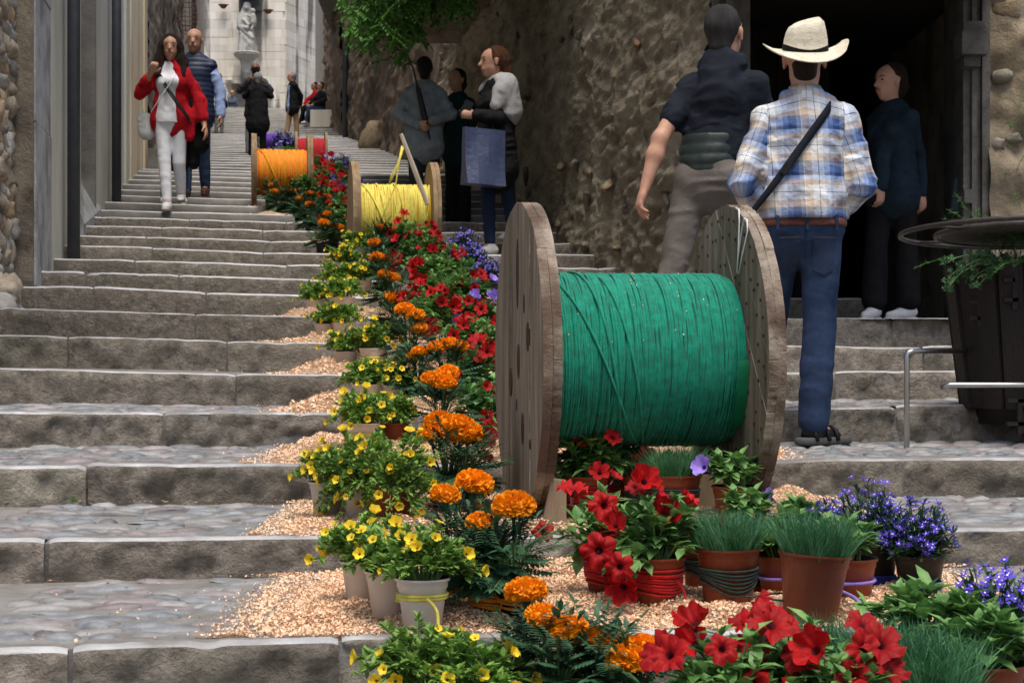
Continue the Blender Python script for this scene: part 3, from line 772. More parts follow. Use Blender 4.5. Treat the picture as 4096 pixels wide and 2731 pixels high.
# white string looped over the right flange
fx = GL / 2 - .060
for pts in (((1628, 635), (1622, 600), (1610, 545), (1611, 520), (1617, 515), (1622, 540), (1630, 600), (1632, 634)), ((1632, 630), (1629, 580), (1627, 520), (1628, 492), (1634, 487))):
    mb = MB(); P = []
    for px, py in pts:
        Yf = 5.36; q = W(px, py, Yf); P.append((fx, (px - 1665) / 4020 * 5.5 / math.sin(.27), (804 - py) / 4020 * 5.5 - GZ))
    mb.tube(P, .0022, 6); mb.build('white_string', M_STRING, green, True)
# wedges under the green reel
def block_thing(name, label, V, F, m, g=None, cat='block'):
    me = npmesh(name, V, F, m); o = link(name, me); return tag(o, label, cat, g)
M_NEWW = mat('pale_timber', (.25, .18, .11), (.36, .27, .18), scale=3, rough=.8, bump=.4, bscale=14, stretch=(5, 5, .6), rv=.1)
def timber(px0, px1, ptop, pbot, Y, dep, slant, label):
    a, b = W(px0, pbot, Y), W(px1, pbot, Y); zt = W(0, ptop, Y).z; zb = a.z - .04
    V = [(a.x - slant, Y, zb), (b.x, Y, zb), (b.x, Y + dep, zb), (a.x - slant, Y + dep, zb), (a.x, Y + .004, zt), (b.x, Y + .004, zt - .006), (b.x, Y + dep, zt - .006), (a.x, Y + dep, zt)]
    return block_thing('timber_wedge', label, V, [[3, 2, 1, 0], [4, 5, 6, 7], [0, 1, 5, 4], [1, 2, 6, 5], [2, 3, 7, 6], [3, 0, 4, 7]], M_NEWW, 'timber chocks under the green reel')
timber(1266, 1301, 1102, 1205, 5.08, .1, .035, 'pale timber chock wedged at the left flange of the green reel')
timber(1590, 1749, 1090, 1192, 5.33, .06, 0, 'timber board standing at the right flange of the green reel')

def reel_at(px, k, v, D, Lax, dD, th, label, yarn, base, wraps, seed, segs, strand, loose, cover=.97, sink=.012, lean=.25):
    p = on_step(px, k, v); p.z -= sink
    return reel('cable_reel', label, p, D, Lax, dD, th, YAW, (M_WD3, M_WD3), yarn, base, wraps, seed, segs, strand, loose, detail=False, cover=cover, lean=lean)
yel, _ = reel_at(903, 10, .55, .885, .705, .50, .065, 'wooden reel wound with yellow yarn, a pale stick leaning on it', YYN, YB, 74, 8, 40, .0058, 3, lean=.7)
org, _ = reel_at(647, 16, .5, .845, .66, .50, .058, 'wooden reel wrapped in bright orange cloth and yarn', OY, OB, 44, 9, 36, .005, 1, lean=.4)
rp = on_step(713, 23, .6)
redr, _ = reel_at(714, 23, .6, .66, .47, .46, .035, 'small grey reel wound with deep red yarn', RY, RB, 50, 10, 30, .0055, 0)
vio, _ = reel_at(622, 31, .5, .52, .46, .34, .035, 'small reel wound with violet yarn, half hidden behind the black coat', VY, VB, 40, 11, 24, .006, 0)
# the stick and its strands on the yellow reel
Ys = yel.location.y
mb = MB(); A = W(921, 308, Ys - .32); B = W(982, 470, Ys - .36)
mb.tube([A, A.lerp(B, .5), B], [.017, .022, .02], 6); st = mb.build('wooden_stick', mat('stick_wood', (.36, .29, .22), (.50, .43, .35), scale=5, rough=.75, bump=.4, bscale=20, stretch=(4, 4, .8)))
tag(st, 'pale flat stick leaning on the yellow yarn reel', 'stick')
for pts in (((923, 335), (915, 375), (905, 400), (894, 424)), ((928, 335), (917, 372), (909, 424), (890, 470), (865, 535)), ((926, 338), (912, 380), (900, 400), (893, 424)), ((985, 425), (986, 450), (978, 500), (972, 535))):
    mb = MB(); P = [W(x, y, Ys - .33 + (.0 if i else .0)) for i, (x, y) in enumerate(pts)]
    mb.tube(P, .006, 6); o = mb.build('yarn_strand', YYN, None, True); o.parent = yel; o.matrix_parent_inverse = Matrix.LocRotScale(yel.location, yel.rotation_euler, yel.scale).inverted()
# supports under the orange reel
# ------------------------------------------------------------------ wood shavings on the treads
rsw = random.Random(21)
def sawdust(k, pxa, pxb, v0, v1, h, nchip, label):
    """a heap spread over tread k between two image columns and two depths"""
    a = on_step(pxa, k, (v0 + v1) / 2); b = on_step(pxb, k, (v0 + v1) / 2)
    nx = max(12, int((b.x - a.x) / .02)); ny = 14
    nx = min(nx, 90)
    u = np.linspace(0, 1, nx); v = np.linspace(0, 1, ny); U, Vv = np.meshgrid(u, v, indexing='ij')
    X = a.x + (b.x - a.x) * U
    sd = rsw.randint(0, 999)
    ya = np.array([[Yk(k, x) for x in row] for row in X]); yb = np.array([[Yk(k + 1, x) for x in row] for row in X])
    Y = ya + (yb - ya) * (v0 + (v1 - v0) * Vv)
    zf = np.array([[Zk(k, x) for x in row] for row in X])
    n = fbm(np.stack([X * 6, Y * 6, 0 * X], -1), sd, 3)
    edge = np.clip(np.minimum(U, 1 - U) * (b.x - a.x) / .16, 0, 1) * np.clip(np.minimum(Vv * 1.6 + (.35 if v0 < .12 else 0), (1 - Vv) * 1.6 + (.6 if v1 > .9 else 0)) * 1.6, 0, 1)
    edge = np.clip(edge + n * .22 * (edge > 0), 0, 1) ** .8
    H = h * edge * (.75 + .5 * n + .35 * fbm(np.stack([X * 22, Y * 22, 0 * X], -1), sd + 4, 2)) - .012 + .006 * edge
    H[0, :] = H[-1, :] = -.02; H[:, 0] = -.02; H[:, -1] = np.minimum(H[:, -1], .03)
    Z = zf + H
    V = np.stack([X, Y, Z], -1).reshape(-1, 3); idx = np.arange(nx * ny).reshape(nx, ny)
    F = np.stack([idx[:-1, :-1], idx[1:, :-1], idx[1:, 1:], idx[:-1, 1:]], -1).reshape(-1, 4)
    root = link('sawdust_heap', npmesh('sawdust_heap', V, F, M_SAW, True)); tag(root, label, 'wood shavings', kind='stuff')
    cv = [[], [], []]; cf = [[], [], []]
    W_, D_ = b.x - a.x, 0
    for i in range(nchip * (6 if k < 4 else 3)):
        if rsw.random() < .94:
            iu = rsw.random(); iv = rsw.random()
            e = edge[min(nx - 1, int(iu * nx)), min(ny - 1, int(iv * ny))]
            if e < .12 and rsw.random() < .6: continue
        else:
            e_ = abs(rsw.gauss(0, .025)); iu = (-e_ if rsw.random() < .6 else 1 + e_) if rsw.random() < .7 else rsw.gauss(.5, .3); iv = rsw.gauss(.5, .4)
            if not -.5 < iu < 1.5: continue
            iv = min(.97, max(.03, iv))
        xi = min(max(iu, 0), 1) * (nx - 1); yi = min(max(iv, 0), 1) * (ny - 1); i0, j0 = int(xi), int(yi)
        x = a.x + W_ * iu; 
        inside = 0 <= iu <= 1
        yy0, yy1 = Yk(k, x), Yk(k + 1, x); vv = v0 + (v1 - v0) * iv
        if vv < -.02 or vv > .97: continue
        y = yy0 + (yy1 - yy0) * vv; fu, fv = xi - i0, yi - j0; i1, j1 = min(i0 + 1, nx - 1), min(j0 + 1, ny - 1)
        zs = (Z[i0, j0] * (1 - fu) + Z[i1, j0] * fu) * (1 - fv) + (Z[i0, j1] * (1 - fu) + Z[i1, j1] * fu) * fv
        z = max(zs if inside else -9, Zk(k, x)) + rsw.uniform(.001, .008)
        s = rsw.uniform(.0016, .0048) * (1.0 if k < 4 else 1.8); wd = s * rsw.uniform(.35, .8)
        q = Matrix.Rotation(rsw.uniform(0, 6.28), 3, 'Z') @ Matrix.Rotation(rsw.uniform(-1.0, 1.0), 3, 'X') @ Matrix.Rotation(rsw.uniform(-.8, .8), 3, 'Y')
        m = rsw.choices((0, 1, 2), (4, 2, 3))[0]; n0 = len(cv[m]); c = Vector((x, y, z)); cu = s * rsw.uniform(.2, .7)
        for (p, r_, t) in ((-s, -wd, cu), (-s, wd, cu), (0, wd, 0), (0, -wd, 0), (s, wd, cu), (s, -wd, cu)):
            cv[m].append(tuple(c + q @ Vector((p, r_, t))))
        cf[m] += [(n0, n0 + 3, n0 + 2, n0 + 1), (n0 + 3, n0 + 5, n0 + 4, n0 + 2)]
    for m in range(3):
        if cf[m]: tag(link('shavings', npmesh('shavings', np.array(cv[m]), np.array(cf[m]), M_CHIP[m]), root), kind='stuff')
    return root
for (k, pa, pb, v0, v1, h, nc, lb) in (
    (1, 640, 2230, .02, .97, .036, 14000, 'broad bed of orange wood shavings around the white pots and terracotta pots'),
    (2, 660, 1330, .02, .97, .042, 5500, 'heap of wood shavings around the left flange of the green reel'),
    (2, 1330, 1960, .03, .97, .045, 3200, 'wood shavings under the green reel and the grass pots'),
    (3, 630, 1180, .02, .97, .06, 3000, 'heap of wood shavings on the step behind the large yellow flower mound'),
    (3, 1240, 1790, .02, .95, .035, 1400, 'thin wood shavings under the green drum on the step behind'),
    (4, 655, 1150, .02, .97, .06, 2200, 'heap of wood shavings beside the white pot tied with yellow yarn'),
    (5, 665, 1120, .02, .97, .055, 1500, 'wood shavings heap below the pair of white pots tied together'),
    (6, 640, 1080, .02, .97, .06, 1200, 'wood shavings heap in front of three low white pots'),
    (7, 652, 1060, .02, .97, .05, 900, 'wood shavings heap behind the three low white pots'),
    (8, 720, 1050, .02, .97, .04, 600, 'small wood shavings patch under small yellow flower pots'),
    (10, 740, 1000, .02, .97, .03, 400, 'thin shavings in front of the yellow reel'),
    (12, 690, 800, .02, .97, .03, 200, 'thin shavings beside the upper marigolds'),
    (15, 590, 690, .02, .97, .04, 200, 'shavings in front of the orange reel'),
    (16, 585, 660, .02, .97, .04, 200, 'shavings under the orange reel')):
    sawdust(k, pa, pb, v0, v1, h, nc, lb)

# ------------------------------------------------------------------ potted flowers
def lf(name, c1, c2, tr=.25, rough=.5): return mat(name, c1, c2, scale=25, rough=rough, spec=.35, trans=tr, rv=.12, detail=2)
L_CAL = lf('calibrachoa_leaf', (.11, .23, .035), (.28, .46, .10))
L_MAR = lf('marigold_leaf', (.025, .08, .035), (.065, .155, .075), .15)
L_PET = lf('petunia_leaf', (.07, .18, .04), (.22, .40, .12))
L_LOB = lf('lobelia_leaf', (.015, .05, .018), (.045, .11, .04), .15)
L_GRS = lf('grass_blade', (.04, .15, .055), (.10, .27, .12), .3)
L_STEM = mat('stem_green', (.10, .19, .05), (.18, .28, .10), scale=12, rough=.6)
P_YEL = mat('yellow_petal', (.78, .52, .02), (.88, .68, .05), scale=60, rough=.6, trans=.25, rv=.2, spec=.2)
P_YTH = mat('yellow_throat', (.35, .17, .01), rough=.7)
P_ORG = mat('orange_petal', (.85, .24, .004), (.95, .40, .01), scale=60, rough=.6, trans=.2, rv=.08, spec=.2)
P_RED = mat('red_petal', (.27, .003, .005), (.48, .008, .008), scale=70, rough=.6, trans=.2, rv=.3, spec=.2)
P_RTH = mat('red_throat', (.10, .004, .01), rough=.7)
P_RTU = mat('pink_trumpet', (.55, .16, .22), rough=.6)
P_VIO = mat('violet_petal', (.26, .16, .62), (.42, .30, .78), scale=40, rough=.6, trans=.25, rv=.12, spec=.2)
P_VTH = mat('violet_throat', (.10, .04, .25), rough=.7)
P_LOB = mat('lobelia_petal', (.09, .05, .52), (.17, .11, .72), scale=60, rough=.6, trans=.2, spec=.2)
P_WHT = mat('lobelia_eye', (.75, .75, .85), rough=.6)
C_WHITE = mat('white_pot_plastic', (.68, .62, .56), (.78, .73, .68), scale=8, rough=.45, bump=.05, bscale=60, rv=.06, spec=.4, sss=0, c3=(.60, .52, .44), scale3=3)
C_BLACK = mat('black_pot_plastic', (.012, .012, .013), (.025, .024, .024), scale=12, rough=.42, rv=.1, spec=.4)
C_TERRA = mat('terracotta_plastic', (.21, .045, .018), (.27, .06, .025), scale=9, rough=.45, rv=.12, spec=.4)
C_SOIL = mat('potting_soil', (.02, .014, .01), (.05, .035, .025), scale=60, rough=.95, bump=.8, bscale=120)
K_YEL = yarnmat('yellow_wool', (.62, .52, .06), (.78, .68, .14)); K_ORG = yarnmat('orange_raffia', (.75, .22, .01), (.85, .32, .02))
K_RED = yarnmat('red_ribbon', (.45, .006, .008), (.58, .012, .012)); K_GRN = yarnmat('dark_green_cord', (.018, .032, .024), (.035, .055, .042))
K_VIO = yarnmat('violet_wool', (.24, .15, .58), (.36, .26, .72)); K_BLU = yarnmat('blue_ribbon', (.012, .02, .18), (.02, .03, .28))

def leafmesh(MBo, p, d, up, L, Wd, fold=.25, bend=.2, m=0):
    """pointed leaf: 6 quads/tris folded along the midrib"""
    d = d.normalized(); s = d.cross(up)
    s = s.normalized() if s.length > 1e-4 else d.orthogonal().normalized()
    n = s.cross(d)
    q = [p]; rows = []
    for t, w in ((.3, .85), (.65, .9), (1.0, 0.0)):
        c = p + d * (L * t) - n * (bend * L * t * t)
        if w: rows.append((c + s * (Wd * w) + n * (fold * Wd), c, c - s * (Wd * w) + n * (fold * Wd)))
        else: rows.append((c,))
    V = [p, *rows[0], *rows[1], rows[2][0]]
    MBo.add(V, [[0, 2, 1], [0, 3, 2], [1, 2, 5, 4], [2, 3, 6, 5], [4, 5, 7], [5, 6, 7]], m)
def rdir(rg, zmin=-.3):
    while True:
        v = Vector((rg.gauss(0, 1), rg.gauss(0, 1), rg.gauss(0, 1)))
        v.normalize()
        if v.z > zmin: return v
def dome_pt(rg, rx, h, zmin=-.2):
    v = rdir(rg, zmin); r = rg.random() ** .35
    return Vector((v.x * rx * r, v.y * rx * r, v.z * h * r)), v
def trumpet(rad, depth, lobes, notch, ruffle, seed, flare=.25, n=25):
    """five-lobed trumpet flower facing +Z, its mouth at the origin"""
    rg = random.Random(seed); V = []; F = []; m = []
    rings = ((.06, -1.0), (.10, -.55), (.22, -.18), (.62, -.02), (1.0, flare))
    for i, (r, z) in enumerate(rings):
        for j in range(n):
            a = 2 * math.pi * j / n; lob = abs(math.sin(lobes * a / 2)) ** .6
            rr = r * rad * ((1 - notch * (1 - lob)) if i >= 3 else 1.0); zz = z * (depth if z < 0 else rad)
            if i >= 3: zz += ruffle * rad * (math.sin(lobes * a * 2 + seed) * .5 + rg.uniform(-.5, .5)) * (r ** 2)
            V.append((rr * math.cos(a), rr * math.sin(a), zz))
    for i in range(4):
        for j in range(n): F.append([i * n + j, i * n + (j + 1) % n, (i + 1) * n + (j + 1) % n, (i + 1) * n + j]); m.append(2 if i == 0 else 1 if i == 1 else 0)
    return V, F, m
def bloom_mesh(name, V, F, m, mats):
    me = bpy.data.meshes.new(name); me.from_pydata(V, [], F)
    for x in mats: me.materials.append(x)
    me.polygons.foreach_set('material_index', m); me.polygons.foreach_set('use_smooth', [True] * len(F)); me.update(); return me
B_YEL = [bloom_mesh('bloom', *trumpet(.0150, .020, 5, .22, .10, i, flare=f, n=20), [P_YEL, P_YTH, P_YEL]) for i, f in enumerate((.1, .3, .55))]
B_RED = [bloom_mesh('bloom', *trumpet(.042, .052, 5, .34, .30, i + 5, flare=f, n=30), [P_RED, P_RTH, P_RTU]) for i, f in enumerate((-.06, .16, .42, -.25))]
B_VIO = [bloom_mesh('bloom', *trumpet(.034, .05, 5, .18, .16, i + 9, flare=f), [P_VIO, P_VTH, P_VIO]) for i, f in enumerate((.1, .4, .9))]
def marigold_mesh(seed, sx=1.0):
    rg = random.Random(seed); V = []; F = []; r = .036; n1, n2 = 6, 12
    for i in range(n1 + 1):
        p = math.pi * i / n1
        for j in range(n2): t = 2 * math.pi * j / n2; V.append(Vector((math.sin(p) * math.cos(t) * r * .95, math.sin(p) * math.sin(t) * r * .95, math.cos(p) * r * .58)))
    for i in range(n1):
        for j in range(n2): F.append([i * n2 + j, (i + 1) * n2 + j, (i + 1) * n2 + (j + 1) % n2, i * n2 + (j + 1) % n2])
    N_ = 230
    for i in range(N_):
        t = (i + .5) / N_; ph = math.acos(1 - 1.5 * t); a = i * 2.39996 + rg.uniform(-.3, .3)
        d = Vector((math.sin(ph) * math.cos(a), math.sin(ph) * math.sin(a), math.cos(ph)))
        c = Vector((d.x * r, d.y * r, d.z * r * .62)); out = Vector((d.x, d.y, d.z * 1.2)).normalized()
        s = out.cross(Vector((0, 0, 1))); s = s.normalized() if s.length > .01 else Vector((1, 0, 0))
        s = Matrix.Rotation(rg.uniform(-1.2, 1.2), 3, out) @ s; n = s.cross(out)
        w = rg.uniform(.004, .0072); L = rg.uniform(.0035, .008); b = len(V); base = c - out * .006
        V += [base, c + s * w * .8 + n * .001, c - s * w * .8, c + out * L + s * w + n * rg.uniform(-.004, .004), c + out * L * 1.15 + n * rg.uniform(-.004, .004), c + out * L - s * w + n * rg.uniform(-.004, .004)]
        F += [[b, b + 2, b + 1], [b + 1, b + 2, b + 4], [b + 1, b + 4, b + 3], [b + 2, b + 5, b + 4]]
    return V, F
B_MAR = []
for i in range(3):
    V, F = marigold_mesh(i); me = bpy.data.meshes.new('bloom'); me.from_pydata([tuple(v) for v in V], [], F); me.materials.append(P_ORG); me.update(); B_MAR.append(me)

def yellow_foliage(seed, rx, h, ns=66, zm=-.18):
    rg = random.Random(seed); mb = MB(); tips = []
    for s in range(ns):
        p, v = dome_pt(rg, rx, h, zm); base = Vector((v.x * .03, v.y * .03, -.02)); mid = base.lerp(p, .55) + Vector((0, 0, .03))
        mb.tube([base, mid, p], [.0016, .0013, .0009], 3, False, 1)
        for j in range(18):
            t = rg.uniform(.25, 1.0); c = (base.lerp(mid, t / .55) if t < .55 else mid.lerp(p, (t - .55) / .45))
            d = (rdir(rg, -.4) + v * .8); leafmesh(mb, c, d, Vector((0, 0, 1)), rg.uniform(.018, .032), rg.uniform(.0045, .0085))
        for j in range(6):
            leafmesh(mb, p, (v + rdir(rg, -.2) * .7), Vector((0, 0, 1)), rg.uniform(.014, .022), rg.uniform(.003, .005))
        tips.append((p, v))
    return mb.mesh('foliage', [L_CAL, L_STEM]), tips
def marigold_foliage(seed, rx, h):
    rg = random.Random(seed); mb = MB()
    for s in range(60):
        p, v = dome_pt(rg, rx * .8, h, -.3); base = Vector((v.x * .02, v.y * .02, 0.0)); v2 = (v + Vector((0, 0, -.1))).normalized()
        q = p + v2 * rg.uniform(.05, .08) - Vector((0, 0, rg.uniform(0, .02)))
        mb.tube([base, p, q], [.0022, .0015, .0006], 3, False, 1)
        s_ = v2.cross(Vector((0, 0, 1))); s_ = s_.normalized() if s_.length > .1 else Vector((1, 0, 0))
        for j in range(7):
            c = p.lerp(q, j / 6)
            for sg in (-1, 1):
                leafmesh(mb, c, s_ * sg + v2 * .7 - Vector((0, 0, .15)), Vector((0, 0, 1)), .036 * (1 - .5 * abs(j / 6 - .4)), rg.uniform(.0045, .007), .1, .25)
        leafmesh(mb, q, v2, Vector((0, 0, 1)), .03, .006)
    return mb.mesh('foliage', [L_MAR, L_STEM])
def petunia_foliage(seed, rx, h, n=30, big=1.0, zm=-.1):
    rg = random.Random(seed); mb = MB(); tips = []
    for s in range(n):
        p, v = dome_pt(rg, rx, h, zm); base = Vector((v.x * .03, v.y * .03, -.02)); mid = base.lerp(p, .5) + Vector((0, 0, .02))
        mb.tube([base, mid, p], [.003, .0025, .0018], 4, False, 1)
        for j in range(7):
            t = rg.uniform(.25, 1.0); c = base.lerp(mid, t * 2) if t < .5 else mid.lerp(p, t * 2 - 1)
            leafmesh(mb, c, rdir(rg, -.3) + v * .6, Vector((0, 0, 1)), rg.uniform(.035, .058) * big, rg.uniform(.011, .017) * big, .25, .35)
        for j in range(4): leafmesh(mb, p, v + rdir(rg, 0) * .8, Vector((0, 0, 1)), rg.uniform(.02, .032), rg.uniform(.006, .009), .3, .3)
        tips.append((p, v))
    return mb.mesh('foliage', [L_PET, L_STEM]), tips
def lobelia_parts(seed, rx, h):
    rg = random.Random(seed); mb = MB(); fl = MB()
    for s in range(125):
        p, v = dome_pt(rg, rx, h, -.1); base = Vector((v.x * .03, v.y * .03, -.02)); mb.tube([base, base.lerp(p, .5) + Vector((0, 0, .015)), p], .001, 3, False)
        for j in range(9):
            t = rg.uniform(.25, 1); leafmesh(mb, base.lerp(p, t), rdir(rg, -.2) + v * .8, Vector((0, 0, 1)), rg.uniform(.016, .03), rg.uniform(.002, .004))
        if rg.random() < .85:
            for q in range(rg.randint(1, 3)):
                c = p + rdir(rg, 0) * .012; d = (v + rdir(rg, -.2) * .8 + Vector((0, -.5, .2))).normalized(); s_ = d.orthogonal().normalized(); n = d.cross(s_)
                for a in np.linspace(0, 2 * math.pi, 6)[:-1]:
                    e = s_ * math.cos(a) + n * math.sin(a); f = s_ * math.cos(a + .9) + n * math.sin(a + .9); g = (e + f).normalized(); rr = rg.uniform(.0065, .0095)
                    fl.add([c, c + e * rr * .6 + d * .001, c + g * rr * 1.15 + d * .003, c + f * rr * .6 + d * .001], [[0, 1, 2, 3]])
                fl.add([c + d * .0025 + s_ * .0018, c + d * .0025 + n * .0018, c + d * .0025 - s_ * .0018, c + d * .0025 - n * .0018], [[0, 1, 2, 3]], 1)
    return mb.mesh('foliage', L_LOB), fl.mesh('flower_sprays', [P_LOB, P_WHT])
def grass_mesh(seed, r, h, n=520):
    rg = random.Random(seed); V = []; F = []
    for i in range(n):
        a = rg.uniform(0, 6.283); q = r * math.sqrt(rg.random()); b = Vector((q * math.cos(a), q * math.sin(a), -.01))
        L = h * rg.uniform(.6, 1.1); out = Vector((math.cos(a), math.sin(a), 0)) * (q / r) * .35 + Vector((rg.gauss(0, .22), rg.gauss(0, .22), 1))
        out.normalize(); s = out.cross(Vector((math.cos(a * 3), math.sin(a * 3), 0))).normalized() * .0011
        dr = Vector((rg.gauss(0, .3), rg.gauss(0, .3), -.35)) * L * .35
        m_ = b + out * L * .55; t = b + out * L + dr; k = len(V)
        V += [b - s, b + s, m_ + s * .8, m_ - s * .8, t]; F += [[k, k + 1, k + 2, k + 3], [k + 3, k + 2, k + 4]]
    me = bpy.data.meshes.new('grass_tuft'); me.from_pydata([tuple(v) for v in V], [], F); me.materials.append(L_GRS); me.update(); return me
def pot_mesh(rt, rb, h, material, inner=C_BLACK):
    mb = MB(); mb.lathe([(rb, 0), (rb * 1.0 + (rt - rb) * .8, h * .8), (rb + (rt - rb) * .8 + .002, h * .81), (rt, h - .006), (rt + .004, h - .006), (rt + .004, h)], 26)
    mb.f.pop(); mb.m.pop()
    mb.lathe([(rt + .004, h + .0005), (rt - .002, h + .0005), (rt - .004, h - .014)], 26, cap=False, m=1)
    return mb.mesh('pot', [material, inner], True)
def soil_mesh(rt, h):
    mb = MB(); mb.lathe([(rt - .003, h - .018), (rt * .5, h - .010), (.001, h - .008)], 20, cap=False); return mb.mesh('soil', C_SOIL, True)
POT = {'w': (pot_mesh(.056, .041, .105, C_WHITE), .056, .105), 'b': (pot_mesh(.052, .040, .085, C_BLACK), .052, .085),
       't': (pot_mesh(.062, .046, .11, C_TERRA), .062, .11), 'T': (pot_mesh(.066, .050, .125, C_TERRA), .066, .125)}
SOIL = {k: soil_mesh(v[1], v[2]) for k, v in POT.items()}
def wrap_mesh(name, R0, z0, z1, n, r, m, seed, dip=0.0, tails=0):
    rg = random.Random(seed); mb = MB()
    for i in range(n):
        zc = z0 + (z1 - z0) * (i + .5) / n; ph = rg.uniform(0, 6.28); am = rg.uniform(0, .004); P = []
        for a in np.linspace(0, 2 * math.pi, 29)[:-1]:
            zz = zc + am * math.sin(a + ph) - dip * max(0, math.cos(a + math.pi / 2)) ** 2 * (1 - i / max(1, n))
            rr = R0(zz) + r * rg.uniform(.6, 1.0)
            P.append((rr * math.cos(a), rr * math.sin(a), zz))
        mb.tube(P, r, 5, closed=True, m=0)
    for j in range(tails):
        a = -math.pi / 2 + rg.uniform(-.2, .3); zz = (z0 + z1) / 2; rr = R0(zz) + r; P = []
        sx = rg.choice((-1, 1)) * rg.uniform(.02, .045)
        for t in np.linspace(0, 1, 7): P.append((rr * math.cos(a) + sx * t * (1 + .3 * math.sin(5 * t)), rr * math.sin(a) - .010 - .02 * t, zz - zz * .98 * t ** 1.3 + r * .4))
        mb.tube(P, r, 5)
    return mb.mesh(name, m, True)
def rfun(key):
    rb = {'w': .041, 'b': .040, 't': .046, 'T': .050}[key]; rt, h = POT[key][1], POT[key][2]; return lambda z: rb + (rt - rb) * z / h
WRAP = {'y': [wrap_mesh('yarn_tie', rfun('w'), .062, .07, 1, .0042, K_YEL, 3, tails=3), wrap_mesh('yarn_tie', rfun('w'), .06, .072, 2, .004, K_YEL, 4, tails=1)],
        'o': [wrap_mesh('yarn_tie', rfun('b'), .02, .055, 7, .0027, K_ORG, 3, .01, 1), wrap_mesh('yarn_tie', rfun('b'), .03, .055, 5, .0027, K_ORG, 5, .01, 2)],
        'r': [wrap_mesh('yarn_tie', rfun('t'), .035, .085, 9, .003, K_RED, 3, .01, 1)],
        'g': [wrap_mesh('yarn_tie', rfun('T'), .055, .085, 7, .0028, K_GRN, 3, .03), wrap_mesh('yarn_tie', rfun('T'), .06, .09, 7, .0028, K_GRN, 4, .005)],
        'v': [wrap_mesh('yarn_tie', rfun('t'), .055, .06, 1, .0042, K_VIO, 3)],
        'u': [wrap_mesh('yarn_tie', rfun('b'), .012, .03, 5, .0027, K_BLU, 3, .0)]}
FY = [yellow_foliage(i, .115, .10) for i in range(4)]; FYB = [yellow_foliage(10 + i, .165, .15, 105, -.75) for i in range(3)]
FM = [marigold_foliage(i, .085, .105) for i in range(4)]
FP = [petunia_foliage(i, .13, .125, 46, zm=-.55) for i in range(4)]; FPV = [petunia_foliage(20 + i, .085, .07, 18, 1.05) for i in range(3)]
FL = [lobelia_parts(i, .095, .115) for i in range(3)]
FG = [grass_mesh(i, .058, .12, 850) for i in range(3)]
rp = random.Random(77)
GRP = {'Y': 'pots of yellow trailing flowers down the steps', 'M': 'pots of orange marigolds down the steps', 'R': 'pots of red petunias down the steps', 'V': 'pots of violet petunias down the steps', 'L': 'pots of blue lobelia down the steps', 'G': 'pots of fine green grass down the steps'}
NAME = {'Y': 'potted_yellow_flowers', 'M': 'potted_marigold', 'R': 'potted_red_petunia', 'V': 'potted_violet_petunia', 'L': 'potted_lobelia', 'G': 'potted_grass'}
def aim(v):
    return v.to_track_quat('Z', 'Y').to_euler()
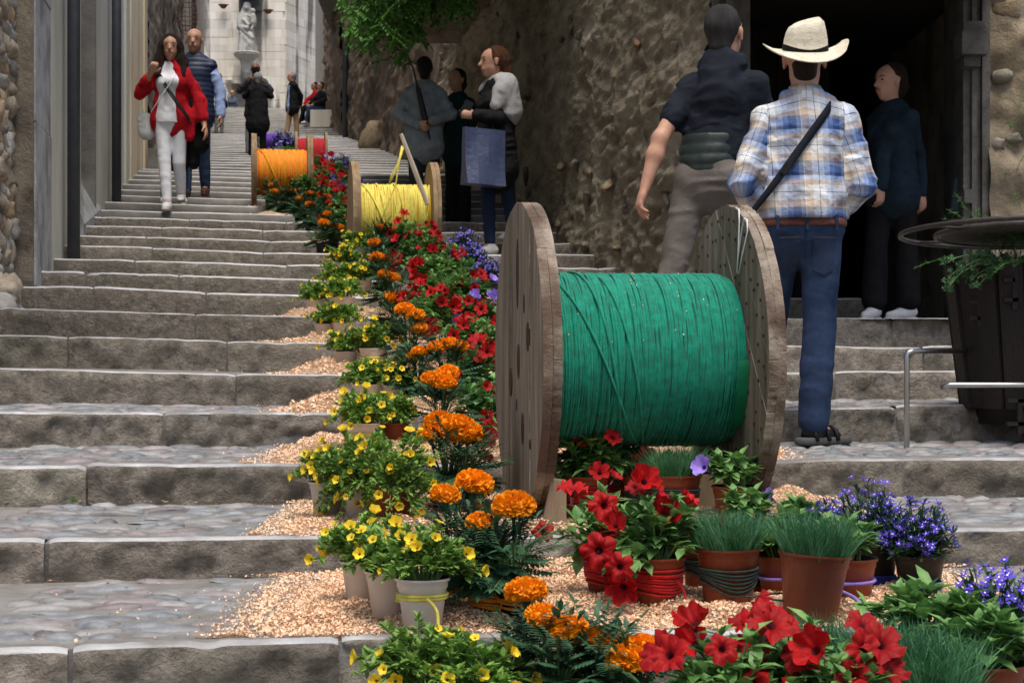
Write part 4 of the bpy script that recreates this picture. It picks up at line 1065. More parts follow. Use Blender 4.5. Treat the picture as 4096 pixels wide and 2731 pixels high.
def plant(kind, px, k, v, label, pot=None, tie=None, size=1.0, nb=None, lean=(0, 0), blooms=None, dz=0.0, big=False, lod=0):
    p = on_step(px, k, v); p.z += dz + (.012 if k in (1, 2, 3) else .0)
    pot = pot or {'Y': 'w', 'M': 'b', 'R': 't', 'V': 't', 'L': 'b', 'G': 'T'}[kind]
    root = empty(NAME[kind], p, label, 'potted plant', GRP[kind], rz=rp.uniform(-.5, .5) if not lean[0] and not lean[1] else 0, scale=size)
    root.rotation_euler = (lean[0], lean[1], root.rotation_euler[2])
    link('pot', POT[pot][0], root); link('soil', SOIL[pot], root)
    ht = POT[pot][2]
    if tie: link('yarn_tie', rp.choice(WRAP[tie]) if pot != 'T' or tie == 'g' else WRAP[tie][0], root, rot=(0, 0, rp.uniform(-.4, .4)))
    fr = rp.uniform(0, 6.28); FR = Matrix.Rotation(fr, 3, 'Z')
    if kind == 'Y':
        me, tips = rp.choice(FYB if big else FY); tag(link('foliage', me, root, (0, 0, ht + .012), (0, 0, fr)), kind='stuff')
        sel = [(FR @ a, FR @ b) for a, b in tips]; sel = [t for t in sel if t[1].y < .55]; rp.shuffle(sel)
        for a, b in sel[:int(1.7 * (nb if nb is not None else 16))]:
            d = (b + Vector((rp.uniform(-.4, .4), -.55, rp.uniform(-.1, .4)))).normalized()
            link('bloom', rp.choice(B_YEL), root, a + Vector((0, 0, ht + .012)) + b * .02, aim(d), rp.choice((rp.uniform(.5, .8), rp.uniform(.75, 1.05), rp.uniform(.9, 1.15))) / size ** .6)
    elif kind == 'M':
        tag(link('foliage', rp.choice(FM), root, (0, 0, ht + .02), (0, 0, fr)), kind='stuff')
        bl = blooms if blooms is not None else [(rp.uniform(-.04, .04), rp.uniform(-.03, .03), rp.uniform(.08, .12), rp.uniform(.75, 1.0)) for _ in range(nb or 2)]
        mbs = MB()
        for (bx, by, bz, bs) in bl:
            c = Vector((bx, by, ht + .02 + bz)); mbs.tube([(bx * .2, by * .2, ht - .01), (bx * .7, by * .7, ht + bz * .5), c - Vector((0, 0, .02))], [.0035, .003, .004], 5, False)
            mbs.lathe([(.003, -.035), (.011, -.02), (.014, -.006)], 8, c, False)
            link('bloom', rp.choice(B_MAR), root, c, (rp.uniform(-.1, .3), rp.uniform(-.2, .2), rp.uniform(0, 6)), (bs, bs, bs * rp.uniform(.9, 1.1)))
        tag(mbs.build('stems', L_MAR, root, True), kind='stuff')
    elif kind in 'RV':
        me, tips = rp.choice(FP if kind == 'R' else FPV); tag(link('foliage', me, root, (0, 0, ht + .015), (0, 0, fr)), kind='stuff')
        sel = [(FR @ a, FR @ b) for a, b in tips]; sel = [t for t in sel if t[1].y < .6]; rp.shuffle(sel)
        mbs = MB(); n_ = int(1.3 * nb) if nb is not None else (11 if kind == 'R' else 2)
        for a, b in sel[:n_]:
            d = (b * .8 + Vector((rp.uniform(-.5, .5), -.7, rp.uniform(-.1, .5)))).normalized(); c = a + Vector((0, 0, ht + .015)) + b * .045 + d * .02
            link('bloom', rp.choice(B_RED if kind == 'R' else B_VIO), root, c, aim(d), rp.choice((rp.uniform(.5, .8), rp.uniform(.8, 1.05), rp.uniform(.85, 1.1))) / size ** .75)
            mbs.tube([a + Vector((0, 0, ht + .01)), c - d * .045], .0022, 4, False)
        if n_: tag(mbs.build('flower_stalks', L_STEM, root, True), kind='stuff')
    elif kind == 'L':
        a, b = rp.choice(FL); tag(link('foliage', a, root, (0, 0, ht + .01), (0, 0, fr)), kind='stuff'); tag(link('flower_sprays', b, root, (0, 0, ht + .01), (0, 0, fr)), kind='stuff')
    elif kind == 'G':
        tag(link('grass_tuft', rp.choice(FG), root, (0, 0, ht - .012), (0, 0, fr)), kind='stuff')
    return root
# placements: kind, image column, tread, depth on it
Yl = lambda s: 'yellow trailing flowers ' + s
# foot of the picture
plant('Y', 958, 0, 0.62, Yl('in a white pot at the very front of the bed'), nb=7, big=False, size=1.0)
plant('Y', 1075, 0, 0.55, Yl('in a white pot beside the front marigolds'), nb=9, size=1.02, dz=-.02)
plant('M', 1205, 0, 0.64, 'single tall marigold bloom in front of the dark pots tied with orange', blooms=[(0, -.01, .16, 1.02)], size=1.0)
plant('M', 1283, 0, 0.58, 'marigold with two overlapping blooms beside the single tall one', blooms=[(-.03, 0, .118, .9), (.02, -.02, .10, .95)])
plant('M', 1378, 0, 0.56, 'marigold with two blooms side by side at the front edge', blooms=[(-.025, 0, .092, .95), (.03, .01, .085, .9)], dz=-.015)
plant('M', 1450, 0, 0.50, 'front marigold with two stacked blooms next to red petunias', blooms=[(.0, -.03, .088, 1.1), (.02, .01, .106, .95)], dz=-.035)
plant('R', 1685, 0, 0.24, 'red petunias next to the front marigolds', nb=7, size=1.0)
plant('R', 1765, 0, 0.42, 'red petunias in front of the terracotta grass pot', nb=9, size=1.0, dz=.0)
plant('R', 1845, 0, 0.30, 'red petunias in the corner beside the fine grass', nb=8, size=1.0)
plant('R', 1925, 0, 0.22, 'low red petunias against the front grass', nb=7, size=.95, dz=-.02)
plant('G', 2050, 0, 0.50, 'front tuft of fine grass below the violet string', tie='g', size=1.25, dz=-.03)
plant('G', 2140, 0, 0.42, 'wide tuft of fine grass before the pale trumpet flower', tie='g', size=1.3, dz=-.05)
plant('G', 1860, 0, 0.85, 'low grass behind the front red petunias', tie='g', size=1.0, dz=-.03)
plant('V', 2085, 0, 0.80, 'leafy petunia without flowers at the end of the violet string', nb=0, size=1.25, dz=.0)
plant('V', 2180, 0, 0.68, 'leafy petunia by the front lobelia', nb=0, size=1.25, dz=.0)
plant('V', 2265, 0, 0.52, 'petunia with one pale violet trumpet', nb=1, size=1.2)
plant('L', 2280, 0, 0.74, 'big blue lobelia nearest the fine grass', size=1.45, tie='u')
plant('L', 2350, 0, 0.80, 'blue lobelia behind the pale trumpet flower', size=1.3, tie='u', dz=-.02)
# first tread
plant('Y', 838, 1, 0.36, Yl('in a white pot, left of three'), nb=13)
plant('Y', 897, 1, 0.19, Yl('in a white pot squeezed between two others'), nb=8)
plant('Y', 970, 1, 0.06, Yl('in the white pot tied with a bow of yellow yarn'), tie='y', nb=9, size=1.02)
plant('M', 1042, 1, 0.38, 'marigold in a black pot behind the tied white pot', tie='o', blooms=[(-.015, -.03, .155, .92)])
plant('M', 1090, 1, 0.41, 'marigold with the broadest bloom and two green buds', tie='o', blooms=[(.0, -.0, .178, 1.15)])
plant('M', 1125, 1, 0.16, 'marigold in a black pot bound with orange raffia, bloom turned sideways', tie='o', blooms=[(-.03, -.02, .115, .75)])
plant('M', 1180, 1, 0.14, 'marigold with a heart-shaped bloom beside the red petunias', tie='o', blooms=[(.0, -.01, .15, 1.2)])
plant('R', 1400, 1, 0.44, 'red petunias with a large front-facing bloom', tie='r', nb=10, size=1.08)
plant('R', 1508, 1, 0.28, 'red petunias in a pot bound with red ribbon', tie='r', nb=10, size=1.08)
plant('G', 1622, 1, 0.48, 'grass pot bound with dark cord behind the front grass pot', tie='g', size=1.0)
plant('G', 1672, 1, 0.26, 'tufted grass in a terracotta pot wound with dark green cord', tie='g', size=1.12)
plant('G', 1742, 1, 0.44, 'grass pot behind, bound with many turns of dark cord', tie='g', size=1.0)
plant('G', 1860, 1, 0.08, 'tilted tall plain terracotta pot with short grass', size=1.2, lean=(0, .08))
plant('V', 1722, 1, 0.92, 'leafy green petunia below the wilted pot', nb=0, size=1.0, dz=.02)
plant('V', 1795, 1, 0.34, 'drooping petunia with yellowing leaves in a terracotta pot', tie='v', nb=0)
plant('V', 1850, 1, 0.85, 'petunia with a pale trumpet at the end of the violet strand', tie='v', nb=1)
plant('V', 1950, 1, 0.24, 'green petunia in a terracotta pot tied with violet wool', tie='v', nb=0, size=1.05)
plant('L', 1905, 1, 0.78, 'blue lobelia half hidden behind green petunias', tie='u')
plant('L', 2000, 1, 0.48, 'tallest blue lobelia in a black pot with blue ribbon', tie='u', size=1.35)
plant('L', 2112, 1, 0.38, 'rounded blue lobelia standing alone on the shavings', tie='u', size=1.2)
# second tread
plant('Y', 752, 2, 0.44, Yl('trailing left over the riser beside the big mound'), nb=11, size=.98)
plant('Y', 828, 2, 0.34, Yl('in a big mound, left half'), nb=20, big=True, size=1.0)
plant('Y', 905, 2, 0.22, Yl('in a big mound, right half over a terracotta pot'), pot='t', nb=20, big=True, size=1.0)
plant('M', 1030, 2, 0.48, 'marigold with three clustered blooms in a black pot', tie='o', blooms=[(-.035, 0, .155, 1.0), (.02, .01, .15, .95), (-.04, -.03, .122, 1.0)], size=1.1)
plant('M', 1072, 2, 0.34, 'marigold with two wide blooms by the reel', tie='o', blooms=[(-.02, -.02, .150, 1.1), (.005, -.02, .125, 1.15)], size=1.1)
plant('R', 1345, 2, 0.32, 'red petunias under the green drum, left', tie='r', nb=5, size=1.15)
plant('R', 1425, 2, 0.44, 'red petunias under the green drum, right', tie='r', nb=6, size=1.15)
plant('G', 1480, 2, 0.32, 'grass pot tucked under the green drum', tie='g', size=1.0)
plant('G', 1552, 2, 0.18, 'grass in a corded terracotta pot before the reel', tie='g', size=1.12)
plant('G', 1606, 2, 0.38, 'grass in a corded pot close to the right flange', tie='g', size=1.05)
plant('V', 1688, 2, 0.08, 'wilted petunia with a drooping violet bloom by the right flange', nb=1, size=1.05)
# third tread upward
plant('Y', 832, 3, 0.33, Yl('in a white pot tied with yellow yarn at mid flight'), tie='y', nb=15, size=1.1)
plant('Y', 902, 3, 0.43, Yl('beside the tied pot at mid flight'), pot='t', nb=7, size=1.0)
plant('M', 1012, 3, 0.43, 'marigold with a bunch of three blooms at mid flight', tie='o', blooms=[(.02, 0, .15, 1.0), (-.03, -.02, .135, 1.0), (.005, -.03, .12, 1.05)], size=1.15)
plant('R', 1108, 3, 0.60, 'red petunia in a red-bound pot behind the left flange', tie='r', nb=4, size=1.1)
plant('Y', 842, 4, 0.38, Yl('left of the two pots joined by yarn'), tie='y', nb=9, size=1.1)
plant('Y', 905, 4, 0.38, Yl('right of the two pots joined by yarn'), tie='y', nb=8, size=1.05)
plant('M', 962, 4, 0.38, 'marigold pair by the joined white pots', tie='o', nb=2, size=1.2)
plant('M', 1028, 4, 0.33, 'broad marigold right of the joined pots', tie='o', blooms=[(-.04, 0, .125, .95), (.0, -.01, .135, .95), (.045, 0, .125, .9)], size=1.2)
plant('R', 1090, 4, 0.48, 'red petunias left of the big reel', tie='r', nb=8, size=1.15)
plant('Y', 795, 5, 0.60, Yl('trailing beside two pots under the marigold column'), nb=8, size=1.1)
plant('Y', 858, 5, 0.50, Yl('in twin pots under the marigold column'), tie='y', nb=12, size=1.25)
plant('M', 940, 5, 0.50, 'marigold with blooms at three heights', tie='o', blooms=[(-.02, 0, .16, 1.0), (.025, -.02, .135, 1.0), (.04, -.03, .08, .9)], size=1.25)
plant('R', 1060, 5, 0.60, 'red petunias above the lone pink trumpet', tie='r', nb=8, size=1.2)
plant('R', 1115, 5, 0.45, 'red petunias touching the left flange', tie='r', nb=8, size=1.2)
plant('Y', 748, 6, 0.55, Yl('leftmost of three low white pots'), nb=3, size=1.1)
plant('Y', 790, 6, 0.45, Yl('rightmost of three low white pots'), nb=6, size=1.15)
plant('M', 905, 6, 0.60, 'marigold cluster above three low pots', nb=3, size=1.3)
plant('R', 985, 6, 0.50, 'red petunias mid column', tie='r', nb=9, size=1.25)
plant('R', 1050, 6, 0.60, 'red petunias beside the violet petunia', tie='r', nb=9, size=1.25)
plant('V', 1105, 6, 0.55, 'violet petunia in a terracotta pot by the left flange', tie='v', nb=7, size=1.25)
plant('Y', 725, 7, 0.55, Yl('spilling left on the shavings'), nb=6, size=1.15)
plant('Y', 788, 7, 0.42, Yl('in white pots with open cups'), nb=14, size=1.3)
plant('M', 895, 7, 0.55, 'marigold pair on the upper bed', nb=3, size=1.35)
plant('R', 1010, 7, 0.50, 'red petunias on the upper bed', nb=11, size=1.35)
plant('R', 1062, 7, 0.62, 'red petunias before the violet ones', nb=10, size=1.3)
plant('V', 1098, 7, 0.60, 'violet petunia over the reel flange', nb=4, size=1.25)
plant('L', 1125, 8, 0.50, 'dark blue lobelia beside the reel flange', size=1.5)
plant('Y', 772, 8, 0.50, Yl('small, left, on the upper bed'), nb=12, size=1.3)
plant('Y', 830, 8, 0.50, Yl('small, right, on the upper bed'), nb=12, size=1.3)
plant('M', 882, 8, 0.50, 'marigold of two blooms on the upper bed', nb=2, size=1.4)
plant('R', 1005, 8, 0.50, 'red petunias climbing the upper bed', nb=12, size=1.4)
plant('V', 1062, 8, 0.60, 'violet petunias among leaves on the upper bed', nb=3, size=1.4)
plant('Y', 795, 9, 0.50, Yl('massed below the yellow reel'), nb=20, size=1.4)
plant('M', 866, 9, 0.50, 'marigold of two blooms below the yellow reel', nb=2, size=1.45)
plant('R', 968, 9, 0.40, 'red petunias below the yellow reel', nb=13, size=1.5)
plant('V', 1035, 9, 0.50, 'violet petunia below the yellow reel', nb=3, size=1.4)
plant('L', 1085, 9, 0.60, 'lobelia by the stepping woman', size=1.5)
plant('Y', 822, 10, 0.10, Yl('under the yellow reel'), nb=13, size=1.35)
plant('M', 872, 10, 0.08, 'marigold against the yellow drum, left', nb=1, size=1.4)
plant('M', 908, 10, 0.08, 'marigold against the yellow drum, right', nb=1, size=1.4)
plant('R', 948, 10, 0.10, 'red petunias against the yellow drum', nb=12, size=1.5)
plant('L', 1065, 10, 0.50, 'lobelia right of the yellow reel', size=1.6)
ORD = ('', 'first', 'second', 'third', 'fourth', 'fifth', 'sixth', 'seventh', 'eighth', 'ninth', 'tenth', 'eleventh', 'twelfth')
for i, (px, k, n, ex) in enumerate(((742, 11, 1, 'away from the yellow reel'), (778, 11, 2, 'touching the yellow reel'), (752, 12, 2, ''), (715, 13, 1, 'set apart at the shavings'), (770, 13, 2, 'against the red petunias'), (690, 14, 2, 'set apart on the bare edge'), (748, 14, 2, 'against the red petunias'), (665, 15, 2, 'below the orange drum'), (705, 15, 2, 'below the right orange flange'), (735, 15, 2, 'against the red petunias'), (640, 15, 1, 'below the left orange flange'), (622, 16, 1, 'leaning on the orange drum'), (668, 15, 1, 'half hidden under the orange drum'))):
    plant('M', px, k, .45 if k != 16 else .05, ('marigold on the %s step above the yellow reel %s' % (ORD[k - 10], ex)).strip(), nb=n, size=1.25)
for i, (px, k, v, ex) in enumerate(((792, 12, .6, ''), (790, 13, .5, ''), (770, 14, .6, ''), (785, 15, .5, ''), (755, 16, .4, 'away from the orange flange'), (735, 17, .5, 'beside the orange flange'), (765, 17, .6, 'beside the violet ones'), (745, 18, .5, ''), (700, 16, .1, 'under the orange drum'), (760, 19, .5, ''), (738, 20, .4, ''))):
    plant('R', px, k, v, ('red petunias on the %s step above the yellow reel %s' % (ORD[k - 10], ex)).strip(), nb=9, size=1.55)
for i, (px, k, v) in enumerate(((800, 14, .6), (800, 15, .6), (795, 16, .6), (800, 17, .5), (792, 19, .5), (770, 21, .5), (640, 27, .5), (655, 26, .5))):
    plant('V', px, k, v, ('violet petunias on the %s step above the yellow reel' % ORD[k - 10]) if i < 6 else ('violet petunias below the round lobelia, upper pot', 'violet petunias below the round lobelia, lower pot')[i - 6], nb=6, size=1.6)
for i, (px, k, v) in enumerate(((645, 30, .5), (665, 29, .5), (790, 22, .5))):
    plant('L', px, k, v, ('round violet lobelia touching the violet reel', 'round violet lobelia one step below the violet reel', 'dark lobelia above the red petunias')[i], size=2.4 if i < 2 else 1.7)
# ------------------------------------------------------------------ people (smooth blended surfaces)
def surface_nets(D, o, h):
    S = D < 0
    c = [S[a:S.shape[0] - 1 + a, b:S.shape[1] - 1 + b, e:S.shape[2] - 1 + e] for a in (0, 1) for b in (0, 1) for e in (0, 1)]
    cnt = sum(x.astype(np.int8) for x in c); mask = (cnt > 0) & (cnt < 8)
    I = np.argwhere(mask); n = len(I)
    idx = np.full(mask.shape, -1, np.int64); idx[mask] = np.arange(n)
    cr = np.array([(a, b, e) for a in (0, 1) for b in (0, 1) for e in (0, 1)])
    vals = np.stack([D[I[:, 0] + a, I[:, 1] + b, I[:, 2] + e] for a, b, e in cr], 1)
    acc = np.zeros((n, 3)); num = np.zeros(n)
    for i in range(8):
        for j in range(i + 1, 8):
            if np.abs(cr[i] - cr[j]).sum() != 1: continue
            d0, d1 = vals[:, i], vals[:, j]; m = (d0 < 0) != (d1 < 0)
            t = np.where(m, d0 / np.where(m, d0 - d1, 1), 0)
            acc += np.where(m[:, None], cr[i] + (cr[j] - cr[i]) * t[:, None], 0); num += m
    V = (I + acc / num[:, None]) * h + o
    F = []
    for ax in range(3):
        b, e = (ax + 1) % 3, (ax + 2) % 3
        sl0 = [slice(None)] * 3; sl1 = [slice(None)] * 3; sl0[ax] = slice(0, -1); sl1[ax] = slice(1, None)
        A = S[tuple(sl0)]; B = S[tuple(sl1)]; ch = np.argwhere(A != B)
        ok = (ch[:, b] > 0) & (ch[:, e] > 0) & (ch[:, b] < D.shape[b] - 1) & (ch[:, e] < D.shape[e] - 1); ch = ch[ok]
        ins = A[ch[:, 0], ch[:, 1], ch[:, 2]]
        def cell(db, de):
            q = ch.copy(); q[:, b] += db; q[:, e] += de; return idx[q[:, 0], q[:, 1], q[:, 2]]
        Q = np.stack([cell(-1, -1), cell(0, -1), cell(0, 0), cell(-1, 0)], 1)
        Q[~ins] = Q[~ins][:, ::-1]; F.append(Q)
    return V, np.concatenate(F)
def A3(v): return np.array([v[0], v[1], v[2]], float)
def C(a, b, ra, rb=None, k=.03, flat=None, op='+'): return (A3(a), A3(b), ra, ra if rb is None else rb, k, flat, op)
def S_(c, r, k=.03, flat=None, op='+'): return C(c, c, r, r, k, flat, op)
def sdf_mesh(prims, vox, fold=0.0, freq=(9, 9, 16), seed=0, quilt=0.0, clipz=None):
    freq = np.array(freq, float)
    lo = np.min([np.minimum(p[0], p[1]) - max(p[2], p[3]) * 1.6 - .03 for p in prims if p[6] == '+'], 0) - vox * 2
    hi = np.max([np.maximum(p[0], p[1]) + max(p[2], p[3]) * 1.6 + .03 for p in prims if p[6] == '+'], 0) + vox * 2
    N = np.ceil((hi - lo) / vox).astype(int) + 1; D = np.full(N, .5)
    ax = [lo[i] + vox * np.arange(N[i]) for i in range(3)]
    for a, b, ra, rb, k, flat, op in prims:
        ex = max(ra, rb) * (1.7 if flat else 1.0) + k + vox * 3
        i0 = np.maximum(0, np.floor((np.minimum(a, b) - ex - lo) / vox).astype(int)); i1 = np.minimum(N, np.ceil((np.maximum(a, b) + ex - lo) / vox).astype(int) + 1)
        if (i1 <= i0).any(): continue
        sl = tuple(slice(i0[i], i1[i]) for i in range(3))
        P = np.stack(np.meshgrid(*[ax[i][i0[i]:i1[i]] for i in range(3)], indexing='ij'), -1) - a
        ba = b - a
        if flat is not None:
            f, s = A3(flat[0]), flat[1]; P = P + (P @ f)[..., None] * f * (1 / s - 1); ba = ba + (ba @ f) * f * (1 / s - 1)
        L2 = ba @ ba
        t = np.clip((P @ ba) / L2, 0, 1) if L2 > 1e-9 else np.zeros(P.shape[:3])
        d = np.linalg.norm(P - t[..., None] * ba, axis=-1) - (ra + (rb - ra) * t)
        cur = D[sl]
        if op == '+':
            h = np.maximum(k - np.abs(cur - d), 0) / max(k, 1e-6); D[sl] = np.minimum(cur, d) - h * h * k * .25
        else: D[sl] = np.maximum(cur, -d)
    if fold or quilt:
        near = np.argwhere(np.abs(D) < max(fold, quilt) * 2 + vox); P = near * vox + lo
        dd = np.zeros(len(P))
        if fold:
            P2 = P + .05 * vnoise(P * 6, seed + 5)[:, None]
            dd += fold * (np.abs(vnoise(P2 * freq + seed, seed)) * 1.6 - .5) + fold * .45 * (np.abs(vnoise(P2 * freq * 2.3 + seed, seed + 1)) * 1.6 - .5)
        if quilt: dd += quilt * (1 - np.abs(np.sin(np.pi * P[:, 2] / .052)) ** .6) - quilt * .4
        D[near[:, 0], near[:, 1], near[:, 2]] += dd
    if clipz is not None:
        zz = ax[2][None, None, :]
        if clipz[0] is not None: D = np.maximum(D, clipz[0] - zz)
        if clipz[1] is not None: D = np.maximum(D, zz - clipz[1])
    return surface_nets(D, lo, vox)
SK_A = mat('skin_light', (.42, .22, .145), (.52, .29, .20), scale=14, rough=.55, spec=.3, sss=.0, rv=.06)
SK_B = mat('skin_brown', (.16, .075, .045), (.22, .11, .07), scale=14, rough=.5, spec=.3)
def cloth(name, c1, c2=None, rough=.85, bump=.25, bs=90, sc=12, spec=.15, **kw): return mat(name, c1, c2 or tuple(x * 1.25 for x in c1), scale=sc, rough=rough, bump=bump, bscale=bs, spec=spec, **kw)
H_DARK = mat('dark_brown_hair', (.012, .007, .005), (.05, .026, .016), scale=10, rough=.55, bump=1.0, bscale=24, bdist=.04, stretch=(6, 6, .5), spec=.25)
H_GREY = mat('grey_hair', (.18, .18, .18), (.36, .36, .36), scale=10, rough=.5, bump=.8, bscale=40, stretch=(5, 5, .6))
H_AUB = mat('auburn_hair', (.07, .025, .010), (.17, .07, .03), scale=10, rough=.55, bump=1.0, bscale=24, bdist=.04, stretch=(6, 6, .5), spec=.25)
M_EYE = mat('eye_dark', (.015, .010, .008), rough=.25); M_LIP = mat('lips', (.36, .09, .08), rough=.5); M_BROW = mat('brow', (.09, .05, .032), rough=.8)
Z3 = Vector((0, 0, 1))
class Person:
    def __init__(s, label, pos, h, face=0, head=None, legs=None, arms=None, chest=(0, 0), vox=.011, skin=SK_A, pitch=0, female=False, tilt=0, name='person', sit=None):
        s.sc = h / 1.75; s.vox = vox / s.sc; s.pos = Vector(pos); s.label = label; s.skin = skin; s.name = name
        f = math.radians(face); s.d = Vector((math.sin(f), -math.cos(f), 0)); s.r = Vector((s.d.y, -s.d.x, 0))
        fh = math.radians(face if head is None else head); s.hd = Vector((math.sin(fh), -math.cos(fh), 0)); s.hr = Vector((s.hd.y, -s.hd.x, 0))
        s.fem = female; sw = .138 if female else .162; hw = .08
        pz = .93 if sit is None else sit
        s.pel = Vector((0, 0, pz)); s.wai = Vector((chest[0] * .4, chest[1] * .4, pz + .15)); s.che = Vector((chest[0], chest[1], pz + .37))
        s.nb = Vector((chest[0] * 1.2, chest[1] * 1.2, pz + .53)); s.H = s.nb + Vector((0, 0, .165)) + s.hd * (.025 + pitch * .05) - Vector((0, 0, .02 * pitch))
        s.sh = [s.nb + s.r * sw + Vector((0, 0, -.082)), s.nb - s.r * sw + Vector((0, 0, -.082))]
        s.hip = [s.pel + s.r * hw, s.pel - s.r * hw]
        L = legs or [None, None]; s.leg = []
        for i, g in enumerate(L):
            if g is None: x = s.hip[i]; g = ((x.x, x.y, .49), (x.x, x.y, .085))
            s.leg.append((Vector(g[0]), Vector(g[1])))
        A = arms or [None, None]; s.arm = []
        for i, g in enumerate(A):
            if g is None: sg = 1 if i == 0 else -1; e = s.sh[i] + s.r * (.07 * sg) + Vector((0, 0, -.29)); g = (e, e + Vector((0, 0, -.25)) + s.d * .05 + s.r * .01 * sg)
            s.arm.append((Vector(g[0]), Vector(g[1])))
        s.root = None; s.parts = []
    def flatd(s, k): return (s.d, k)
    def torso(s, add, hem=None, sleeves='long', cuff=.0, loose=0.0, sl_add=None):
        P = [C(s.pel + Vector((0, 0, .0)), s.wai, .15 + add + loose * .3, (.125 if s.fem else .145) + add + loose, .05, s.flatd(.72)), C(s.wai, s.che, (.125 if s.fem else .145) + add + loose, .15 + add - (.015 if s.fem else 0), .06, s.flatd(.7)),
             C(s.che, s.nb - Z3 * .03, .142 + add - (.012 if s.fem else 0), .07 + add, .06, s.flatd(.7)), C(s.nb - Z3 * .02, s.sh[0], .050 + add * .8, .046 + add * .9, .05), C(s.nb - Z3 * .02, s.sh[1], .050 + add * .8, .046 + add * .9, .05)]
        if s.fem:
            for sg in (-1, 1): P.append(S_(s.che + s.d * .085 + s.r * .065 * sg + Z3 * -.02, .055 + add * .5, .06))
        if hem is not None: P.insert(0, C(s.pel, Vector((s.pel.x, s.pel.y, hem)), .16 + add + loose * .4, .172 + add + loose, .05, s.flatd(.82)))
        a2 = add if sl_add is None else sl_add
        for i in (0, 1):
            e, w = s.arm[i]
            if sleeves == 'long':
                we = e.lerp(w, 1 - cuff); P += [C(s.sh[i] - Z3 * .012, e, .047 + a2, .043 + a2, .022), C(e, we, .043 + a2, .034 + a2 * .9, .015)]
            elif sleeves == 'short': P.append(C(s.sh[i], s.sh[i].lerp(e, .6), .054 + a2, .055 + a2 * 1.2, .05))
        return P
    def hand(s, w, dirv, thumb, curl=.7, r=.0095):
        dirv = dirv.normalized(); thumb = (thumb - dirv * thumb.dot(dirv)).normalized(); n = dirv.cross(thumb)
        P = [C(w, w + dirv * .05, .026, .034, .02, (n, .62)), C(w + dirv * .045, w + dirv * .085, .034, .036, .02, (n, .55))]
        for i, (o, L) in enumerate(((.030, .075), (.010, .085), (-.010, .08), (-.029, .062))):
            b = w + dirv * .085 + thumb * o; c = curl * (1 + .12 * i); m = b + (dirv * math.cos(c * .5) + n * math.sin(c * .5)) * L * .5; t = m + (dirv * math.cos(c * 1.4) + n * math.sin(c * 1.4)) * L * .5
            P += [C(b, m, r, r * .95, .006), C(m, t, r * .95, r * .8, .004)]
        tb = w + dirv * .03 + thumb * .03; P += [C(tb, tb + (dirv * .6 + thumb * .7 + n * .2) * .04, r * 1.35, r * 1.15, .012), C(tb + (dirv * .6 + thumb * .7 + n * .2) * .04, tb + (dirv * .75 + thumb * .55 + n * .35) * .075, r * 1.15, r * .9, .005)]
        return P
    def body(s, bald=False, curls=(.7, .7), thumbs=None):
        H, d, r = s.H, s.hd, s.hr
        P = [S_(H + Z3 * .035 - d * .018, .088, .03, (r, .86)), C(H + d * .03 + Z3 * .03, H + d * .035 - Z3 * .03, .068, .06, .03, (r, .9)), C(H + d * .02 - Z3 * .055, H + d * .05 - Z3 * .085, .052, .03, .03),
             C(H + d * .092 + Z3 * .012, H + d * .112 - Z3 * .022, .009, .015, .012), C(H + d * .085 - Z3 * .055 + r * .018, H + d * .085 - Z3 * .055 - r * .018, .013, None, .012),
             C(s.nb - Z3 * .02, H - Z3 * .06 - d * .01, .055 if not s.fem else .047, .05 if not s.fem else .043, .03)]
        for sg in (-1, 1):
            P.append(C(H + r * .078 * sg - d * .005 + Z3 * .015, H + r * .078 * sg - d * .0 - Z3 * .02, .017, .012, .008, (r, .6)))
        P = s.hx(P)
        P += [C(s.pel, s.wai, .125, .11, .05, s.flatd(.7)), C(s.wai, s.che, .11, .13, .06, s.flatd(.66)), C(s.che, s.nb - Z3 * .02, .125, .06, .05, s.flatd(.7)), C(s.sh[0], s.sh[1], .045, None, .05)]
        for i in (0, 1):
            e, w = s.arm[i]; P += [C(s.sh[i], e, .048, .038, .04), C(e, e.lerp(w, .35), .039, .041, .02), C(e.lerp(w, .35), w, .041, .026, .02)]
            th = s.d if thumbs is None or thumbs[i] is None else Vector(thumbs[i])
            if abs((w - e).normalized().dot(th.normalized())) > .9: th = s.r
            P += s.hand(w, w - e, th, curls[i])
            k, a = s.leg[i]; P += [C(s.hip[i], k, .074, .045, .04), C(k, k.lerp(a, .35), .045, .046, .02), C(k.lerp(a, .35), a, .046, .034, .02), C(a, a - Z3 * .05 + s.footdir(i) * .1, .034, .022, .03)]
        V, F = sdf_mesh(P, s.vox)
        me = npmesh('person', V, F, s.skin, True); s.root = link(s.name, me, None, s.pos, None, s.sc); tag(s.root, s.label, 'person')
        d = d * 1.09; r = r * 1.09
        for sg in (-1, 1):
            mb = MB(); mb.lathe([(.001, -.005), (.007, -.004), (.009, 0), (.007, .004), (.001, .005)], 8, H + d * .086 + r * .033 * sg + Z3 * .012); mb.build('eye', M_EYE, s.root, True)
            mb = MB(); mb.tube([H + d * .095 + r * .016 * sg + Z3 * .033, H + d * .092 + r * .034 * sg + Z3 * .039, H + d * .08 + r * .052 * sg + Z3 * .034], [.0025, .0032, .002], 6); mb.build('eyebrow', M_BROW, s.root, True)
        mb = MB(); mb.tube([H + d * .092 + r * .026 - Z3 * .055, H + d * .1 - Z3 * .056, H + d * .092 - r * .026 - Z3 * .055], [.003, .008, .003], 8); mb.build('lips', M_LIP, s.root, True)
        return s
    def hx(s, P, k=1.09): return [(A3(s.H) + (a - A3(s.H)) * k, A3(s.H) + (b - A3(s.H)) * k, ra * k, rb * k, kk, f, o) for a, b, ra, rb, kk, f, o in P]
    def footdir(s, i): return s.fd[i] if getattr(s, 'fd', None) else s.d
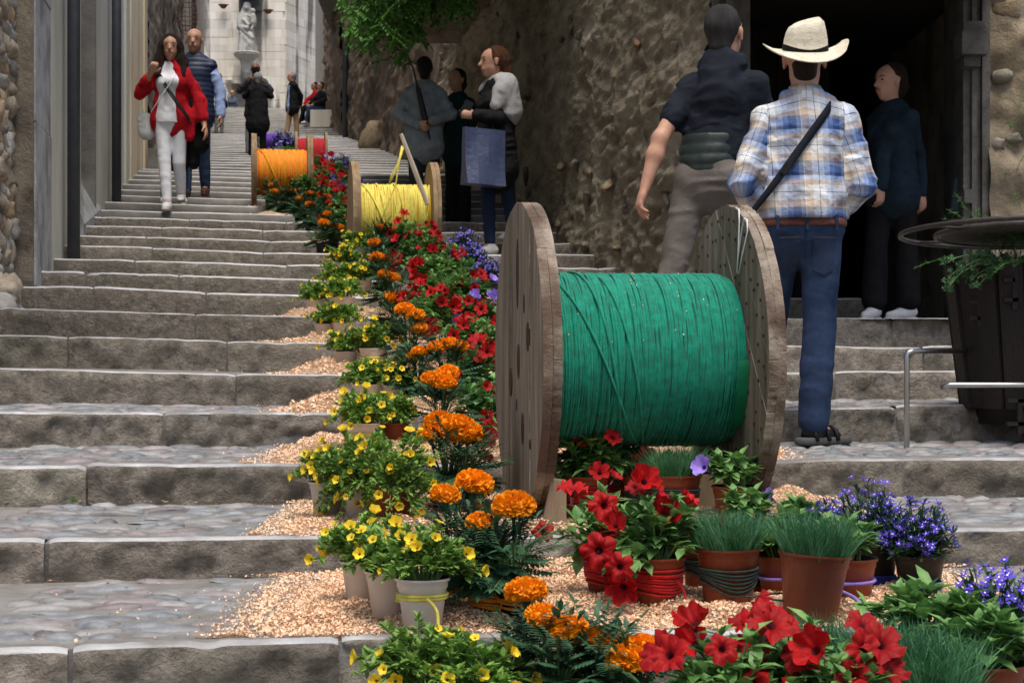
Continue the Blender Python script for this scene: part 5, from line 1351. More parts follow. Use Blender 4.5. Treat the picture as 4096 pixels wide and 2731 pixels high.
    def add(s, name, P, m, fold=0.0, freq=(9, 9, 16), seed=1, quilt=0.0, clipz=None, vox=None):
        V, F = sdf_mesh(P, vox or s.vox, fold * (1.0 if name in ('hair', 'trousers') else 1.7), freq, seed, quilt, clipz)
        me = npmesh(name, V, F, m, True); return link(name, me, s.root)
    def trousers(s, m, add=.0, flare=.0, waist=None, cuff=0.0, fold=.004, clip=None):
        P = [C(s.pel - Z3 * .02, s.pel + Z3 * (.10 if waist is None else waist), .150 + add, .132 + add, .05, s.flatd(.72))]
        if s.fem: P.append(C(s.hip[0] - s.d * .03, s.hip[1] - s.d * .03, .088 + add, None, .06))
        else: P.append(C(s.hip[0] - s.d * .03, s.hip[1] - s.d * .03, .072 + add, None, .06))
        for i in (0, 1):
            k, a = s.leg[i]; a2 = k.lerp(a, .98 - cuff)
            P += [C(s.hip[i], k, .084 + add, .060 + add, .03), C(k, k.lerp(a2, .4), .060 + add, .057 + add + flare * .5, .008), C(k.lerp(a2, .4), a2, .057 + add + flare * .5, .046 + add + flare, .006)]
        s.tp = P
        return s.add('trousers', P, m, fold, (7, 7, 15), 3, clipz=(None, clip))
    def shoes(s, m, sole=None, size=1.0):
        for i in (0, 1):
            a = s.leg[i][1]; f = s.footdir(i); b = a - Z3 * .045
            P = [C(a - f * .03 - Z3 * .03, b + f * .05, .042 * size, .040 * size, .03), C(b + f * .04, b + f * .14 * size - Z3 * .012, .040 * size, .030 * size, .03), C(a + Z3 * .01, a - Z3 * .03, .042, .042, .02)]
            o = s.add('shoe', P, m, clipz=(a.z - .078, None))
            P = [C(a - f * .035 - Z3 * .075, a + f * .15 * size - Z3 * .075, .044 * size, .036 * size, .02)]
            q = s.add('sole', P, sole or M_SOLE, clipz=(a.z - .088, a.z - .066)); q.parent = o
    def hair(s, m, kind='short', fold=.006):
        H, d, r = s.H, s.hd, s.hr
        if kind == 'short': P = [S_(H + Z3 * .045 - d * .028, .091, .02, (r, .88)), C(H - d * .05 + Z3 * .02, H - d * .055 - Z3 * .05, .06, .05, .03), S_(H + d * .085 - Z3 * .03, .085, 0, None, '-')]
        elif kind == 'balding': P = [C(H - d * .045 + Z3 * .03, H - d * .05 - Z3 * .045, .072, .055, .03), C(H + r * .064 + Z3 * .015 - d * .012, H - r * .064 + Z3 * .015 - d * .012, .022, None, .02), S_(H + d * .085 - Z3 * .02, .085, 0, None, '-'), S_(H + Z3 * .115 + d * .01, .05, 0, None, '-')]
        elif kind == 'bun': P = [S_(H + Z3 * .042 - d * .03, .094, .02, (r, .88)), C(H - d * .06, H - d * .075 - Z3 * .06, .055, .045, .03), S_(H - d * .12 + Z3 * -.02, .04, .02), S_(H + d * .085 - Z3 * .03, .088, 0, None, '-')]
        elif kind == 'pony': P = [S_(H + Z3 * .04 - d * .028, .096, .02, (r, .9)), C(H - d * .07, H - d * .08 - Z3 * .06, .06, .05, .03), C(H - d * .11 - Z3 * .05, H - d * .13 - Z3 * .16, .04, .02, .03), S_(H + d * .09 - Z3 * .03, .088, 0, None, '-')]
        elif kind == 'long':
            P = [S_(H + Z3 * .042 - d * .022, .097, .02, (r, .95))]
            for sg in (-1, 1): P += [C(H + r * .075 * sg + Z3 * .02 - d * .0, H + r * .10 * sg - Z3 * .13 - d * .01, .042, .05, .04), C(H + r * .10 * sg - Z3 * .13 - d * .01, s.nb + r * .115 * sg - Z3 * .10 + d * .075, .05, .028, .04)]
            P += [C(H - d * .07, s.nb - d * .07 - Z3 * .06, .08, .07, .05), C(H + d * .12 - Z3 * .045, H + d * .085 + Z3 * .01, .072, .06, 0, None, '-')]
        elif kind == 'crop': P = [S_(H + Z3 * .042 - d * .022, .091, .02, (r, .88)), C(H - d * .05, H - d * .05 - Z3 * .04, .062, .055, .03), S_(H + d * .09 - Z3 * .045, .098, 0, None, '-')]
        return s.add('hair', s.hx(P), m, fold, (26, 26, 9), 5)
    def strap(s, pts, m, r=.012, name='bag_strap'):
        mb = MB(); P = [Vector(p) for p in pts]
        for a, b in zip(P[:-1], P[1:]): pass
        V = []; F = []
        for i, p in enumerate(P):
            t = (P[min(i + 1, len(P) - 1)] - P[max(i - 1, 0)]).normalized(); c = Vector((s.wai.x, s.wai.y, p.z)); n = (p - c); n = (n - t * n.dot(t)).normalized(); b = t.cross(n)
            V += [p + b * r + n * .003, p - b * r + n * .003, p - b * r - n * .001, p + b * r - n * .001]
        for i in range(len(P) - 1):
            for j in range(4): F.append([i * 4 + j, i * 4 + (j + 1) % 4, (i + 1) * 4 + (j + 1) % 4, (i + 1) * 4 + j])
        mb.add(V, F); return mb.build(name, m, s.root, True)
M_SOLE = mat('shoe_sole', (.5, .48, .45), rough=.7)
M_WSHOE = cloth('white_canvas', (.62, .61, .60), (.7, .7, .69)); M_BSHOE = cloth('black_shoe', (.012, .012, .012), rough=.4)
M_BRSHOE = cloth('brown_leather_shoe', (.07, .03, .018), rough=.45)
M_WJEAN = cloth('white_denim', (.78, .79, .82), (.85, .86, .88), bump=.15); M_TEE = cloth('white_cotton', (.80, .80, .83), (.86, .86, .88))
M_RKNIT = cloth('red_knit', (.40, .008, .016), (.50, .014, .022), bump=.5, bs=140, rough=.95)
M_JEAN = cloth('blue_denim', (.018, .034, .075), (.045, .075, .14), sc=9, bs=220); M_DJEAN = cloth('dark_denim', (.014, .026, .060), (.032, .056, .115), sc=7, bs=220)
M_NAVY = cloth('navy_nylon', (.010, .016, .045), (.018, .028, .07), rough=.45, bump=.2, spec=.4); M_LBLUE = cloth('light_blue_shirt', (.27, .37, .62), (.34, .44, .70))
M_BLACK = cloth('black_wool', (.006, .006, .007), (.012, .012, .013)); M_BLKNY = cloth('black_nylon', (.008, .008, .009), rough=.45, spec=.4)
M_GREYJ = cloth('grey_linen', (.19, .22, .235), (.27, .30, .315), bump=.4); M_GTRS = cloth('grey_trousers', (.028, .032, .036)); M_LGREY = cloth('light_grey_knit', (.34, .34, .34), (.44, .44, .44), bump=.5)
M_KHAKI = cloth('khaki_chino', (.25, .16, .085), (.32, .21, .12)); M_GPANT = cloth('grey_pants', (.16, .175, .18)); M_TAUPE = cloth('taupe_trousers', (.115, .10, .088), (.15, .13, .115))
M_TEAL = cloth('dark_teal_knit', (.004, .022, .022)); M_OLIVE = cloth('dark_green_down', (.014, .022, .019), (.022, .032, .028), rough=.45, spec=.35, bump=.15)
M_DNAVY = cloth('dark_navy_knit', (.009, .011, .018), (.015, .018, .027)); M_DENJ = cloth('denim_jacket', (.010, .018, .028), (.018, .03, .045)); M_GDOWN = cloth('grey_down', (.08, .085, .09), rough=.5)
M_WBAG = cloth('white_leather', (.55, .56, .52), rough=.45, spec=.4); M_BLUEBAG = mat('blue_paper_bag', (.045, .06, .125), (.06, .078, .155), scale=5, rough=.36, bump=.25, bscale=3.5, bdist=.08, spec=.5)
M_LEATH = cloth('brown_belt', (.10, .026, .014), (.15, .042, .022), rough=.45, spec=.45, bump=.5, bs=60)

def feet(px, k, v): return on_step(px, k, v)
# woman in the red cardigan
q = feet(393, 15, .12)
p = Person('woman in an open red cardigan and white jeans walking down', q, 1.79, face=3, head=6, female=True, vox=.0105,
           legs=[((-.055, -.06, .50), (-.02, -.10, .088)), ((.075, .02, .50), (.07, .16, .20))],
           arms=[((-.30, -.02, 1.18), (-.17, -.17, 1.36)), ((.285, .0, 1.10), (.34, -.05, .86))], chest=(0, -.01))
p.fd = [Vector((.05, -1, -.05)).normalized(), Vector((.1, -1, -.35)).normalized()]
p.body(curls=(1.5, .5), thumbs=[(1, 0, 0), (0, -1, 0)]); p.trousers(M_WJEAN, .002, cuff=.06, fold=.003); p.shoes(M_WSHOE)
Pt = p.torso(.010, hem=.90, sleeves=None); Pt[0] = C(p.pel, p.pel - Z3 * .06, .158, .158, .05, p.flatd(.82)); p.add('t_shirt', Pt, M_TEE, .004, (8, 8, 14), 4, clipz=(.875, None))
P = p.torso(.024, hem=.90, loose=.008, cuff=.32, sl_add=.02); P[0] = C(p.pel, Vector((.03, .02, .90)), .16, .16, .05, p.flatd(.8)); P.append(C((.18, -.0, .95), (.18, .0, .76), .075, .05, .05)); P.append(C((-.14, .0, .95), (-.15, .0, .86), .06, .05, .05))
P += [C((-.04, -.225, 1.56), (-.06, -.25, .4), .16, .20, 0, None, '-')]
p.add('cardigan', P, M_RKNIT, .010, (9, 9, 6), 6)
p.hair(H_DARK, 'long', .010)
p.strap([(-.14, .0, 1.44), (-.10, -.13, 1.36), (.0, -.165, 1.2), (.10, -.16, 1.05), (.19, -.09, .92), (.24, .0, .84)], M_BLKNY, .02)
p.strap([(.12, -.05, 1.43), (.05, -.15, 1.3), (-.08, -.175, 1.1), (-.18, -.1, .98)], M_WBAG, .006)
o = p.add('white_bag', [C((-.27, .02, .93), (-.25, .03, .80), .075, .085, .03, ((0, 1, 0), .6))], M_WBAG, .004)
o = p.add('black_bag', [C((.27, .06, .82), (.28, .06, .68), .08, .09, .03, ((0, 1, 0), .6)), C((.2, .12, .8), (.2, .12, .5), .07, .06, .03)], M_BLACK, .006)
# woman hidden behind her
q = feet(405, 16, .3)
p = Person('dark-haired woman in black half hidden behind the red cardigan', q, 1.62, face=10, head=40, female=True, vox=.015, legs=[((-.12, 0, .49), (-.13, -.05, .09)), None])
p.body(); p.trousers(M_DJEAN); p.shoes(M_WSHOE); p.add('coat', p.torso(.03, hem=.62, loose=.02), M_BLACK, .006); p.hair(H_DARK, 'long', .01)
# man in the navy vest
q = feet(447, 17, .3)
p = Person('tall man in a navy quilted vest, light blue shirt and jeans', q, 1.91, face=5, head=2, vox=.011, legs=[((-.08, -.02, .49), (-.07, -.08, .088)), ((.09, .03, .5), (.09, .12, .13))], arms=[None, ((.255, .03, 1.13), (.27, -.02, .87))])
p.body(curls=(.5, .6)); p.trousers(M_JEAN, .004); p.shoes(M_BRSHOE, M_BRSHOE)
p.add('shirt', p.torso(.008, hem=.85, sl_add=.016), M_LBLUE, .006, (9, 9, 14), 7); p.add('vest', p.torso(.027, hem=.86, sleeves=None, loose=.01), M_NAVY, 0, quilt=.008)
p.add('collar', [C(p.nb + p.r * .03 + p.d * .01, p.nb - p.r * .03 + p.d * .01, .068, None, .02), S_(p.nb + Z3 * .06, .062, 0, None, '-')], M_NAVY)
p.hair(H_DARK, 'balding', .004)
p.add('beard', [C(p.H + p.hd * .045 - Z3 * .075, p.H + p.hd * .05 - Z3 * .09, .035, .032, .02)], mat('stubble', (.10, .05, .035), (.16, .085, .06), scale=30, rough=.8))
# far woman with a shoulder bag
q = feet(503, 45, .5)
p = Person('woman in grey trousers and white cardigan with a crossbody bag', q, 1.66, face=10, head=0, female=True, vox=.02, arms=[((-.22, 0, 1.15), (-.2, -.1, .95)), ((.22, 0, 1.15), (.2, -.05, .95))])
p.body(); p.trousers(M_GPANT); p.shoes(M_BSHOE, M_BSHOE); p.add('cardigan', p.torso(.02, hem=.85), cloth('off_white_knit', (.5, .48, .45)), .005)
p.add('top', [C(p.che + p.d * .05, p.wai + p.d * .06, .1, .1, .03, p.flatd(.6))], cloth('brown_print', (.16, .12, .12), (.45, .42, .42), sc=20)); p.hair(H_AUB, 'crop')
p.strap([(-.1, -.06, 1.42), (.0, -.14, 1.2), (.12, -.12, 1.0)], M_BLACK, .015); p.add('bag', [C((.16, -.1, .95), (.17, -.1, .82), .08, .09, .03)], M_BLACK)
# pair: woman in the long black coat seen from behind, man photographing
q = feet(592, 29, .4)
p = Person('grey-haired person in a long black coat with a pink scarf, back turned', q, 1.52, face=180, female=True, vox=.014, legs=[((.10, .02, .49), (.10, .0, .09)), ((-.12, .02, .49), (-.14, .0, .09))], arms=[((.26, .06, 1.30), (.13, .22, 1.38)), ((-.26, .06, 1.30), (-.13, .22, 1.38))])
p.body(); p.trousers(M_BLACK, .01); p.shoes(M_BSHOE, M_BSHOE); p.add('coat', p.torso(.04, hem=.70, loose=.04, sl_add=.03), M_BLACK, .01, (6, 6, 6))
p.add('scarf', [C(p.nb + p.r * .06, p.nb - p.r * .06, .06, None, .02)], cloth('pink_scarf', (.42, .02, .12))); p.hair(H_GREY, 'short', .008)
q = feet(588, 30, .5)
p = Person('grey-haired man raising a camera to his face above the black coat', q, 1.74, face=0, pitch=1, vox=.014, skin=SK_B, legs=[((-.13, 0, .49), (-.14, -.02, .09)), None], arms=[((-.28, -.1, 1.22), (-.1, -.24, 1.36)), ((.28, -.1, 1.22), (.1, -.24, 1.36))])
p.body(curls=(1.2, 1.2), thumbs=[(1, 0, .3), (-1, 0, .3)]); p.trousers(M_GPANT, .01); p.shoes(M_BSHOE, M_BSHOE); p.add('jacket', p.torso(.03, hem=.8, loose=.02, sl_add=.02), cloth('dark_grey_jacket', (.03, .033, .038), rough=.5), .008); p.hair(H_GREY, 'balding')
mb = MB(); mb.box(p.H + Vector((.02, -.15, -.02)), (.13, .05, .09)); mb.lathe([(.035, 0), (.035, .06)], 12, p.H + Vector((.02, -.16, -.05))); mb.build('camera', M_BSHOE, p.root)
# man in khaki, profile
q = feet(672, 43, .5)
p = Person('man in black jacket and khaki chinos standing in profile', q, 1.74, face=-60, head=-80, vox=.017, legs=[((-.10, 0, .49), (-.16, -.05, .088)), ((.10, 0, .49), (.11, 0, .088))], arms=[((-.1, .15, 1.15), (-.06, .16, .95)), ((.22, -.02, 1.13), (.20, .06, .92))])
p.body(); p.trousers(M_KHAKI, .012); p.shoes(cloth('tan_shoe', (.16, .09, .05)), M_BRSHOE); p.add('shirt', p.torso(.012, hem=.86, sleeves=None), M_LBLUE, .004)
P = p.torso(.03, hem=.80, loose=.015, sl_add=.02) + [C(p.nb + p.d * .22, p.pel + p.d * .25 - Z3 * .2, .13, .15, 0, None, '-')]; p.add('jacket', P, M_BLACK, .006); p.hair(H_GREY, 'short')
p.add('beard', [C(p.H + p.hd * .04 - Z3 * .07, p.H + p.hd * .05 - Z3 * .085, .042, .035, .02)], H_GREY)
# people sitting at the top right
for (px, Y, lab, top, tr, face, hr) in ((737, 51.5, 'seated person in dark top and jeans on the right ledge', M_BLACK, M_JEAN, -50, H_DARK), (724, 52.5, 'seated person in red and black trousers on the right ledge', M_RKNIT, M_BLACK, -60, H_DARK)):
    q = W(px, 240, Y); k_, zf = floor_at(q.x, Y); q.z = zf
    p = Person(lab, q, 1.72, face=face, vox=.022, sit=.52, legs=[((-.36, -.22, .55), (-.34, -.2, .10)), ((-.28, -.33, .55), (-.42, -.3, .14))], arms=[((-.25, -.05, .8), (-.3, -.2, .65)), ((.15, -.15, .8), (-.15, -.28, .66))])
    p.body(); p.trousers(tr, .006); p.shoes(M_WSHOE if tr is M_JEAN else M_BSHOE); p.add('top', p.torso(.02, sleeves='long'), top, .005); p.hair(hr, 'short')
mb = MB(); q = W(742, 240, 52); zf = floor_at(q.x, 52)[1]; mb.box((q.x + .12, 52, zf + .18), (.75, 2.2, .5)); tag(mb.build('stone_ledge', M_ASH), 'low stone ledge the seated pair sit on', 'ledge')
q = W(534, 236, YT + 1.6); q.z = ZT - .42
p = Person('seated person with auburn hair and sunglasses at the top of the stairs', q, 1.6, face=0, female=True, vox=.022, sit=.5, legs=[((-.1, -.3, .5), (-.1, -.32, .1)), ((.1, -.3, .5), (.1, -.32, .1))], skin=SK_A)
p.body(); p.trousers(M_DJEAN); p.shoes(M_BSHOE); p.add('jacket', p.torso(.025), cloth('slate_jacket', (.07, .09, .12)), .005); p.hair(H_AUB, 'crop')
mb = MB(); mb.box(p.H + p.hd * .095 + Z3 * .012, (.13, .02, .035)); mb.build('sunglasses', M_BSHOE, p.root)

# man in the grey jacket with the umbrella
q = feet(975, 14, .35)
p = Person('man in a grey linen jacket holding a furled umbrella behind his back', q, 1.66, face=180, vox=.012, arms=[((.285, -.02, 1.16), (.07, -.19, 1.06)), ((-.285, -.02, 1.16), (-.03, -.20, 1.02))], legs=[((.08, 0, .49), (.08, 0, .088)), ((-.09, -.03, .49), (-.09, -.02, .088))])
p.body(curls=(1.3, 1.3), thumbs=[(0, 0, 1), (0, 0, 1)]); p.trousers(M_GTRS, .014); p.shoes(M_BSHOE, M_BSHOE); p.add('jacket', p.torso(.03, hem=.84, loose=.02, sl_add=.018, cuff=.08), M_GREYJ, .010, (9, 9, 12), 9)
p.add('collar', [C(p.nb + p.r * .04, p.nb - p.r * .04, .062, None, .02), S_(p.nb + Z3 * .065, .058, 0, None, '-')], M_GREYJ); p.hair(mat('black_hair', (.006, .005, .005), (.02, .016, .014), scale=10, rough=.5, bump=.8, bscale=40, stretch=(5, 5, .6)), 'short')
rt = p
mb = MB(); a0, a1 = Vector((-.11, -.20, 1.62)), Vector((.07, -.235, .86)); mb.tube([a0, a0.lerp(a1, .22), a0.lerp(a1, .3), a0.lerp(a1, .7), a1 - (a1 - a0) * .08, a1], [.008, .009, .026, .034, .012, .005], 10)
hk = []; t0 = (a0 - a1).normalized()
for a in np.linspace(0, math.pi * 1.15, 10): hk.append(a0 + t0 * (.05 * math.sin(a)) + Vector((-1, 0, -.2)).normalized() * (.05 - .05 * math.cos(a)))
mb2 = MB(); mb2.tube(hk, .009, 8)
um = mb.build('umbrella', M_BLKNY, None, True, loc=p.pos); um.scale = (p.sc,) * 3; tag(um, 'furled black umbrella with a hooked handle held behind the grey jacket', 'umbrella')
mb2.build('handle', mat('umbrella_wood', (.05, .02, .012), rough=.35), um, True)
# woman in dark teal beside him
q = feet(1052, 14, .9)
p = Person('dark-haired woman in dark teal clothes looking back over her shoulder', q, 1.62, face=150, head=-35, female=True, vox=.012, arms=[((.2, .0, 1.14), (.16, .1, .95)), ((-.2, 0, 1.14), (-.1, .12, 1.0))])
p.body(); p.trousers(M_BLACK, .01, flare=.02); p.shoes(cloth('tan_sandal', (.2, .11, .07))); p.add('sweater', p.torso(.022, hem=.84), M_TEAL, .006); p.hair(H_DARK, 'bun')
# woman with the blue paper bag
q = feet(1140, 11, .62)
p = Person('woman in black with a grey sweater over her shoulders and a white sneaker', q, 1.84, face=-55, head=-72, female=True, vox=.0105, legs=[((-.07, -.05, .50), (-.05, -.06, .088)), ((.10, .08, .52), (.14, .14, .24))], arms=[((.02, -.16, 1.14), (-.17, -.20, 1.16)), ((.10, .14, 1.13), (-.04, .10, 1.08))], chest=(0, 0))
p.fd = [Vector((-1, -.35, 0)).normalized(), Vector((-1, -.35, -.3)).normalized()]
p.body(curls=(1.0, 1.2), thumbs=[(0, 0, 1), None]); p.trousers(cloth('navy_denim', (.014, .024, .055)), .0, cuff=.08); p.shoes(M_WSHOE, mat('tan_sole', (.35, .26, .16), rough=.7)); p.add('tunic', p.torso(.022, hem=.74, loose=.02, sl_add=.018, cuff=.05), M_BLACK, .006)
P = [C(p.sh[0] + Z3 * .035, p.sh[1] + Z3 * .035, .068, None, .05), C(p.nb - p.d * .05 - Z3 * .03 - p.r * .09, p.nb - p.d * .08 - Z3 * .25 - p.r * .09, .10, .11, .05, p.flatd(.8)), C(p.nb - p.d * .05 - Z3 * .03 + p.r * .09, p.nb - p.d * .08 - Z3 * .22 + p.r * .07, .10, .10, .05, p.flatd(.8)), C(p.sh[1] + Z3 * .03, p.sh[1] - p.d * .05 - Z3 * .17, .085, .095, .05), C(p.sh[1] + p.d * .05, p.sh[1] + p.d * .10 - Z3 * .13, .06, .045, .05), C(p.nb + p.r * .02 - p.d * .01, p.nb - p.r * .02 - p.d * .01, .085, None, .03), S_(p.nb + Z3 * .09 + p.d * .02, .06, 0, None, '-')]
p.add('draped_sweater', P, M_LGREY, .007, (9, 9, 7), 3); p.hair(H_AUB, 'pony', .006)
mb = MB(); mb.box(Vector(p.arm[0][1]) + Vector((-.075, -.02, .055)), (.075, .012, .13), Matrix.Rotation(.5, 3, 'Y')); ph = mb.build('phone', M_BSHOE, None, loc=p.pos); ph.scale = (p.sc,) * 3; tag(ph, 'dark phone held up by the woman with the blue bag', 'phone')
# the bag: open-topped creased paper bag
bp = p.pos + Vector((-.165, -.26, .0)); zt, zb = 1.10, .61
mb = MB(); nx, nz = 8, 9; V = []; F = []
def bag_ring(t):
    wd = (.175 - .01 * t) * 1.06; dp = .03 + .075 * t ** 1.6; pts = []
    for i in range(nx): pts.append((-wd + 2 * wd * i / (nx - 1), -dp))
    for i in range(nx): pts.append((wd - 2 * wd * i / (nx - 1), dp))
    return pts
for j in range(nz):
    t = j / (nz - 1)
    for i, (x, y) in enumerate(bag_ring(t)):
        cre = (.012 * math.sin(i * .9 + j * .35) + .006 * math.sin(i * 1.9 - j * .9)) * (1 - abs(2 * t - 1) * .4)
        V.append((x + .02 * t, y + cre + (.0 if i < nx else 0), zt + (zb - zt) * t))
n = 2 * nx
for j in range(nz - 1):
    for i in range(n): F.append([j * n + i, (j + 1) * n + i, (j + 1) * n + (i + 1) % n, j * n + (i + 1) % n])
F.append([(nz - 1) * n + i for i in range(n)])
mb.add(V, F); bg = mb.build('paper_bag', M_BLUEBAG, None, False, loc=bp, rot=(0, .06, .35)); tag(bg, 'large creased blue paper shopping bag hanging from the woman in black', 'bag')
mb = MB()
for yy in (-.03, .03): mb.tube([(-.07, yy, zt), (-.05, yy * .5 + .04, zt + .06), (.0, yy * .3 + .08, zt + .11), (.07, yy * .5 + .04, zt + .06), (.08, yy, zt)], .004, 5)
mb.build('handle', M_BLACK, bg, True)

# man with the dark hooded sweater and rolled vest
q = feet(1628, 5, .08)
p = Person('balding man in dark hooded top and taupe trousers stepping up to the doorway', q, 1.82, face=160, head=150, vox=.0085,
           legs=[((.14, .14, .58), (.16, .26, .26)), ((-.17, -.02, .50), (-.33, -.05, .088))], arms=[((.30, .05, 1.15), (.30, .12, .92)), ((-.235, -.03, 1.12), (-.31, -.06, .885))], chest=(.06, .03))
p.body(curls=(.6, .75), thumbs=[None, (0, 1, 0)]); p.trousers(M_TAUPE, .006, flare=.012, fold=.008); p.shoes(M_BRSHOE, M_BRSHOE)
p.add('polo_shirt', p.torso(.0, sleeves='short', sl_add=.006), M_DNAVY, .005); P = [C(p.pel + Z3 * .07, p.wai + Z3 * .08, .150, .143, .04, p.flatd(.78))]
p.add('rolled_vest', P, M_OLIVE, .003, quilt=.007, clipz=(.945, 1.14))
P = [C(p.che + Z3 * .0, p.nb - Z3 * .02, .142, .085, .05, p.flatd(.75)), C(p.wai + Z3 * .10, p.che, .136, .150, .05, p.flatd(.74)), C(p.sh[0], p.sh[1], .052, None, .05), C(p.sh[0] + Z3 * .0, p.sh[0].lerp(p.arm[0][0], .4), .056, .05, .03), C(p.nb - p.d * .05 + Z3 * .01, p.nb - p.d * .10 - Z3 * .13, .095, .10, .04, p.flatd(.6)), C(p.nb + p.r * .06 + Z3 * .02, p.nb - p.r * .06 + Z3 * .02, .06, None, .03), S_(p.nb + Z3 * .085 + p.d * .02, .062, 0, None, '-')]
p.add('hooded_sweater', P, M_DNAVY, .0065, (9, 9, 15), 5, clipz=(1.10, None))
p.hair(mat('near_black_hair', (.008, .007, .007), (.03, .025, .023), scale=14, rough=.5, bump=.6, bscale=60, stretch=(5, 5, .8)), 'short', .003)

# man in the straw hat
q = feet(1842, 3, .80)
p = Person('man in a straw hat, blue plaid shirt and jeans seen from behind', q, 1.735, face=178, head=172, vox=.0085,
           legs=[((.075, .0, .50), (.045, -.02, .088)), ((-.11, .12, .56), (-.13, .26, .24))], arms=[((.25, -.05, 1.10), (.17, .14, .98)), ((-.255, -.04, 1.10), (-.17, .16, .98))], chest=(.01, .0))
p.fd = [Vector((.75, .5, 0)).normalized(), Vector((.1, 1, 0)).normalized()]
p.body(); p.trousers(M_DJEAN, .008, flare=.012, waist=.06, cuff=.02, fold=.0045, clip=.952); p.add('hair', [C(p.H - p.hd * .045 + Z3 * .0, p.H - p.hd * .048 - Z3 * .05, .062, .052, .03)], H_GREY if False else H_DARK, .003)
# sandal
a = p.leg[0][1]; f = p.fd[0]
p.add('sock', [C(a + Z3 * .04, a - Z3 * .03, .042, .04, .02), C(a - Z3 * .035, a - Z3 * .055 + f * .12, .038, .03, .02)], M_BLKNY)
o = p.add('sandal', [C(a - f * .045 - Z3 * .072, a + f * .165 - Z3 * .072, .046, .042, .02)], mat('sandal_sole', (.07, .07, .07), rough=.8), clipz=(a.z - .088, a.z - .055))
for t in (-.02, .05, .10):
    mb = MB(); c = a + f * t - Z3 * .05; s_ = Vector((-f.y, f.x, 0)); mb.tube([c + s_ * .045 - Z3 * .02, c + s_ * .035 + Z3 * .02, c + Z3 * .035, c - s_ * .035 + Z3 * .02, c - s_ * .045 - Z3 * .02], .011, 6); b = mb.build('strap', M_BSHOE, o, True)
# plaid shirt with cloth coordinates
def plaid_material():
    m = bpy.data.materials.new('plaid_cotton'); m.use_nodes = True; nt = m.node_tree; N = nt.nodes; L = nt.links; b = N['Principled BSDF']
    at = N.new('ShaderNodeAttribute'); at.attribute_name = 'cloth_uv'; sp = N.new('ShaderNodeSeparateXYZ'); L.new(at.outputs['Vector'], sp.inputs[0])
    def ramp(out, period, stops, off):
        mu = N.new('ShaderNodeMath'); mu.operation = 'MULTIPLY_ADD'; mu.inputs[1].default_value = 1 / period; mu.inputs[2].default_value = off; L.new(out, mu.inputs[0])
        fr = N.new('ShaderNodeMath'); fr.operation = 'FRACT'; L.new(mu.outputs[0], fr.inputs[0])
        cr = N.new('ShaderNodeValToRGB'); cr.color_ramp.interpolation = 'CONSTANT'; e = cr.color_ramp.elements
        e[0].position = 0; e[0].color = (*stops[0][1], 1); e[1].position = stops[1][0]; e[1].color = (*stops[1][1], 1)
        for p_, c_ in stops[2:]: q_ = e.new(p_); q_.color = (*c_, 1)
        L.new(fr.outputs[0], cr.inputs[0]); return cr.outputs[0]
    navy, mid, sky_, wht, tan, gry = (.035, .07, .20), (.13, .21, .42), (.42, .52, .70), (.78, .79, .78), (.62, .50, .38), (.24, .28, .36)
    va = ramp(sp.outputs[0], .185, [(0, navy), (.17, gry), (.27, wht), (.29, tan), (.46, wht), (.60, navy), (.62, wht), (.74, sky_), (.88, mid)], .42)
    vb = ramp(sp.outputs[1], .195, [(0, mid), (.14, gry), (.24, tan), (.40, wht), (.56, navy), (.575, wht), (.72, tan), (.82, sky_), (.92, navy)], .15)
    mx = N.new('ShaderNodeMix'); mx.data_type = 'RGBA'; mx.blend_type = 'MIX'; mx.inputs['Factor'].default_value = .5; L.new(va, mx.inputs['A']); L.new(vb, mx.inputs['B'])
    mm = N.new('ShaderNodeMix'); mm.data_type = 'RGBA'; mm.blend_type = 'MULTIPLY'; mm.inputs['Factor'].default_value = .35; L.new(mx.outputs['Result'], mm.inputs['A']); L.new(vb, mm.inputs['B'])
    L.new(mm.outputs['Result'], b.inputs['Base Color']); b.inputs['Roughness'].default_value = .85; b.inputs['Specular IOR Level'].default_value = .15
    tc = N.new('ShaderNodeTexCoord'); nb = N.new('ShaderNodeTexNoise'); nb.inputs['Scale'].default_value = 22; nb.inputs['Detail'].default_value = 5; nb.inputs['Distortion'].default_value = 1.0; L.new(tc.outputs['Object'], nb.inputs['Vector'])
    bu = N.new('ShaderNodeBump'); bu.inputs['Strength'].default_value = .5; bu.inputs['Distance'].default_value = .02; L.new(nb.outputs['Fac'], bu.inputs['Height']); L.new(bu.outputs[0], b.inputs['Normal'])
    return m
P = p.torso(.018, hem=.885, cuff=.22, loose=.025, sl_add=.015)
P.append(C(p.pel + Z3 * .05, p.pel + Z3 * .10, .182, .184, .03, p.flatd(.8)))
V, F = sdf_mesh(P, p.vox, .013, (10, 10, 17), 12, clipz=(.95, None))
me = npmesh('shirt', V, F, plaid_material(), True)
def segd(V, a, b):
    a, b = A3(a), A3(b); ba = b - a; t = np.clip(((V - a) @ ba) / (ba @ ba), 0, 1); return np.linalg.norm(V - a - t[:, None] * ba, axis=1), t * np.linalg.norm(ba)
uv = np.zeros((len(V), 3)); uv[:, 0] = V[:, 0] - p.che.x + .04 * (V[:, 2] - 1.2); uv[:, 1] = V[:, 2] + .25 * np.abs(V[:, 0]) * (V[:, 2] > 1.38)
dt = np.abs(V[:, 0] - p.che.x) - .175
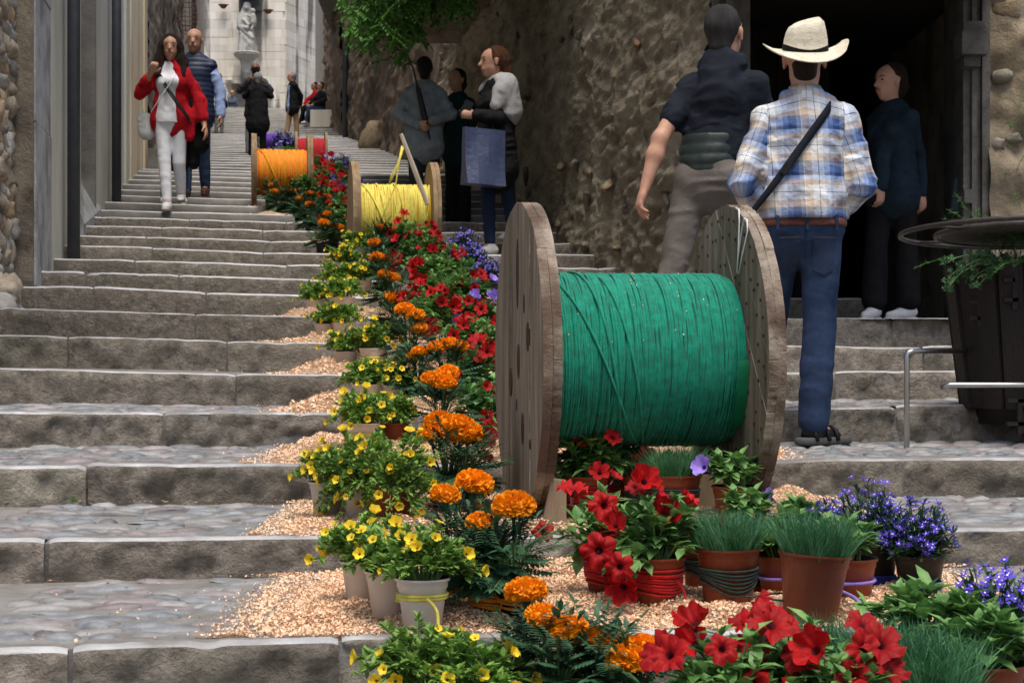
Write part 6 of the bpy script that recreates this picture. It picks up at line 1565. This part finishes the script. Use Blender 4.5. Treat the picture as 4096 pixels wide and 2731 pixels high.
for i in (0, 1):
    e, w = p.arm[i]; d1, t1 = segd(V, p.sh[i], e); d2, t2 = segd(V, e, w); L1 = (e - p.sh[i]).length
    arm = (np.minimum(d1, d2) < .095) & (dt > -.02) & (np.abs(V[:, 0]) > .155)
    al = np.where(d1 < d2, t1, L1 + t2); ax_ = np.where((d1 < d2)[:, None], A3(p.sh[i]) + (A3(e) - A3(p.sh[i])) * (t1 / L1)[:, None], A3(e) + (A3(w) - A3(e)) * (t2 / (w - e).length)[:, None])
    ang = np.arctan2(V[:, 0] - ax_[:, 0], -(V[:, 1] - ax_[:, 1])) * .075
    uv[arm, 0] = ang[arm] + .07; uv[arm, 1] = 1.45 - al[arm]
at = me.attributes.new('cloth_uv', 'FLOAT_VECTOR', 'POINT'); at.data.foreach_set('vector', uv.astype(np.float32).ravel())
link('shirt', me, p.root)
mb = MB(); cn = p.nb + Z3 * .01; prof = []
for a_ in np.linspace(0, 2 * math.pi, 25)[:-1]: pass
V2 = []; F2 = []
for j, (rr, zz) in enumerate(((.072, .0), (.066, .045), (.078, .012), (.086, -.015))):
    for i in range(24):
        a_ = 2 * math.pi * i / 24; V2.append((cn.x + rr * math.cos(a_), cn.y + rr * math.sin(a_) * .95, cn.z + zz - .02 * (math.sin(a_) > .3)))
for j in range(3):
    for i in range(24): F2.append([j * 24 + i, j * 24 + (i + 1) % 24, (j + 1) * 24 + (i + 1) % 24, (j + 1) * 24 + i])
me2 = npmesh('collar', V2, F2, me.materials[0], True); a2 = me2.attributes.new('cloth_uv', 'FLOAT_VECTOR', 'POINT')
a2.data.foreach_set('vector', np.array([[v[0] * 1.0 + .03, v[2] * .6, 0] for v in V2], np.float32).ravel()); link('collar', me2, p.root)
p.add('belt', [(a_, b_, r1 + .009, r2 + .009, k_, f_, o_) for a_, b_, r1, r2, k_, f_, o_ in p.tp], M_LEATH, clipz=(.918, .958))
# shoulder strap of a crossbody bag, across the back
pts = []
for t in np.linspace(0, 1, 14):
    x = .115 - .335 * t; z = 1.435 - .46 * t
    d_, i_ = None, None
    m_ = (np.abs(V[:, 0] - x) < .02) & (np.abs(V[:, 2] - z) < .02) & (V[:, 1] < 0)
    y = V[m_, 1].min() - .006 if m_.any() else (pts[-1][1] if pts else -.1)
    pts.append((x, y, z))
pts = [(.10, .05, 1.47)] + pts
ys = [q_[1] for q_ in pts]; pts = [(q_[0], (ys[max(0, i - 1)] + ys[i] + ys[min(len(ys) - 1, i + 1)]) / 3 - .003 if i > 0 else q_[1], q_[2]) for i, q_ in enumerate(pts)]
so = p.strap(pts, M_DNAVY, .017); c = Vector(pts[9]); mb = MB(); mb.box(c + Vector((0, -.006, 0)), (.05, .012, .028), Matrix.Rotation(-.95, 3, 'Y')); mb.build('buckle', M_BSHOE, so)
# jeans details: back pockets, belt loops, centre seam, following the cloth
jo = [c_ for c_ in p.root.children if c_.name.startswith('trousers')][0]
JV = np.empty(len(jo.data.vertices) * 3, np.float32); jo.data.vertices.foreach_get('co', JV); JV = JV.reshape(-1, 3); JB = JV[JV[:, 1] < .0]
def jy(x, z):
    d_ = (JB[:, 0] - x) ** 2 + (JB[:, 2] - z) ** 2; i_ = np.argsort(d_)[:6]; return float(JB[i_, 1].min())
M_JPK = cloth('denim_pocket', (.013, .022, .048), (.028, .045, .088), sc=7, bs=220); M_THR = mat('denim_thread', (.10, .085, .06), rough=.8)
for xa, xb in ((.028, .125), (-.115, -.022)):
    V_, F_ = [], []; nn = 7
    for i in range(nn):
        for j in range(nn):
            u_, v_ = i / (nn - 1), j / (nn - 1); z_ = .875 - .14 * v_ - (.022 * (1 - abs(2 * u_ - 1)) if j == nn - 1 else 0); x_ = xa + (xb - xa) * (u_ * (1 - .12 * v_) + .06 * v_); V_.append((x_, jy(x_, z_) - .005, z_))
    for i in range(nn - 1):
        for j in range(nn - 1): F_.append([i * nn + j, i * nn + j + 1, (i + 1) * nn + j + 1, (i + 1) * nn + j])
    po = link('pocket', npmesh('pocket', V_, F_, M_JPK, True), jo)
    mb = MB(); mb.tube([Vector(V_[i * nn]) - Vector((0, .002, .006)) for i in range(nn)], .0012, 4); mb.build('stitching', M_THR, po)
mb = MB(); mb.tube([(.0 + .004 * math.sin(z_ * 20), jy(.0, z_) - .002, z_) for z_ in np.linspace(.92, .78, 9)], .0022, 5); mb.build('seam', M_JPK, jo)
for x_ in (.0, .125, -.12):
    mb = MB(); y_ = jy(x_, .93) - .016; mb.box((x_, y_, .932), (.012, .006, .062)); mb.build('belt_loop', M_JPK, jo)
# straw hat (its own thing)
M_STRAW = mat('woven_straw', (.66, .58, .42), (.84, .78, .63), scale=30, rough=.7, bump=.6, bscale=120, stretch=(1, 1, 2), spec=.25)
hat_o = p.pos + (p.H + Z3 * .036 + Vector((0, -.016, 0))) * p.sc
n = 48; V = []; F = []
rings = [(.078, .006), (.088, .004), (.12, -.004), (.15, -.006), (.172, -.002), (.178, .002), (.178, .006), (.172, .003), (.15, .001), (.12, .003), (.094, .008), (.092, .05), (.088, .085), (.08, .115), (.06, .128), (.03, .118), (.005, .105)]
for j, (rr, zz) in enumerate(rings):
    for i in range(n):
        a_ = 2 * math.pi * i / n; cx, sx = math.cos(a_), math.sin(a_); b_ = max(0, (rr - .09) / .09); crown = j >= 10
        up = .034 * b_ ** 1.5 * abs(cx) ** 2.2 - .030 * b_ * abs(sx) ** 1.5 + (.012 * b_ * (cx > .9)) if not crown else 0
        if 2 <= j <= 9: up += .004 * math.sin(a_ * 3 + 1)
        pin = 1.0 - (.10 * max(0, zz - .04) / .08 * abs(cx) if crown else 0)
        zt_ = zz + (.014 * max(0, zz - .07) / .05 * cx if crown else 0) + up - (.006 * abs(sx) * (j == 13))
        V.append((rr * cx * pin * 1.0, rr * sx * 1.08, zt_))
for j in range(len(rings) - 1):
    for i in range(n): F.append([j * n + i, j * n + (i + 1) % n, (j + 1) * n + (i + 1) % n, (j + 1) * n + i])
F.append([(len(rings) - 1) * n + i for i in range(n)])
hat = link('straw_hat', npmesh('straw_hat', V, F, M_STRAW, True), None, hat_o, (.26, 0, 0), 1.0); tag(hat, 'cream woven straw hat with a black band on the man in plaid', 'hat')
mb = MB(); V = []; F = []
for j, zz in enumerate((.006, .034)):
    for i in range(n):
        a_ = 2 * math.pi * i / n; sx = math.sin(a_); dip = -.016 * max(0, -sx) ** 3; V.append((.0965 * math.cos(a_) * (1 - .012 * j), .0965 * 1.08 * sx * (1 - .012 * j), zz + dip))
for i in range(n): F.append([i, (i + 1) % n, n + (i + 1) % n, n + i])
mb.add(V, F); mb.build('hat_band', M_BLACK, hat, True)

# doorway woman
q = on_step(2045, 7, .15); q.y += .25; q.x = XatY(2050, q.y); q.z = zi
p = Person('woman in a denim jacket and white sneakers standing in the dark doorway', q, 1.70, face=-50, head=-62, female=True, vox=.0125, legs=[((-.12, -.05, .49), (-.14, -.06, .088)), ((.10, .0, .49), (.10, -.02, .088))], arms=[((-.1, -.16, 1.13), (-.12, -.2, .9)), ((.19, .08, 1.13), (.21, .05, .88))])
p.fd = [Vector((-.6, -.8, 0)).normalized(), Vector((-.95, -.3, 0)).normalized()]
p.body(); p.trousers(M_BLACK, .012, flare=.03, cuff=.12); p.shoes(M_WSHOE); p.add('jacket', p.torso(.024, hem=.88, loose=.01, sl_add=.012), M_DENJ, .005); p.hair(H_DARK, 'bun')
# person at the right jamb
q = Vector((XatY(2262, 11.75), 11.95, zi))
p = Person('person in a grey quilted jacket behind the right door jamb', q, 1.66, face=-80, female=True, vox=.014)
p.body(); p.trousers(M_BLACK, .012, flare=.03); p.shoes(M_BSHOE); p.add('jacket', p.torso(.04, hem=.84, loose=.02, sl_add=.02), M_GDOWN, 0, quilt=.010); p.hair(H_DARK, 'short')
p.add('scarf_bundle', [C((-.15, -.14, .98), (-.17, -.14, .80), .05, .06, .03), C((-.08, -.14, .9), (-.08, -.14, .62), .05, .06, .04)], cloth('slate_scarf', (.06, .085, .095)), .012, (12, 12, 4))

# ------------------------------------------------------------------ statue of a robed figure with child on the church front
q = W(567, 122, CY - .75); B = q
def qv(px, py): w_ = W(px, py, CY - .75) - B; return Vector((w_.x, 0, w_.z))
fy = lambda v_, y_: v_ + Vector((0, y_, 0))
P = [C(qv(566, 120), qv(566, 88), .40, .33, .1, ((0, 1, 0), .75)), C(qv(566, 88), qv(565, 58), .33, .29, .1, ((0, 1, 0), .7)), C(qv(565, 58), qv(565, 42), .29, .25, .1, ((0, 1, 0), .75)),
     C(qv(553, 44), qv(579, 44), .13, None, .1), C(qv(566, 36), qv(567, 26), .12, .10, .05), S_(fy(qv(567, 20), -.04), .145, .04), S_(fy(qv(567, 21), -.13), .09, .02),
     C(fy(qv(567, 14), .04), fy(qv(567, 24), .06), .17, .20, .05), C(fy(qv(560, 24), .04), fy(qv(551, 48), .0), .12, .14, .06), C(fy(qv(574, 24), .04), fy(qv(580, 44), .0), .11, .12, .06),
     C(qv(551, 46), fy(qv(549, 64), -.1), .14, .12, .06), C(fy(qv(549, 64), -.1), fy(qv(570, 68), -.30), .11, .08, .05), C(qv(581, 46), fy(qv(586, 58), -.15), .13, .11, .06),
     C(fy(qv(586, 54), -.2), fy(qv(585, 40), -.2), .14, .12, .04), S_(fy(qv(585, 28), -.2), .115, .03), C(fy(qv(582, 44), -.24), fy(qv(573, 40), -.34), .05, .04, .03), C(fy(qv(588, 58), -.22), fy(qv(582, 70), -.28), .07, .05, .04)]
for (x0, y0, x1, y1, r_) in ((551, 66, 584, 90, .07), (552, 76, 578, 104, .06), (556, 86, 554, 119, .08), (563, 92, 562, 119, .07), (571, 90, 572, 119, .08), (580, 80, 583, 119, .09), (560, 48, 574, 60, .06)):
    P.append(C(fy(qv(x0, y0), -.20), fy(qv(x1, y1), -.27), r_, r_ * 1.15, .05))
V, F = sdf_mesh(P, .028, .012, (5, 5, 3), 4, clipz=(0.0, None))
M_STAT = mat('statue_stone', (.36, .345, .31), (.50, .48, .44), scale=3, rough=.85, bump=.5, bscale=25, c3=(.24, .23, .21), scale3=2)
st = link('statue', npmesh('statue', V, F, M_STAT, True), None, B, None, (.88, 1, 1)); tag(st, 'pale stone statue of a robed woman carrying a child on the church front', 'statue')
mb = MB(); b = Vector((0, 0, 0)); mb.lathe([(.12, -.95), (.22, -.75), (.26, -.45), (.30, -.30), (.55, -.12), (.58, -.02), (.52, .02)], 8, b); mb.build('corbel', M_STAT, st)
mb = MB(); c = qv(572, 4); mb.box(c + Vector((0, .42, .2)), (.95, .3, 1.0)); mb.lathe([(.40, .0), (.46, .12), (.30, .45), (.05, .7)], 8, c + Vector((0, .1, .25))); mb.build('canopy', mat('dark_canopy_stone', (.05, .055, .05), (.09, .095, .085), scale=6, rough=.9), st)  # dark green-grey canopy, darker than the statue
for (px, py) in ((513, 14), (616, 26)):
    mb = MB(); c = W(px, py, CY - .35); mb.lathe([(.06, -.10), (.12, -.05), (.16, .03)], 10, c); mb.tube([c + Vector((-.2, 0, .03)), c + Vector((-.12, 0, .06)), c + Vector((.1, 0, .05)), c + Vector((.2, 0, .03))], .025, 6); o = mb.build('wall_basket', mat('rusty_basket', (.12, .05, .035), (.18, .075, .05), scale=8, rough=.9)); tag(o, 'small rusty red wall basket left of the statue' if px < 560 else 'small rusty red wall basket right of the statue', 'basket', 'wall baskets on the church front')
# ------------------------------------------------------------------ planter, rails, ring, vines, cords
M_CORT = mat('dark_iron_planter', (.008, .0055, .0045), (.02, .012, .009), scale=5, rough=.6, bump=.4, bscale=30, stretch=(2, 2, .6), spec=.4)
M_STEEL = mat('brushed_steel', (.42, .42, .42), (.55, .55, .55), scale=8, rough=.32, metal=1.0)
M_IRON = mat('iron_bar', (.045, .038, .035), (.085, .07, .062), scale=15, rough=.5, metal=.5)
pc = W(2395, 0, 7.75); pz = Zk(4, 2.2)
pl = empty('planter', (pc.x, 7.75, pz - .02), 'tall dark iron planter of upright staves beside the steel rails', 'planter')
ztop, zbot = W(0, 612, 7.75).z - pl.location.z, W(0, 935, 7.75).z - pl.location.z + .0
for i in range(22):
    a = 2 * math.pi * i / 22 + .1; rt, rb = .40, .325; mb = MB(); wd = 2 * math.pi * rt / 22 * .48
    u = Vector((math.cos(a), math.sin(a), 0)); t = Vector((-u.y, u.x, 0)); th = .02 + .012 * (i % 2)
    V = []
    for z, r_, w_ in ((zbot, rb, wd * .82), (ztop, rt, wd)):
        for s, o in ((-1, 0), (1, 0), (1, th), (-1, th)): V.append(u * (r_ + o) + t * (s * w_) + Z3 * z)
    mb.add(V, [[0, 1, 2, 3], [7, 6, 5, 4], [0, 4, 5, 1], [1, 5, 6, 2], [2, 6, 7, 3], [3, 7, 4, 0]]); mb.build('stave', M_CORT, pl)
mb = MB(); mb.lathe([(.29, -.06), (.31, zbot + .02), (.39, ztop - .06), (.02, ztop - .05)], 24, (0, 0, 0)); mb.build('liner', M_CORT, pl, True)
mb = MB(); mb.lathe([(.2, -.02), (.22, .02), (.22, zbot)], 16, (0, 0, 0)); mb.build('foot', M_CORT, pl)
for (dx, z, s) in ((-.335, .42, .05), (-.22, .50, .06), (-.20, -.02, .07), (-.13, -.06, .08)):
    mb = MB(); y = -math.sqrt(max(.02, .39 ** 2 - dx ** 2)); mb.box((dx, y - .01, z), (.025, .03, s * 2.2)); mb.box((dx, y - .01, z + s), (s * 1.6, .03, .016)); mb.box((dx, y - .01, z - s * .4), (s * 1.6, .03, .016)); mb.build('bracket', M_CORT, pl)
# soil and the plants growing in it
mb = MB(); mb.lathe([(.39, ztop - .04), (.2, ztop - .01), (.01, ztop)], 20, cap=False); mb.build('soil', C_SOIL, pl)
rv_ = random.Random(5)
L_FERN = lf('asparagus_fern', (.04, .13, .02), (.10, .24, .05), .3); L_IVY = lf('ivy_leaf', (.03, .09, .03), (.08, .19, .07), .15)
def fern(root, pts, n, name='fern_fronds'):
    mb = MB()
    for a, d, L in pts:
        P = [a]; dd = d.normalized()
        for i in range(7): dd = (dd + Vector((rv_.uniform(-.12, .12), rv_.uniform(-.12, .12), -.14))).normalized(); P.append(P[-1] + dd * L / 7)
        mb.tube(P, .0015, 3, False)
        for i in range(n):
            t = rv_.uniform(.1, 1) * 6.99; q = P[int(t)].lerp(P[int(t) + 1], t % 1); v = rdir(rv_, -.6)
            s_ = v.orthogonal().normalized() * .0011; e = q + v * rv_.uniform(.012, .028); mb.add([q - s_, q + s_, e], [[0, 1, 2]])
    return tag(mb.build(name, L_FERN, root), kind='stuff')
fpts = [(Vector((rv_.uniform(-.30, .1), rv_.uniform(-.36, -.1), ztop - .02)), Vector((rv_.uniform(-1, .4), rv_.uniform(-1, .3), rv_.uniform(.2, 1.6))), rv_.uniform(.2, .42)) for _ in range(34)]
f_ = empty('asparagus_fern', pl.location + Vector((0, 0, 0)), 'feathery green fern growing over the rim of the dark planter', 'plant'); fern(f_, fpts, 110)
iv = empty('ivy', pl.location + Vector((0, 0, 0)), 'small ivy trailing over the left rim of the dark planter', 'plant'); mb = MB(); ms = MB()
for s in range(9):
    a = Vector((-.2 + rv_.uniform(-.1, .12), -.33 + rv_.uniform(-.04, .1), ztop)); P = [a]; dd = Vector((-1, -.2, .45 + rv_.uniform(-.3, .2))).normalized()
    for i in range(6): dd = (dd + Vector((rv_.uniform(-.2, .2), 0, -.2))).normalized(); P.append(P[-1] + dd * .045)
    ms.tube(P, .002, 4, False)
    for i in range(9):
        q = P[rv_.randint(1, 6)] + rdir(rv_, -.3) * .02; d = rdir(rv_, -.7) + Vector((-.3, -.9, .1)); d.normalize(); s_ = d.orthogonal().normalized(); n_ = d.cross(s_); r_ = rv_.uniform(.014, .026)
        pts = []
        for j in range(10): ang = 2 * math.pi * j / 10; rr = r_ * (1.0 if j % 2 == 0 else .62); pts.append(q + (s_ * math.cos(ang) + n_ * math.sin(ang)) * rr + d * (.004 if j % 2 else -.003))
        mb.add([q] + pts, [[0, j + 1, (j + 1) % 10 + 1] for j in range(10)])
tag(mb.build('leaves', L_IVY, iv), kind='stuff'); ms.build('vine_stems', L_STEM, iv, True)
# iron ring table frame above the planter
rg_ = empty('iron_ring_frame', W(2400, 535, 7.6), 'double iron hoop frame above the planter', 'iron frame')
def hoop(rad, z, r_, squash=1.0, off=(0, 0)):
    mb = MB(); mb.tube([(rad * math.cos(a) + off[0], rad * math.sin(a) * squash + off[1], z) for a in np.linspace(0, 2 * math.pi, 65)[:-1]], r_, 8, closed=True); mb.build('hoop', M_IRON, rg_, True)
rg_.rotation_euler = (-.045, 0, 0)
hoop(.615, .0, .011); hoop(.46, -.005, .013)
mb = MB(); mb.lathe([(.44, -.012), (.44, -.004)], 40); mb.build('mesh_disc', mat('perforated_iron', (.03, .026, .024), (.10, .085, .075), scale=90, rough=.7, detail=1), rg_)
for a in (2.4, 3.6, 4.4, 5.4, .6, 1.5): 
    mb = MB(); mb.tube([(.46 * math.cos(a), .46 * math.sin(a), -.005), (.615 * math.cos(a), .615 * math.sin(a), 0)], .007, 6); mb.build('spoke', M_IRON, rg_, True)
mb = MB(); mb.tube([(0, 0, -.01), (0, 0, -(rg_.location.z - pl.location.z) + ztop - .05)], .02, 8); mb.build('post', M_IRON, rg_, True)
# steel rails
def rail(px, ptop, pbot, Y, x1, label, post=True, sl=.05):
    a, b = W(px, pbot, Y), W(px, ptop, Y); r_ = .0115
    mb = MB(); e = Vector((x1, Y + (x1 - a.x) * sl, b.z)); P = []
    if post: P += [a - Z3 * .03, b - Z3 * .02, b + Vector((.006, 0, -.006)), b + Vector((.022, 0, 0))]
    else: P += [b + Vector((0, .02, -.012)), b + Vector((.03, 0, 0))]
    P += [e]
    mb.tube(P, r_, 10); rt_ = empty('steel_rail', (a.x, Y, a.z), label, 'handrail', 'steel rails by the planter')
    into(mb.build('bar', M_STEEL, None, True), rt_)
    mb = MB(); mb.tube([(x1, Y + (x1 - a.x) * sl, b.z), (x1, Y + (x1 - a.x) * sl, floor_at(x1, Y)[1] - .02)], r_, 10); into(mb.build('post', M_STEEL, None, True), rt_)
rail(2083, 806, 1026, 7.28, 2.08, 'slim steel rail with a square corner post in front of the doorway steps', sl=1.1)
rail(2165, 884, 0, 7.15, 2.6, 'lower horizontal steel rail in front of the planter', post=False)

# ------------------------------------------------------------------ vine hanging from the right wall
L_VINE = lf('vine_leaf', (.045, .135, .018), (.14, .32, .06), .32)
vn = empty('hanging_vine', (-.9, 17.6, 4.5), 'leafy green vine hanging over the lane from the right wall', 'vine'); mb = MB(); ms = MB()
def vpt(px, py, Y): return W(px, py, Y) - vn.location
for s in range(88):
    px = rv_.choice((rv_.uniform(785, 870), rv_.uniform(800, 960), rv_.uniform(900, 1080))); low = np.interp(px, (785, 830, 880, 940, 960, 1000, 1080), (55, 100, 150, 130, 60, 45, 20)) * rv_.uniform(.2, 1.05)
    Y = rv_.uniform(16.6, 18.8); P = []
    top = vpt(px + rv_.uniform(-10, 90), -160, Y); bot = vpt(px, low, Y)
    for i in range(6): t = i / 5; P.append(top.lerp(bot, t) + Vector((.10 * math.sin(t * 3 + s), rv_.uniform(-.03, .03), 0)) * (1 - t))
    ms.tube(P, [.005, .004, .0035, .003, .002, .0012], 4, False)
    for j in range(9):
        t = rv_.uniform(.35, 1.0) * 4.99; q = P[int(t)].lerp(P[int(t) + 1], t % 1); ax_ = (Vector((rv_.uniform(-1, 1), rv_.uniform(-1, .4), rv_.uniform(-.9, .3)))).normalized(); L_ = rv_.uniform(.10, .19)
        sd_ = ax_.cross(Z3).normalized()
        for i in range(5):
            c = q + ax_ * L_ * i / 5 - Z3 * .015 * i
            for sg_ in (-1, 1): leafmesh(mb, c, sd_ * sg_ + ax_ * .6 - Z3 * .25, Z3, rv_.uniform(.045, .075), rv_.uniform(.013, .021), .15, .3)
        leafmesh(mb, q + ax_ * L_ - Z3 * .07, ax_, Z3, .07, .018)
tag(mb.build('leaves', L_VINE, vn), kind='stuff'); tag(ms.build('vine_stems', mat('vine_bark', (.06, .05, .03), (.10, .08, .05), scale=9, rough=.9), vn, True), kind='stuff')
# fern tufts on the doorside wall
wf = empty('wall_fern', (3.25, DYX(3.25) - .1, .9), 'tufts of green fern growing out of the wall right of the doorway', 'plant')
fern(wf, [(Vector((rv_.uniform(.0, .35), -.04, rv_.uniform(-.45, .55))) if i > 12 else Vector((rv_.uniform(.02, .3), -.04, rv_.uniform(.4, .75))), Vector((rv_.uniform(-1, .8), -1, rv_.uniform(.2, 1.2))), rv_.uniform(.15, .3)) for i in range(40)], 60)

# ------------------------------------------------------------------ loose cords and wool
def cord(name, label, pts, r_, m, cat='cord', fl=True):
    P = []
    for px, k, v, dz in pts: q = on_step(px, k, v); P.append(q + Z3 * dz)
    Q = []
    for i in range(len(P) - 1):
        p0, p1, p2, p3 = P[max(0, i - 1)], P[i], P[i + 1], P[min(len(P) - 1, i + 2)]
        for t in np.linspace(0, 1, 7)[:-1]: Q.append(.5 * ((2 * p1) + (p2 - p0) * t + (2 * p0 - 5 * p1 + 4 * p2 - p3) * t * t + (3 * p1 - p0 - 3 * p2 + p3) * t ** 3))
    Q.append(P[-1]); mb = MB(); mb.tube(Q, r_, 7); return tag(mb.build(name, m, None, True), label, cat)
cord('violet_wool', 'violet wool strand lying over the step edge', [(1905, 1, .36, .06), (1930, 1, .2, .055), (1970, 1, .08, .05), (2000, 1, -.01, .012), (2015, 0, .98, .10), (2032, 0, .93, .02)], .005, K_VIO)
cord('blue_wool', 'thin blue-violet thread stretched past the wilted petunia', [(1745, 2, .2, .13), (1755, 2, .1, .09), (1775, 2, .02, .03), (1782, 1, .97, .1)], .003, K_VIO)
cord('yellow_wool_tail', 'yellow wool lying in the shavings by the white pots', [(865, 1, .36, .09), (862, 1, .33, .06), (872, 1, .3, .05), (890, 1, .2, .055), (915, 1, .14, .055), (935, 1, .1, .055), (945, 1, .06, .05)], .0042, K_YEL)
for i, (px, k, v, rad) in enumerate(((1770, 1, .12, .055), (1622, 2, .05, .03), (1598, 2, .1, .025))):
    q = on_step(px, k, v); mb = MB(); mb.tube([(q.x + rad * math.cos(a), q.y + rad * .8 * math.sin(a), q.z + .055 + .004 * math.sin(2 * a)) for a in np.linspace(0, 2 * math.pi, 25)[:-1]], .0028, 6, closed=True)
    tag(mb.build('cord_loop', K_GRN, None, True), ('loop of dark green cord on the shavings beside the plain terracotta pot', 'small loop of dark cord by the wilted petunia', 'dark cord ring at the foot of the corded grass pots')[i], 'cord')
cord('red_wool', 'bundle of red wool lying behind the green drum', [(1275, 3, .15, .05), (1320, 3, .1, .06), (1370, 3, .15, .05), (1330, 3, .2, .06), (1280, 3, .22, .055)], .012, K_RED)
# lone fallen petunia bloom near the reel
q = on_step(1117, 3, .1); o = link('fallen_bloom', B_RED[2], None, q + Vector((0, -.06, .02)), (1.9, .5, 0), .7); tag(o, 'single pink-red petunia bloom hanging by the left flange of the green reel', 'flower')

# dry leaf litter and a weed along the riser feet
mb = MB(); rl = random.Random(4)
for i in range(330):
    k = rl.choice((1, 1, 2, 2, 3, 4)); X = rl.uniform(-2.0, .1) if rl.random() < .75 else rl.uniform(.9, 1.9); yb = Yk(k + 1, X); back = rl.random() < .7
    Y = yb - abs(rl.gauss(.02, .03)) - .01 if back else yb - rl.uniform(.1, .9); c = Vector((X, Y, Zk(k, X) + (.004 if back else .008))); s_ = rl.uniform(.003, .010)
    q = Matrix.Rotation(rl.uniform(0, 6.28), 3, 'Z') @ Matrix.Rotation(rl.uniform(-.5, .5), 3, 'X')
    mb.add([c + q @ Vector((-s_, 0, 0)), c + q @ Vector((0, -s_ * .45, .001)), c + q @ Vector((s_, 0, .002)), c + q @ Vector((0, s_ * .45, .001))], [[0, 1, 2, 3]])
tag(mb.build('leaf_litter', mat('dry_leaf', (.22, .11, .05), (.42, .26, .13), scale=9, rough=.9)), 'dry leaf scraps and dust along the feet of the risers', 'leaf litter', kind='stuff')
wd = MB(); c = Vector(on_step(172, 2, .97)); 
for i in range(14): leafmesh(wd, c + Vector((rl.uniform(-.01, .01), 0, .004)), Vector((rl.uniform(-1, 1), rl.uniform(-1, 0), rl.uniform(.3, 1.5))), Z3, rl.uniform(.015, .03), .005)
tag(wd.build('weed', L_CAL), 'tiny green weed sprouting at the foot of a riser', 'weed', kind='stuff')
